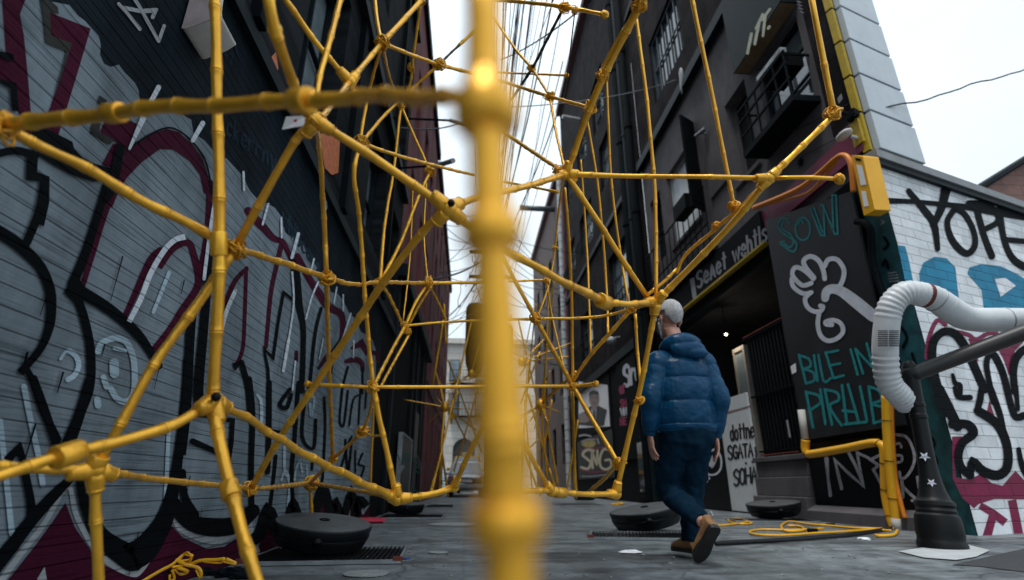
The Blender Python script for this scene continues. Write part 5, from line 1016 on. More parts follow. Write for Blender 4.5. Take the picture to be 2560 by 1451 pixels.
dp(('U', 15), ((885, 430, 2.2), 15), ((900, 560, 2.3), 14), ((912, 740, 2.35), 14), ((922, 860, 2.4), 14), ('Z', 15), wob=.15); dp(('W', 9), ((975, 745, 2.8), 10), ((1003, 805, 3.0), 9), wob=.2); hub(DM, 'X', 22, [], 'lash')
dp(('X', 10), ((1040, 755, 3.2), 10), ('Y', 10), wob=.1); dp(((1022, 812, 3.3), 9), ((1050, 760, 3.3), 8), ((1078, 716, 3.3), 8), seg=.05, wob=.1); dp(('Y', 7), ((1095, 755, 3.5), 7), ((1116, 802, 3.6), 6), wob=.1)
dp(('X', 11), ((975, 885, 2.8), 11), ('Z', 12), wob=.1); dp(((1022, 838, 3.1), 9), ((985, 905, 2.9), 9), ((950, 970, 2.6), 9), seg=.05, wob=.1); dp(('X', 8), ((1110, 806, 3.2), 8), ((1225, 801, 3.2), 8), wob=.1); hub(DM, (1018, 830, 3.1), 20, [], 'lash')
dp(((1066, 460, 3.8), 5), ((1060, 590, 3.6), 5), ('Y', 6), wob=.2); dp(((1032, 470, 3.9), 5), ((1025, 640, 3.8), 5), ((1008, 800, 3.4), 5), wob=.2)
hub(DM, 'Z', 30, [], 'lash'); dp(('Z', 18), ((945, 1030, 2.4), 18), ((965, 1120, 2.4), 18), ('E', 21), wob=.3); dp(('Z', 10), ((925, 1030, 2.75), 10), ('Z2', 10), wob=.1, seg=.06); hub(DM, 'Z2', 30, [], 'lash')
dp(('Z2', 11), ((870, 1115, 3.2), 11), ('J2', 11), ((800, 1182, 3.55), 11), ('Hj', 12), wob=.1); dp(('Z2', 7), ((930, 1090, 2.9), 7), ((952, 1089, 2.7), 7), wob=.1); hub(DM, 'Hj', 34, [], 'lash')
dp(('Gj', 13), ((700, 1217, 2.9), 13), ('Hj', 13), wob=.1); dp(('Hj', 12), ((880, 1225, 3.2), 12), ((985, 1243, 2.6), 15), wob=.1)
dp(('Hj', 11), ((777, 1250, 4.42), 11), ((781, 1303, 4.44), 11), ground=True, wob=.1)
hub(DM, 'E', 40, [(965, 1235, 2.38), (990, 1205, 2.4), (1030, 1244, 2.42)]); dp(('E', 20), ((1080, 1236, 2.45), 20), ('AA', 22), wob=.1); dp(((1000, 1240, 2.7), 12), ((1090, 1240, 2.8), 10), ('AA', 12), wob=.1)
hub(DM, 'AA', 32, [(1150, 1180, 2.47)]); dp(('AA', 17), ((1170, 1140, 2.4), 17), ((1208, 1065, 2.3), 15), ((1240, 990, 2.2), 14), wob=.05)
dp(((1225, 1225, 2.3), 16), ((1300, 1228, 2.05), 17), wob=.0)
# second and third webs far up the alley
def farweb(name, label, stars, links, base):
    t = thing(name, label, 'bamboo web', (*base, 0))
    for (px, py, d, n, r) in stars:
        p = at(px, py, d)
        for i in range(n):
            v = Vector((random.gauss(0, 1), random.gauss(0, .8), random.gauss(0, 1))).normalized(); e = p+v*r*random.uniform(.5, 1.2)
            if e.z < .05: e.z = .05
            e.x = max(XL+.1, e.x); mb = MB(); bamboo(mb, [p, e], [.013, .009], seg=.35, n=6); mb.build('pole', M_gold, t, smooth=True)
        mb = MB(); mb.ball(p, .09, 8, 6, .2); mb.build('joint', M_goldd, t, smooth=True)
    for a, b, w in links:
        pa, pb = at(*a), at(*b); mb = MB(); bamboo(mb, [pa, pb], [w/2*a[2]/F, w/2*b[2]/F], seg=.4, n=6); mb.build('pole', M_gold, t, smooth=True)
    return t
b0 = onz(1105, 1240); 
farweb('bamboo_web', 'distant tangle of thin yellow poles left of the car at the far end', [(1112, 1018, 10, 8, .8), (1178, 935, 12, 5, .9)],
       [((1112, 1018, 10), (1102, 1130, 9.5), 7), ((1102, 1130, 9.5), (1098, 1243, 9.6), 7), ((1105, 1130, 9.5), (1120, 1240, 9.8), 6), ((1100, 1140, 9.5), (1074, 1238, 9), 6), ((1112, 1018, 10), (1190, 1075, 12), 5), ((1140, 960, 10), (1128, 1060, 10), 5),
        ((1180, 800, 11), (1078, 1238, 9), 5), ((1110, 760, 9), (1115, 860, 9), 6), ((925, 1240, 6.6), (935, 1000, 6.6), 6), ((1108, 800, 8), (1082, 965, 8), 6), ((1120, 900, 13), (1205, 1130, 14), 4), ((1200, 960, 14), (1135, 1180, 14), 4), ((1118, 960, 13), (1210, 940, 15), 3), ((1135, 1040, 12), (1165, 1100, 13), 4), ((1125, 1050, 13), (1150, 960, 15), 3)], (b0.x, b0.y))
farweb('bamboo_web', 'distant tangle of thin yellow poles right of the blurred post by the dark shopfront', [(1352, 1012, 8, 11, .5), (1305, 905, 10, 5, .9)],
       [((1352, 1012, 8), (1440, 930, 7), 9), ((1360, 1020, 8), (1395, 1212, 8), 6), ((1352, 1012, 8), (1368, 1200, 8), 6), ((1320, 985, 8), (1372, 1170, 8), 6), ((1372, 1170, 8), (1392, 1238, 8), 8), ((1430, 980, 7), (1440, 1245, 7.2), 9), ((1415, 1240, 7.2), (1445, 1050, 7), 5),
        ((1300, 1235, 9), (1320, 900, 10), 5), ((1350, 880, 9), (1300, 1010, 9), 5), ((1380, 1000, 8), (1355, 1150, 8), 5), ((1385, 700, 7), (1355, 1000, 8), 5), ((1290, 1080, 9), (1350, 1240, 9), 6), ((1295, 800, 11), (1345, 1010, 11), 4), ((1298, 940, 11), (1350, 860, 11), 4), ((1340, 760, 11), (1300, 1150, 12), 4), ((1290, 1150, 12), (1345, 1100, 11), 4), ((1310, 1000, 12), (1330, 1230, 12), 4)], (.6, 9))
# paper note hanging from the joint
pn = [at(715, 292, 1.4), at(768, 289, 1.4), at(771, 312, 1.38), at(705, 324, 1.41)]
nt_ = thing('paper_note', 'small white paper note with a red mark tied to the upper left pole joint', 'paper', pn[0])
MB().prism(pn, (0, .0015, 0)).build('sheet', M_paper, nt_); mk = [at(735, 299, 1.385), at(744, 298, 1.385), at(741, 306, 1.383), at(733, 305, 1.385)]; MB().poly(mk).build('red_mark', M_red, nt_)
# ================================================================= street things
def drum_proto():
    t = thing('weight_drum', 'x', 'drum', (0, 0, 0)); r = .30
    mb = MB(); mb.lathe([(.0, .0), (r*.72, .0), (r*.86, .02), (r*.93, .07), (r*.965, .105), (r*.955, .112), (r*.97, .12), (r, .185), (r, .198), (r*.985, .205)], n=40); smart(mb.build('drum_body', M_rubber, t, smooth=True, local=True), 30)
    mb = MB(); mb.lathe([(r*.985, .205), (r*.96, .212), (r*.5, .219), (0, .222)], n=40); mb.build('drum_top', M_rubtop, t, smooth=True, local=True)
    mb = MB(); mb.tube([(0, -r*.93, .13), (0, -r*1.05, .132)], .026, 12); mb.ball((0, -r*1.06, .132), .030); mb.build('knob', M_blackg, t, smooth=True, local=True)
    mb = MB(); mb.ring((0, 0, .226), (0, 0, 1), .028, .006, 14, 6); mb.build('top_handle', M_blackm, t, smooth=True, local=True)
    mb = MB(); mb.ring((0, 0, .115), (0, 0, 1), r*.962, .006, 40, 6); mb.build('rim_band', M_blackg, t, smooth=True, local=True)
    return t
def copy_tree(o, parent=None):
    c = o.copy(); COL.objects.link(c); c.parent = parent
    for ch in list(o.children): copy_tree(ch, c)
    return c
dr = drum_proto(); first = True
for lab, (px, py), rz, tx, ty, s in [
    ('round black drum leaning on a grate at the foot of the graffiti wall', (797, 1386), 10, 7, 5, 1.12), ('round black drum on a grate behind the left bottom joint, near the dark shopfront', (1012, 1291), 10, 4, 2, 1.0),
    ('round black drum tilted on a grate behind the walking man', (1622, 1330), -14, 5, -8, 1.25), ('round black drum in front of the grey steps to the right of the man', (1940, 1300), -16, 4, -4, 1.22),
    ('flat black drum under the bottom pole in front of the poster shopfront', (1462, 1256), 0, 0, 0, 1.1)]:
    o = dr if first else copy_tree(dr); first = False
    p = onz(px, py); o.location = (max(p.x, XL+.31*s+.03), p.y, .05); o.rotation_euler = (R_(tx), R_(ty), R_(rz)); o.scale = (s, s, s*.70); o['label'] = lab; o['group'] = 'black drums along the alley'
# drain grates
def grate(x0, x1, y0, y1, rz, label, red=False, frame=M_steel):
    cx, cy = (x0+x1)/2, (y0+y1)/2; hx, hy = (x1-x0)/2, (y1-y0)/2
    t = thing('floor_grate', label, 'grate', (cx, cy, 0), 'steel floor grates under the drums'); t.rotation_euler = (0, 0, R_(rz))
    mb = MB(); mb.box(-hx, hx, -hy, -hy+.02, .004, .026); mb.box(-hx, hx, hy-.02, hy, .004, .026); mb.box(-hx, -hx+.02, -hy+.02, hy-.02, .004, .026); mb.box(hx-.02, hx, -hy+.02, hy-.02, .004, .026); mb.build('frame', frame, t, local=True)
    MB().box(-hx+.02, hx-.02, -hy+.02, hy-.02, .003, .006).build('pit', M_void, t, local=True)
    mb = MB(); n = int((x1-x0)/.032)
    for i in range(n): x = -hx+.03+i*(2*hx-.06)/max(1, n-1); mb.obox((x, 0, .018), (.004, 0, .004), (0, hy-.025, 0), (-.001, 0, .006))
    mb.build('bars', M_blackg, t, local=True)
    if red:
        mb = MB()
        for sx in (-1, 1): mb.obox((sx*(hx-.02), -hy+.01, .03), (.03, 0, 0), (0, .012, 0), (0, 0, .012))
        mb.build('red_corner', M_rust, t, local=True)
    return t
grate(-1.38, -.42, 3.66, 4.5, 3, 'steel framed grate under the drum by the graffiti wall', True)
grate(-1.3, -.35, 8.4, 9.5, 0, 'narrow grate under the drum behind the left bottom joint')
grate(1.15, 2.2, 5.0, 5.7, -14, 'steel framed grate with rusty corners behind the walking man', True)
grate(3.55, 4.6, 7.2, 7.8, -12, 'dark grate under the drum near the grey steps')
grate(2.2, 3.3, 13.3, 14.8, 0, 'far grate on the alley floor near the poster shopfront', frame=M_pale)
grate(-.95, -.3, 12.3, 14.2, 0, 'far grate on the alley floor in front of the chalk board')
# lamp post with hand rail ------------------------------------------------
pb0 = onz(2357, 1372); bx, by = pb0.x, pb0.y
lpst = thing('rail_post', 'thick black cast iron rail post with moulded base and white star stickers', 'post', (bx, by, 0))
pr_ = [(0.1634, 0), (0.1634, 0.035), (0.1558, 0.05), (0.152, 0.07), (0.1558, 0.1), (0.152, 0.2), (0.1444, 0.235), (0.1307, 0.25), (0.1338, 0.27), (0.1254, 0.29), (0.1353, 0.31), (0.1307, 0.335), (0.114, 0.35), (0.1064, 0.37), (0.0897, 0.42), (0.0752, 0.49), (0.0654, 0.58), (0.06, 0.72), (0.0585, 0.97), (0.0646, 0.98), (0.0646, 1.005), (0.0585, 1.015), (0.0585, 1.07), (0.0646, 1.075), (0.0646, 1.1), (0.0578, 1.11), (0.057, 1.25), (0.057, 1.36), (0.0555, 1.42), (0.0342, 1.46), (0.0, 1.47)]
smart(MB().lathe(pr_, (bx, by, 0), 36).build('post_shaft', M_iron, lpst, smooth=True), 28)
mb = MB(); ax = (Vector((0, 0, 0))-Vector((bx, by, 0))).normalized()
def cyl_dir(px, py):                      # point on the shaft surface along a survey ray
    r = ray(px, py); t = ((bx*r.x+by*r.y))/(r.x*r.x+r.y*r.y); P = CAM+r*t
    rr = .062 if P.z > .70 else .078; h = math.hypot(P.x-bx, P.y-by); h = min(h, rr*.99)
    return CAM+r*(t-(math.sqrt(rr*rr-h*h)+.006)/math.hypot(r.x, r.y))
nv = Vector((-bx, -by, 0)).normalized(); tv = Vector((-nv.y, nv.x, 0)); tv = tv if tv.dot(RGT) > 0 else -tv
for cy_, rr, rad_, u0 in ((1143, .0625, .040, -.008), (1208, .074, .033, .006)):
    zc = onY(2310, cy_, by).z; pts = []
    for i in range(10):
        a = math.pi*2*i/10-.3; q = rad_ if i % 2 == 0 else rad_*.42; u = u0+q*math.cos(a); v = q*math.sin(a)
        pts.append(Vector((bx, by, zc+v))+tv*u+nv*(math.sqrt(max(0, (rr-.13*min(0, v))**2-u*u))+.012))
    mb.poly(pts)
mb.build('star_sticker', M_whitepen, lpst)
LEAN = R_(4.6); lpst.rotation_euler = (0, LEAN, 0)
rl = thing('hand_rail', 'dark round hand rail rising from the post to the right edge', 'hand rail', (bx, by, 1.35))
tp = Vector((bx+1.36*math.sin(LEAN), by, 1.34)); e1 = at(2580, 824, 4.25); e2 = tp+(e1-tp)*2.2
mb = MB(); mb.tube([tp+Vector((-.03, 0, -.02)), tp+(e1-tp)*.06, e1, e2], [.058, .061, .063, .063], 16); mb.build('rail', M_rail, rl, smooth=True)
mb = MB(); mb.ball(tp, .075, 14, 10); mb.build('elbow', M_iron, rl, smooth=True)
# white flexible duct ------------------------------------------------------
dpts = [(2268, 1012, 4.52, 60), (2250, 990, 4.5, 66), (2222, 955, 4.5, 66), (2213, 890, 4.5, 66), (2216, 820, 4.5, 66), (2228, 765, 4.5, 66), (2262, 733, 4.5, 66), (2310, 738, 4.5, 70), (2345, 752, 4.5, 72), (2385, 780, 4.5, 74), (2425, 798, 4.5, 70), (2490, 800, 4.5, 70), (2560, 800, 4.5, 68), (2720, 806, 4.5, 68)]
dd_ = [at(*q[:3]) for q in dpts]; rad = [q[3]*.43*q[2]/F for q in dpts]
P = cr([(*p, r) for p, r in zip(dd_, rad)], 18); pts = []; rr = []
for i, q in enumerate(P):
    t = i/18; cor = t < 7.0
    if 3.0 < t < 4.4: cor = False
    k = 1+(.035*(1 if (i % 4) < 2 else -1) if cor else 0)
    if i % 18 == 9 and t > 7: k = 1.02
    pts.append(Vector(q[:3])); rr.append(q[3]*k)
du = thing('flexible_duct', 'white corrugated duct bending over the banner edge and running along the brick wall', 'duct', dd_[3])
MB().tube(pts, rr, 22).build('duct_hose', M_duct, du, smooth=True)
ib = int(7.1*18); mb = MB(); v = (pts[ib+1]-pts[ib-1]).normalized(); mb.tube([pts[ib]-v*.018, pts[ib]+v*.018], rr[ib]*1.03, 22); mb.build('clamp_band', M_rust, du, smooth=True)
ib = int(7.8*18)
for ib in (int(7.9*18), int(11.4*18)): mb = MB(); v = (pts[ib+1]-pts[ib-1]).normalized(); mb.ring(pts[ib], v, rr[ib]*1.0, .006, 22, 6); mb.build('seam_ring', M_steel, du, smooth=True)
mb = MB()
for j in range(9):
    for i in range(2):
        c = at(2195+i*28+12, 842-14+j*4.6, 4.5-.128); mb.obox(c, RGT*.040, UPV*.0045, FWD*.001)
mb.build('printed_label', M_ink, du)
# yellow conduits, box and cables -------------------------------------------
def hose(name, label, cat, px, w, m, d=None, X=None, group=None, n=10, extra=None):
    pts = [(onx(q[0], q[1], X) if X else at(q[0], q[1], d)) for q in px]
    def dep(p): return (p-CAM).dot(FWD)
    P = cr([(*p, w/2*dep(p)/F) for p in pts], 7)
    t = thing(name, label, cat, pts[0], group)
    MB().tube([p[:3] for p in P], [p[3] for p in P], n).build('tube', m, t, smooth=True)
    return t, P
t, P = hose('yellow_conduit', 'yellow elbow conduit running below the banner and down to the ground', 'conduit', [(2014, 1100), (2014, 1124), (2022, 1135), (2040, 1134), (2110, 1122), (2180, 1108), (2202, 1112), (2210, 1130), (2212, 1200), (2214, 1240), (2224, 1290), (2238, 1328)], 20, M_ypvc, X=XR-.14)
MB().tube([onx(2003, 1025, XR-.14), onx(2008, 1060, XR-.14), onx(2013, 1098, XR-.14)], .05, 10).build('white_socket', M_stain, t, smooth=True)
mb = MB()
for q in (12, 40, 52, 60, 70): 
    q = min(q, len(P)-2); v = Vector(P[q+1][:3])-Vector(P[q][:3]); mb.ring(P[q][:3], v, P[q][3]*1.02, .004, 14, 5)
mb.build('coupling_ring', M_blackm, t, smooth=True)
t, P = hose('yellow_conduit', 'straight yellow conduit standing behind the black post', 'conduit', [(2216, 990), (2219, 1080), (2226, 1180), (2236, 1270), (2243, 1330)], 22, M_ypvc, X=XR-.20)
mb = MB(); mb.tube([onx(2239, 1296, XR-.205), onx(2244, 1330, XR-.205)], .047, 10); mb.build('white_sleeve', M_stain, t, smooth=True)
mb = MB()
for q in (5, 12, 19): v = Vector(P[q+1][:3])-Vector(P[q][:3]); mb.ring(P[q][:3], v, P[q][3]*1.02, .004, 14, 5)
mb.build('coupling_ring', M_blackm, t, smooth=True)
hose('orange_cable', 'orange cable pair hanging beside the straight yellow conduit', 'cable', [(2228, 1000), (2231, 1090), (2238, 1190), (2250, 1250), (2262, 1296)], 11, M_orng, X=XR-.17)
bxp = onx(2165, 460, XR-.2)
jb = thing('junction_box', 'yellow electrical box with white labels at the top of the banner', 'junction box', bxp)
cs = [onx(*q, XR-.30) for q in [(2128, 388), (2157, 392), (2187, 525), (2160, 540)]]
MB().prism(cs, (.20, 0, 0)).build('box_body', M_ypvc, jb, bevel=.008)
for nm, q, m in (('white_label', [(2141, 412), (2155, 414), (2166, 462), (2152, 464)], M_paper), ('white_label', [(2153, 478), (2164, 478), (2172, 515), (2160, 517)], M_paper), ('warning_label', [(2137, 395), (2152, 397), (2153, 403), (2139, 402)], M_blackm)):
    MB().poly([onx(*p, XR-.306) for p in q]).build(nm, m, jb)
hose('orange_cable', 'thick orange cable looping from the yellow box down behind the lattice', 'cable', [(2134, 480), (2130, 430), (2122, 398), (2106, 388), (2085, 400), (2050, 432), (2000, 470), (1940, 498), (1885, 520)], 13, M_orng, X=XR-.22)
hose('orange_cable', 'second thinner orange cable drooping below the looping one', 'cable', [(2095, 398), (2060, 442), (2020, 482), (1960, 500), (1890, 518)], 8, M_orng, X=XR-.2)
hose('black_conduit', 'black bent pipe running down between banner and teal strip', 'conduit', [(2140, 555), (2162, 558), (2178, 580), (2180, 640), (2195, 700), (2210, 740)], 16, M_blackm, X=XR-.14)
def gcable(name, label, px, w, m, group, z=.012, n=6):
    pts = [onz(*q) for q in px]; P = cr([(p.x, p.y, z+random.uniform(0, .006)) for p in pts], 6)
    mb = MB(); mb.tube(P, w, n); return top(mb, name, m, label, 'cable', group, origin=P[0], smooth=True)
gcable('yellow_cable', 'yellow cable looped in long ovals on the ground by the conduits', [(2238, 1325), (2200, 1326), (2140, 1324), (2080, 1318), (2020, 1314), (1975, 1308), (1955, 1318), (1965, 1332), (2010, 1330), (2000, 1320), (1970, 1318)], .013, M_ypvc, 'cables on the ground')
gcable('yellow_cable', 'yellow cable lying flat in a wide loop nearest the camera', [(2230, 1332), (2180, 1330), (2110, 1334), (2040, 1338), (1960, 1344), (1895, 1342), (1875, 1335), (1900, 1328), (1990, 1330), (2060, 1326)], .011, M_ypvc, 'cables on the ground', .014)
gcable('yellow_cable', 'short yellow cable end on the ground beside the post base', [(2245, 1330), (2235, 1342), (2200, 1345), (2190, 1343)], .014, M_ypvc, 'cables on the ground')
gcable('yellow_cable', 'small coil of yellow cable beside the drum behind the man', [(1790, 1318), (1830, 1315), (1870, 1308), (1850, 1300), (1820, 1302), (1840, 1312), (1880, 1312), (1860, 1305)], .011, M_ypvc, 'cables on the ground')
gcable('yellow_cable', 'yellow strap pile on the far alley floor under the bottom pole', [(1530, 1262), (1545, 1260), (1560, 1261), (1545, 1264), (1530, 1263)], .02, M_ypvc, 'cables on the ground')
gcable('black_cable', 'thick black cable snaking from the conduits towards the man', [(2245, 1322), (2150, 1340), (2060, 1350), (1960, 1358), (1870, 1362), (1790, 1367)], .018, M_rubber, 'cables on the ground', .018)
for mbp, sp_ in (((2078, 1317), 1), ((2032, 1331), 1)):
    p = onz(*mbp); mb = MB(); mb.tube([(p.x-.05, p.y, .018), (p.x+.05, p.y, .018)], .02, 8); top(mb, 'cable_clip', M_blackm, 'small black connector on the looped yellow cable' if mbp[0] > 2050 else 'small black connector on the cable loop nearest the camera', 'connector', origin=(p.x, p.y, .018), smooth=True)
# strap heap at lower left
hp = thing('strap_heap', 'tangled heap of yellow straps at the foot of the graffiti wall', 'strap', onz(470, 1440))
mb = MB(); b0 = onz(470, 1446)
def sp3(px, py, z): p = onz(px, 1452-.0*py); q = at(px, py, 3.3); return q
for px in [[(355, 1455), (400, 1428), (430, 1412), (455, 1390), (470, 1382), (478, 1398), (462, 1412), (430, 1418)], [(440, 1400), (470, 1412), (500, 1402), (540, 1400), (560, 1398), (550, 1408), (510, 1405)], [(430, 1425), (436, 1448), (425, 1452), (424, 1438)], [(450, 1410), (490, 1418), (502, 1430), (500, 1445), (490, 1425)], [(565, 1398), (590, 1410), (560, 1404)], [(455, 1392), (448, 1402), (470, 1400), (480, 1390), (465, 1386)], [(440, 1418), (470, 1430), (450, 1436), (436, 1424)]]:
    P = cr([tuple(at(*q, min(2.6, 1.385/abs(ray(*q).x)))) for q in px], 6); mb.tube(P, [(.008, .0045)]*len(P), 8)
mb.build('strap', M_ypvc, hp, smooth=True)
mb = MB(); 
for i in range(9):
    p = onz(random.uniform(420, 620), random.uniform(1436, 1450)); mb.ball((p.x, p.y, .015), (random.uniform(.03, .08), random.uniform(.02, .05), random.uniform(.01, .03)), 8, 5, .35)
mb.build('dark_debris', M_blackm, hp)
# litter
for lab, (px, py), m, s in [('crumpled red cloth at the far end of the graffiti wall', (925, 1308), M_red, .13), ('crushed white and red packet on the stained concrete', (1575, 1384), M_paper, .05), ('blue scrap of litter beside the left grate corner', (1014, 1399), mat('blue_litter', (.02, .08, .25)), .025), ('orange scrap of litter at the corner of the left grate', (1000, 1396), M_orng, .022),
                            ('pale paper scrap on the floor in front of the shopfront', (1605, 1268), M_paper, .06), ('flat white scrap of paper near the post', (2160, 1350), M_paper, .04), ('small white scrap left of the man', (1745, 1302), M_paper, .025)]:
    p = onz(px, py); mb = MB(); mb.ball((p.x, p.y, s*.18), (s*1.5, s, s*.32), 10, 6, .3); top(mb, 'litter', m, lab, 'litter', origin=(p.x, p.y, 0))
# fittings on right wall --------------------------------------------------
def px3(px, py, X): return onx(px, py, X)
a = onx(2110, 338, XR-.2)
cam_ = thing('security_camera', 'white dome ended camera on the wall above the banner', 'camera', (XR, a.y, a.z)); mb = MB(); mb.tube([(XR, a.y-.05, a.z-.1), (XR-.14, a.y-.03, a.z-.04)], .025, 8); mb.build('bracket', M_concw, cam_)
mb = MB(); mb.ball((XR-.2, a.y, a.z), (.07, .13, .05), 14, 8); mb.build('camera_head', M_stain, cam_, smooth=True)
a = onx(1752, 335, XR-.15)
bl = thing('bracket_lamp', 'small grey bracket lamp on the rendered wall beside the shutter', 'lamp', (XR, a.y, a.z)); mb = MB(); mb.tube([(XR, a.y, a.z), (XR-.2, a.y, a.z+.02)], .02, 8); mb.build('bracket', M_steel, bl); mb = MB(); mb.tube([(XR-.12, a.y-.18, a.z), (XR-.2, a.y+.16, a.z+.06)], [.05, .03], 10); mb.build('lamp_head', M_steel, bl)
a = onx(1528, 850, XR-.3)
wl = thing('wall_lamp', 'pale round lamp on the cornice above the dark shopfront', 'lamp', (XR, a.y, a.z)); mb = MB(); mb.tube([(XR, a.y, a.z+.1), (XR-.28, a.y, a.z+.06)], .03, 8); mb.build('bracket', M_steel, wl); mb = MB(); mb.lathe([(.02, .12), (.16, .02), (.15, -.1), (0, -.12)], (XR-.3, a.y, a.z), 14); mb.build('lamp_shade', M_concw, wl, smooth=True)
a = onx(1705, 195, XR-.35)
pbg = thing('plastic_bag', 'pale plastic bag snagged on the wire under the brick window', 'bag', a); mb = MB(); mb.loft([(a+Vector((0, 0, .26)), (.02, 0, 0), (0, .03, 0)), (a+Vector((0, .02, .18)), (.05, .03, 0), (0, .09, 0)), (a+Vector((.01, .05, .02)), (.03, .05, 0), (0, .12, 0)), (a+Vector((0, .12, -.16)), (.02, .02, 0), (0, .05, 0)), (a+Vector((0, .1, -.36)), (.01, 0, 0), (0, .02, 0))], 10); mb.build('bag_film', M_concw, pbg, smooth=True)
a = onx(2003, 405, XR-.02); mb = MB(); mb.ball((XR-.03, a.y, a.z), (.03, .06, .06)); top(mb, 'wall_button', M_blackm, 'small dark knob on the grey wall under the balcony', 'knob', origin=(XR-.03, a.y, a.z), smooth=True)
a = onx(2135, 290, XR-.05); hk = thing('cable_hook', 'black cable bracket at the corner where the wire meets the wall', 'bracket', (XR, a.y, a.z)); mb = MB(); mb.obox((XR-.06, a.y, a.z), (.07, .03, 0), (0, .08, 0), (0, 0, .05)); mb.build('plate', M_blackm, hk, bevel=.01); mb = MB(); mb.tube([(XR-.1, a.y, a.z+.02), (XR-.14, a.y+.06, a.z+.1), (XR-.12, a.y+.1, a.z+.16)], .02, 6); mb.build('hook', M_blackm, hk)
# wires ---------------------------------------------------------------------
def wire(a, b, sag, r, label, group=None, m=M_wire, n=22, wav=0):
    a, b = Vector(a), Vector(b); mb = MB(); pts = []
    for i in range(n+1):
        t = i/n; p = a.lerp(b, t)-Vector((0, 0, sag*4*t*(1-t)))
        if wav: p += Vector((0, 0, wav*math.sin(t*17)+wav*.6*math.sin(t*41+1)))
        pts.append(p)
    mb.tube(pts, r, 5); return top(mb, 'overhead_wire', m, label, 'wire', group, origin=a)
wire(onx(2135, 290, XR-.12), at(2700, 120, 8.5), .08, .011, 'single black wire running from the corner bracket to the right edge', wav=.02)
wire(onx(1190+500, 200, XR-.3), at(1240, 270, 7.5), .15, .008, 'pale grey wire crossing to the plastic bag', m=M_steel)
wire(onx(1980, 330, XR-.02), onx(2120, 260, XR-.02), .0, .006, 'thin wire on the grey corner render'); wire(onx(1990, 398, XR-.02), onx(2095, 345, XR-.02), 0, .006, 'thin wire from the dark knob to the white camera')
wire(at(1480, 0, 6), at(1250, 150, 9), .1, .010, 'dark wire crossing the sky under the top bamboo rods')
wire(at(1000, 320, 7), at(1170, 300, 10), .1, .012, 'dark wire from the left facade across the sky'); wire(at(1060, 700, 9), at(1220, 640, 15), .15, .02, 'dark wire crossing low between the left facade and the pole')
for i in range(50):
    x0 = random.uniform(-.15, 1.55); z0 = random.uniform(6.5, 15.5); x1 = random.gauss(.62, .28); z1 = 9.2+random.uniform(-1.6, 2.4)
    wire((x0, random.uniform(3.5, 8), z0), (x1, 19.4+random.uniform(-.3, 2), z1), random.uniform(.0, 2.0), random.choice((.004, .006, .008, .013)), 'thin overhead wire in the bundle running up the alley sky', 'overhead wires bundled along the alley', n=14)
for i in range(16):
    z0 = 7.5+i*.28; wire((random.choice((XL, XL+.1)), random.uniform(18, 30), z0-.8+random.uniform(-1, 1)), (random.uniform(.3, 1.2), 20, z0), random.uniform(.1, .5), .014, 'cross wire between the left facade and the cable pole', 'cross wires at the cable pole', n=10)
for i in range(12):
    z0 = 6.0+i*.5; wire((random.uniform(.4, 1.2), 20, z0), (XR, random.uniform(22, 30), z0+random.uniform(-1, 2)), random.uniform(.1, .6), .014, 'cross wire between the right facade and the cable pole', 'cross wires on the right of the cable pole', n=10)
# cable pole with drum, hidden mostly behind the blurred post
ux = onY(1222, 1200, 20)
up = thing('cable_pole', 'dark utility pole with drums and cross arms in the middle of the alley', 'utility pole', (ux.x, 20, 0))
MB().tube([(ux.x, 20, 0), (ux.x, 20, 11.5)], [.16, .11], 12).build('mast', M_blackm, up, smooth=True)
for z in (8.3, 9.4, 10.4): MB().box(ux.x-.9, ux.x+.9, 19.9, 20.0, z, z+.12).build('cross_arm', M_blackm, up)
for dx, z0, z1, r in ((-.58, 4.3, 7.2, .40), (.5, 4.6, 6.4, .34)):
    MB().lathe([(0, z0), (r*.5, z0), (r*.9, z0+.5), (r, z0+1.1), (r, z1-.2), (r*.8, z1-.05), (0, z1)], (ux.x+dx, 19.95, 0), 18).build('transformer_drum', M_blackm, up, smooth=True)
mb = MB()
for i in range(30):
    a = Vector((ux.x+random.uniform(-.9, .7), 19.9+random.uniform(-.3, .2), random.uniform(6, 10))); pts = [a]
    for k in range(7): a = a+Vector((random.uniform(-.18, .18), random.uniform(-.1, .1), random.uniform(-.45, .15))); pts.append(a)
    mb.tube(cr([tuple(p) for p in pts], 4), .014, 5)
mb.build('loose_cable', M_wire, up)
# street lamp arms silhouetted against the sky
for lab, a, b, w in (('white tube lamp on an arm from the left maroon facade', (1075, 420, 9), (1133, 402, 8), 12), ('dark angled lamp arm against the sky left of the post', (1108, 296, 9), (1165, 312, 9), 10)):
    pa, pb = at(*a), at(*b); t = thing('arm_lamp', lab, 'lamp', pa); mb = MB(); mb.tube([pa.lerp(pb, .3), pb], w/2*8.5/F, 10); mb.build('lamp_tube', M_concw if 'white' in lab else M_steel, t); q = Vector((XL, pa.y, pa.z-.05)); mb = MB(); mb.tube([q, pa.lerp(pb, .35)], .02, 6); mb.build('arm', M_blackm, t)
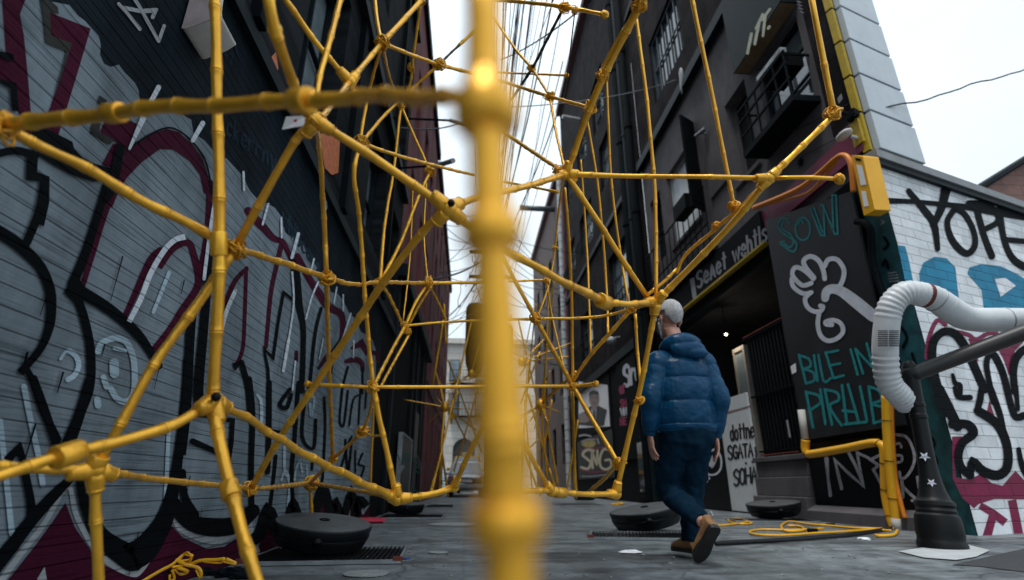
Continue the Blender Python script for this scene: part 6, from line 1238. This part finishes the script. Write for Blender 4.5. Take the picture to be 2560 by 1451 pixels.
# ================================================================= cars at the far end
def car(name, label, paint, loc, rz, taxi=False):
    t = thing(name, label, 'car', loc); t.rotation_euler = (0, 0, R_(rz))
    # rear at y=0 (towards the viewer), nose at +y
    W = .86
    side = [(0.02, .32), (.0, .55), (.05, .82), (.12, .93), (.9, .98), (3.0, .93), (3.85, .80), (4.1, .6), (4.12, .35), (4.0, .24), (.15, .24)]
    mb = MB()
    rings = []
    for y, zt, zb, w in [(0.0, .80, .36, .74), (.06, .92, .28, .82), (.5, .97, .24, .86), (1.2, .98, .24, .87), (2.8, .95, .24, .87), (3.5, .86, .24, .85), (3.95, .74, .28, .78), (4.12, .6, .36, .66)]:
        c = (zt+zb)/2; h = (zt-zb)/2; ring = []
        for k in range(20):
            a = 2*math.pi*k/20; ca, sa = math.cos(a), math.sin(a); e = .45
            ring.append((w*math.copysign(abs(ca)**e, ca), y, c+h*math.copysign(abs(sa)**e, sa)))
        rings.append(ring)
    vs = [v for r in rings for v in r]; n = 20
    fs = [(i*n+k, i*n+(k+1) % n, (i+1)*n+(k+1) % n, (i+1)*n+k) for i in range(len(rings)-1) for k in range(n)]+[tuple(range(n)), tuple(range(len(vs)-n, len(vs)))]
    mb.add(vs, fs)
    # cabin: glass house with roof
    lo = [(-.74, .16, .95), (.74, .16, .95), (.76, 2.95, .95), (-.76, 2.95, .95)]; hi = [(-.58, .55, 1.43), (.58, .55, 1.43), (.60, 2.15, 1.46), (-.60, 2.15, 1.46)]
    body = mb.build('body', paint, t, smooth=True, local=True)
    roof = MB(); roof.add([Vector(v) for v in hi]+[Vector((v[0]*.9, v[1]+(.06 if v[1] < 1 else -.06), v[2]+.05)) for v in hi], [(0, 1, 5, 4), (1, 2, 6, 5), (2, 3, 7, 6), (3, 0, 4, 7), (4, 5, 6, 7)])
    for a, b in zip(lo, hi): roof.tube([a, b], .045, 6)
    roof.tube([((lo[1][0]+lo[2][0])/2, 1.5, .95), (.6, 1.4, 1.44)], .05, 6); roof.tube([((lo[0][0]+lo[3][0])/2, 1.5, .95), (-.6, 1.4, 1.44)], .05, 6)
    roof.build('roof', mat('taxi_yellow', (.70, .36, .01), rough=.3, coat=.4) if taxi else paint, t, smooth=False, local=True, bevel=.01)
    for nm, idx in (('rear_window', (0, 1)), ('side_window', (1, 2)), ('windscreen', (2, 3)), ('side_window', (3, 0))):
        i, j = idx; MB().quad(lo[i], lo[j], hi[j], hi[i]).build(nm, M_glass_refl, t, local=True)
    for sx in (-1, 1):
        MB().add(*[[Vector(v) for v in [(sx*.55, -.012, .66), (sx*.80, .03, .66), (sx*.80, .04, .86), (sx*.58, -.0, .84)]], [(0, 1, 2, 3)]]).build('tail_light', mat('tail_red', (.45, .01, .015), rough=.2, coat=.5), t, local=True)
        for y in (.75, 3.3):
            mb = MB(); mb.lathe([(.16, -.1), (.29, -.1), (.31, -.06), (.31, .06), (.29, .1), (.16, .1)], (sx*.74, y, .31), 20, (1, 0, 0)); w = mb.build('wheel', M_rubber, t, smooth=True, local=True)
            mb = MB(); mb.lathe([(0, -.09), (.17, -.09), (.17, .09), (0, .09)], (sx*.74, y, .31), 14, (1, 0, 0)); mb.build('rim', M_steel, w, local=True)
        mb = MB(); mb.ball((sx*.93, 2.35, 1.0), (.09, .05, .07)); mb.build('wing_mirror', paint, t, smooth=True, local=True)
    MB().box(-.76, .76, -.05, .06, .36, .52).build('bumper', mat('bumper_grey', (.42, .44, .47), rough=.45), t, local=True, bevel=.03)
    MB().box(-.24, .24, -.022, -.012, .60, .72).build('number_plate', M_paper, t, local=True)
    MB().ring((0, -.006, .79), (0, 1, 0), .035, .008, 12, 5).build('badge', M_steel, t, local=True)
    if taxi: MB().box(-.25, .25, 1.2, 1.4, 1.5, 1.64).build('roof_sign', mat('taxi_sign', (.7, .6, .35), rough=.4), t, local=True, bevel=.02)
    return t
M_silver = mat('silver_paint', (.80, .83, .87), rough=.35, metal=.0, var=.05, coat=.5)
c0 = onz(1163, 1244); car('parked_car', 'silver hatchback seen from behind at the far end of the alley', M_silver, (onY(1166, 1240, 24.5).x, 24.5, 0), 0)
car('taxi', 'yellow roofed taxi parked ahead of the silver hatchback', mat('taxi_yellow', (.70, .36, .01)), (onY(1166, 1200, 29.6).x, 29.6, 0), 0, True).scale = (1.12, 1, 1.34)
car('parked_car', 'blue grey car partly hidden left of the silver hatchback', mat('bluegrey_paint', (.10, .16, .22), rough=.3, metal=.3, coat=.5), (onY(1130, 1220, 36).x-.35, 36, 0), 0)

# grit gathered on the floor
random.seed(5); mb = MB()
for i in range(150):
    px_, py_2 = random.uniform(640, 2300), random.uniform(1300, 1450); p = onz(px_, py_2)
    if p.x < XL+.05 or p.x > XR-.1: continue
    r = random.uniform(.004, .011); mb.ball((p.x, p.y, r*.4), (r*random.uniform(.8, 1.8), r, r*.6), 6, 4, .3)
o = mb.build('grit', mat('grit_grey', (.20, .20, .19), rough=.9, var=.7, vscale=30)); o['kind'] = 'stuff'; o['label'] = 'scattered grit and small pebbles on the alley floor'; o['category'] = 'grit'
# ================================================================= walking man
mx, my = 1.50, 3.75
man = thing('person', 'grey haired man in a blue puffer jacket, dark trousers and tan shoes walking away', 'person', (mx, my, 0))
V3 = Vector
def ell(mb, c, rx, ry, rz, n=16, m=12, rot=None):
    o = MB().ball((0, 0, 0), (rx, ry, rz), n, m)
    M = rot or Matrix.Identity(3)
    return mb.add([V3(c)+M @ v for v in o.v], o.f)
yaw = Matrix.Rotation(R_(14), 3, 'Z')          # face turned a little to the left
HC = V3((1.508, 3.80, 1.655))
def hd_(v): return HC+yaw @ (V3(v)*1.07)
body = MB()
ell(body, hd_((0, -.012, .035)), .076, .098, .098, rot=yaw); ell(body, hd_((0, .03, -.055)), .060, .072, .085, rot=yaw); ell(body, hd_((0, .055, -.10)), .035, .04, .035, rot=yaw)
body.tube([hd_((0, .085, .0)), hd_((0, .112, -.038)), hd_((0, .09, -.052))], [.010, .016, .010], 8); ell(body, hd_((0, .085, -.082)), .025, .012, .012, rot=yaw)
for s in (-1, 1):
    ell(body, hd_((s*.033, .082, .012)), .016, .01, .009, rot=yaw)
    er = yaw @ Matrix.Rotation(R_(s*24), 3, 'Z'); ell(body, hd_((s*.078, -.008, -.012)), .009, .021, .034, 12, 10, er); ell(body, hd_((s*.075, .002, -.036)), .009, .012, .014, 10, 8, er)
body.loft([(V3((1.53, 3.75, 1.33)), (.085, 0, 0), (0, .075, 0)), (V3((1.525, 3.752, 1.42)), (.062, 0, 0), (0, .062, 0)), (V3((1.518, 3.765, 1.50)), (.058, 0, 0), (0, .060, 0)), (V3((1.51, 3.79, 1.57)), (.056, 0, 0), (0, .062, 0))], 18)
body.loft([(V3((1.53, 3.75, .78)), (.13, 0, 0), (0, .09, 0)), (V3((1.53, 3.75, 1.0)), (.13, 0, 0), (0, .09, 0)), (V3((1.53, 3.75, 1.25)), (.16, 0, 0), (0, .10, 0)), (V3((1.53, 3.75, 1.36)), (.09, 0, 0), (0, .07, 0))], 18)
# arms with hands
def arm(sh, el, wr, side):
    body.tube(cr([(*sh, .05), (*el, .042), (*wr, .028)], 5) and [p[:3] for p in cr([(*sh, .05), (*el, .042), (*wr, .028)], 5)], [p[3] for p in cr([(*sh, .05), (*el, .042), (*wr, .028)], 5)], 12)
    d = V3((0.03*side*-1, .02, -1)).normalized()   # hand hangs down
    wr = V3(wr); pc = wr+d*.075
    fw = V3((.12*side, 1, 0)).normalized()          # across the palm (thumb side forward)
    nr = d.cross(fw).normalized()
    body.loft([(wr, fw*.024, nr*.019), (wr+d*.03, fw*.030, nr*.017), (wr+d*.07, fw*.040, nr*.016), (wr+d*.10, fw*.039, nr*.014), (wr+d*.108, fw*.034, nr*.010)], 14)
    inward = V3((-side*-1.0, 0, 0)) if False else V3((1 if side < 0 else -1, 0, 0))
    for k, (off, ln, cu) in enumerate([(.030, .075, .35), (.010, .085, .45), (-.010, .08, .55), (-.029, .064, .65)]):
        b = wr+d*.098+fw*off; p = [b]; dirv = d.copy(); ang = cu*.45
        for seg_, f in enumerate((.45, .32, .23)):
            a = ang*(1+seg_*.7); dv = (d*math.cos(a)+inward*math.sin(a)+V3((0, -.05*k, 0))).normalized(); p.append(p[-1]+dv*ln*f)
        body.tube(p, [.0095, .0092, .0085, .007], 8); body.ball(p[-1], .0068, 8, 6)
    b = wr+d*.03+fw*.026; p = [b, b+(d*.55+fw*.6+inward*.25).normalized()*.035, b+(d*.75+fw*.42+inward*.4).normalized()*.066]; body.tube(p, [.013, .011, .0085], 8); body.ball(p[-1], .008, 8, 6)
shL, elL, wrL = V3((1.36, 3.74, 1.28)), V3((1.272, 3.70, 1.04)), V3((1.262, 3.76, .795))
shR, elR, wrR = V3((1.70, 3.74, 1.285)), V3((1.755, 3.68, 1.05)), V3((1.728, 3.74, .785))
arm(shL, elL, wrL, -1); arm(shR, elR, wrR, 1)
# legs inside trousers, ankles and feet
hipL, knL, ankL = V3((1.445, 3.77, .80)), V3((1.405, 3.90, .43)), V3((1.455, 3.48, .235))
hipR, knR, ankR = V3((1.625, 3.77, .80)), V3((1.565, 3.86, .44)), V3((1.50, 3.84, .085))
for h, k, a in ((hipL, knL, ankL), (hipR, knR, ankR)):
    body.tube([h, h.lerp(k, .5), k, k.lerp(a, .4), a], [.085, .07, .05, .048, .034], 14)
# feet: (heel, toe, up)
heelL, toeL = V3((1.485, 3.385, .215)), V3((1.425, 3.56, .022)); heelR, toeR = V3((1.512, 3.79, .045)), V3((1.455, 4.03, .04))
def foot(mb, heel, toe, upv, k, ank, wid=1.0, low=0.0):
    ax = (toe-heel); L_ = ax.length; ax.normalize(); upv = (upv-ax*upv.dot(ax)).normalized(); sd = ax.cross(upv)
    prof = [(-.012, .020, .02, .03), (.02, .034, .045, .05), (.22, .036, .05, .055), (.42, .038, .042, .046), (.62, .046, .034, .036), (.8, .047, .027, .028), (.93, .036, .021, .022), (1.0, .018, .013, .018)]
    mb.loft([(heel+ax*(t*L_)+upv*(zc*k), sd*(w*k*wid), upv*(h*k)) for t, w, h, zc in prof], 18)
    return ax, upv, sd
upL = V3((.0, .75, .66)); upR = V3((0, 0, 1))
foot(body, heelL, toeL, upL, .8, ankL); foot(body, heelR, toeR, upR, .8, ankR)
bo = body.build('body', M_skin, man, smooth=True); remesh(bo, .0045, 5)
bo['label'] = 'pale skin of head, hands and ankles'
# eyes
mb = MB()
for s in (-1, 1): mb.ball(hd_((s*.033, .088, .012)), .0085, 10, 8)
mb.build('eyes', mat('eye', (.35, .34, .33), rough=.2), man, smooth=True)
# hair: close cropped cap, greying
M_hair = mat('grey_hair', (.44, .435, .44), rough=.9, var=.35, vscale=55, bump=.9, bscale=260, stretch=(1, 1, .35))
mb = MB(); o = MB().ball((0, 0, 0), (.0815, .1035, .1030), 48, 36, .014); keep = []
def hairok(v): 
    lim = -.045-(.05 if v.y < -.05 else 0)+max(0, v.y-.0)*1.05
    if abs(v.x) > .05 and -.035 < v.y < .03: lim = .005
    return v.z > lim
idx = {}
vs = []; fs = []
for f in o.f:
    if all(hairok(o.v[i]) for i in f):
        for i in f:
            if i not in idx: idx[i] = len(vs); vs.append(hd_(o.v[i]+V3((0, -.012, .035))))
        fs.append(tuple(idx[i] for i in f))
mb.add(vs, fs); hr = mb.build('hair', M_hair, man, smooth=True); md = hr.modifiers.new('thick', 'SOLIDIFY'); md.thickness = .003; md.offset = -1
# face mask
mb = MB(); vs = []; fs = []; n = 14
for j in range(7):
    for i in range(n+1):
        a = R_(-80)+R_(160)*i/n; z = -.02-.105*j/6; b = .008*math.sin(math.pi*j/6)+.018*math.exp(-((j-1.5)/1.5)**2)*math.exp(-(a/.35)**2)*1.5
        vs.append(hd_(((.068-.012*j/6)*math.sin(a), .022+(.082-.008*j/6+b)*math.cos(a), z)))
for j in range(6):
    for i in range(n): fs.append((j*(n+1)+i, j*(n+1)+i+1, (j+1)*(n+1)+i+1, (j+1)*(n+1)+i))
mb.add(vs, fs); fm = mb.build('face_mask', mat('pale_mask', (.50, .55, .60), rough=.8), man, smooth=True); md = fm.modifiers.new('thick', 'SOLIDIFY'); md.thickness = .004
mb = MB()
for s in (-1, 1): mb.tube([hd_((s*.068, .036, -.03)), hd_((s*.083, .0, .0)), hd_((s*.080, -.018, .008)), hd_((s*.08, -.02, -.03)), hd_((s*.066, .03, -.09))], .0022, 6)
mb.build('mask_strap', mat('pale_mask', (.50, .55, .60)), man, smooth=True)
# jacket ---------------------------------------------------------------------
M_jkt = mat('blue_puffer', (.0012, .044, .108), rough=.36, var=.12, vscale=6, bump=.22, bscale=20, stretch=(1, 1, 2.2), spec=.2)
jk = MB(); rings = []
prof = [(.80, .205, .140, 1.532), (.83, .222, .158, 1.532), (.95, .224, .165, 1.532), (1.08, .222, .168, 1.532), (1.20, .218, .160, 1.534), (1.28, .205, .145, 1.534), (1.335, .165, .125, 1.532), (1.38, .115, .10, 1.53), (1.42, .088, .088, 1.527), (1.47, .078, .082, 1.522)]
def lerp_prof(z):
    for a, b in zip(prof, prof[1:]):
        if a[0] <= z <= b[0]: t = (z-a[0])/(b[0]-a[0]); return [a[i]+(b[i]-a[i])*t for i in range(4)]
    return prof[-1]
z = .80; PITCHZ = .162
while z <= 1.47:
    _, rx, ry, cx = lerp_prof(z); ph = ((z-.85)/PITCHZ) % 1
    q = abs(math.sin(math.pi*ph))**.45 if .85 <= z <= 1.34 else .6
    if z < .85: q = .55+.35*math.sin((z-.80)/.0175*math.pi)**2
    k = .91+.10*q; lean = (1.2-z)*.02
    rings.append((V3((cx, 3.755+lean, z)), V3((rx*k, 0, 0)), V3((0, ry*k, 0)))); z += .0075
jk.loft(rings, 40)
# sleeves
for sh, el, wr in ((shL, elL, wrL), (shR, elR, wrR)):
    inn = V3((1.53, 3.75, 1.30)); s0 = sh.lerp(inn, .35)
    P = cr([(*s0, .098), (*sh, .098), (*(sh.lerp(el, .5)), .082), (*el, .078), (*(el.lerp(wr, .5)), .068), (*(wr+V3((0, 0, .03))), .056)], 16)
    L_ = 0; pts = []; rr = []
    for i, p in enumerate(P):
        if i: L_ += (V3(p[:3])-V3(P[i-1][:3])).length
        q = abs(math.sin(math.pi*((L_+.05)/.155)))**.55 if L_ > .08 else .8
        pts.append(V3(p[:3])); rr.append(p[3]*(.925+.07*q))
    e = pts[-1]; d = (pts[-1]-pts[-2]).normalized(); pts += [e+d*.008, e+d*.04]; rr += [.046, .044]
    jk.tube(pts, rr, 22)
jo = jk.build('jacket', M_jkt, man, smooth=True); remesh(jo, .005, 2)
tx = bpy.data.textures.new('wrinkle', 'CLOUDS'); tx.noise_scale = .085; tx.noise_depth = 2
md = jo.modifiers.new('wrinkles', 'DISPLACE'); md.texture = tx; md.strength = .016; md.mid_level = .5; md.texture_coords = 'LOCAL'
# hood lying on shoulders
hm = MB()
for i in range(1):
    arc = []
    for k in range(15):
        a = R_(-205+230*k/14); arc.append((1.535+.118*math.cos(a), 3.735+.085*math.sin(a), 1.415+.022*math.cos(a*1.0+1.5), (.034+.030*max(0, math.sin(-a)))))
    hm.tube([p[:3] for p in arc], [p[3] for p in arc], 16)
    for k in (0, -1): hm.ball(arc[k][:3], arc[k][3], 12, 8)
ell(hm, (1.555, 3.640, 1.375), .135, .060, .068, 20, 14); ell(hm, (1.60, 3.62, 1.345), .095, .045, .045, 16, 12)
hm.lathe([(.078, 1.40), (.092, 1.41), (.094, 1.455), (.088, 1.485), (.074, 1.49), (.07, 1.45)], (1.522, 3.765, 0), 24)
ho = hm.build('hood', M_jkt, jo, smooth=True); remesh(ho, .006, 4)
md = ho.modifiers.new('wrinkles', 'DISPLACE'); md.texture = tx; md.strength = .010; md.mid_level = .5; md.texture_coords = 'LOCAL'
# trousers -------------------------------------------------------------------
M_trs = mat('navy_trousers', (.003, .018, .038), rough=.85, spec=.08, var=.3, vscale=5, bump=.5, bscale=14, stretch=(1.5, 1.5, .6))
tr = MB()
tr.loft([(V3((1.532, 3.755, .88)), (.182, 0, 0), (0, .122, 0)), (V3((1.532, 3.75, .80)), (.192, 0, 0), (0, .135, 0)), (V3((1.532, 3.75, .73)), (.180, 0, 0), (0, .122, 0)), (V3((1.532, 3.76, .66)), (.15, 0, 0), (0, .085, 0)), (V3((1.532, 3.765, .61)), (.08, 0, 0), (0, .05, 0))], 26)
def leg(h, k, a, rk=.078, ra=.060):
    P = cr([(*(h+V3((0, 0, .03))), .105), (*(h.lerp(k, .45)), .098), (*k, rk+.006), (*(k.lerp(a, .5)), rk-.004), (*(k.lerp(a, .86)), ra), (*(k.lerp(a, .97)), ra-.006)], 8)
    pts = [V3(p[:3]) for p in P]; rr = [p[3]*(1+.022*math.sin(i*1.9)*(i > 14)+.012*math.sin(i*.9)) for i, p in enumerate(P)]
    tr.tube(pts, rr, 20)
leg(hipL, knL, ankL); leg(hipR, knR, ankR, .08, .066)
to = tr.build('trousers', M_trs, man, smooth=True); remesh(to, .0065, 16)
tx2 = bpy.data.textures.new('folds', 'CLOUDS'); tx2.noise_scale = .09; tx2.noise_depth = 1
md = to.modifiers.new('folds', 'DISPLACE'); md.texture = tx2; md.strength = .032; md.mid_level = .5; md.texture_coords = 'LOCAL'
# shoes ----------------------------------------------------------------------
M_shoe = mat('tan_suede', (.30, .155, .065), rough=.85, var=.25, vscale=12, bump=.3, bscale=150); M_sole = mat('dark_sole', (.014, .013, .014), rough=.6, var=.3, vscale=20)
for heel, toe, upv, ank in ((heelL, toeL, upL, ankL), (heelR, toeR, upR, ankR)):
    mb = MB(); ax, u, sd = foot(mb, heel, toe, upv, 1.0, ank)
    c = heel+ax*.045+u*.085; mb.loft([(c-u*.04, ax*.052, sd*.036), (c, ax*.046, sd*.036), (c+u*.022, ax*.044, sd*.037)], 18)
    sh_ = mb.build('shoe', M_shoe, man, smooth=True); remesh(sh_, .0045, 3)
    L_ = (toe-heel).length; prof = [(-.05, .016), (-.02, .031), (.08, .039), (.25, .037), (.42, .037), (.6, .046), (.78, .049), (.92, .041), (1.02, .024), (1.05, .008)]
    P1 = [heel+ax*(t*L_)+sd*w for t, w in prof]+[heel+ax*(t*L_)-sd*w for t, w in reversed(prof)]
    mb = MB(); mb.prism([p-u*.012 for p in P1], u*.026); mb.build('sole', M_sole, sh_, bevel=.004)
    if heel is heelL: mb = MB(); mb.tube([heel+u*.06+ax*.0-ax*.03, heel+u*.095-ax*.028], .008, 8); mb.build('heel_tab', M_pale, sh_)
# ================================================================= light and camera
w = bpy.data.worlds.new('World'); sc.world = w; w.use_nodes = True; nt = w.node_tree; L = nt.links.new
bg = nt.nodes['Background']; sky = nn(nt, 'ShaderNodeTexSky'); sky.sky_type = 'NISHITA'; sky.sun_disc = False
SUN_EL, SUN_AZ = 70, 215
sky.sun_elevation = R_(SUN_EL); sky.sun_rotation = R_(SUN_AZ)
tc = nn(nt, 'ShaderNodeTexCoord'); no = nn(nt, 'ShaderNodeTexNoise'); no.inputs['Scale'].default_value = 1.6; no.inputs['Detail'].default_value = 5
mp = nn(nt, 'ShaderNodeMapping'); mp.inputs['Scale'].default_value = (1, 1, 2.5); L(tc.outputs['Generated'], mp.inputs[0]); L(mp.outputs[0], no.inputs['Vector'])
cr_ = nn(nt, 'ShaderNodeMapRange'); cr_.inputs['From Min'].default_value = .3; cr_.inputs['From Max'].default_value = .7; cr_.inputs['To Min'].default_value = 10.6; cr_.inputs['To Max'].default_value = 13.6; L(no.outputs['Fac'], cr_.inputs['Value'])
cl = nn(nt, 'ShaderNodeVectorMath', operation='SCALE'); cl.inputs[0].default_value = (.885, 1.0, 1.08); L(cr_.outputs['Result'], cl.inputs['Scale'])
mxw = nn(nt, 'ShaderNodeMix', data_type='RGBA'); mxw.inputs['Factor'].default_value = .9; L(sky.outputs[0], mxw.inputs['A']); L(cl.outputs[0], mxw.inputs['B']); L(mxw.outputs['Result'], bg.inputs['Color'])
bg.inputs['Strength'].default_value = .10
sz = nn(nt, 'ShaderNodeSeparateXYZ'); L(tc.outputs['Generated'], sz.inputs[0])
gz = nn(nt, 'ShaderNodeMapRange'); gz.inputs['From Min'].default_value = 0; gz.inputs['From Max'].default_value = 1; gz.inputs['To Min'].default_value = .64; gz.inputs['To Max'].default_value = 1.38; L(sz.outputs['Z'], gz.inputs['Value'])
gm_ = nn(nt, 'ShaderNodeVectorMath', operation='SCALE'); L(mxw.outputs['Result'], gm_.inputs[0]); L(gz.outputs['Result'], gm_.inputs['Scale']); L(gm_.outputs[0], bg.inputs['Color'])
sl = bpy.data.lights.new('sun', 'SUN'); sl.energy = 2.0; sl.angle = R_(12); sl.color = (1, .97, .93); so = bpy.data.objects.new('sun', sl); COL.objects.link(so)
az = R_(SUN_AZ); dirv = Vector((math.sin(az)*math.cos(R_(SUN_EL)), math.cos(az)*math.cos(R_(SUN_EL)), math.sin(R_(SUN_EL)))); so.rotation_euler = dirv.to_track_quat('Z', 'Y').to_euler()
cam = bpy.data.cameras.new('camera'); co = bpy.data.objects.new('camera', cam); COL.objects.link(co); sc.camera = co
M4 = Matrix((RGT, UPV, -FWD)).transposed().to_4x4(); M4.translation = CAM; co.matrix_world = M4
cam.sensor_width = 36; cam.lens = 36*F/2560; cam.clip_start = .02; cam.clip_end = 1500
cam.dof.use_dof = True; cam.dof.focus_distance = 2.7; cam.dof.aperture_fstop = (cam.lens/1000)/.0105
sc.view_settings.view_transform = 'Standard'; sc.view_settings.look = 'None'; sc.view_settings.exposure = 0; sc.view_settings.gamma = 1
sc.render.engine = 'CYCLES'
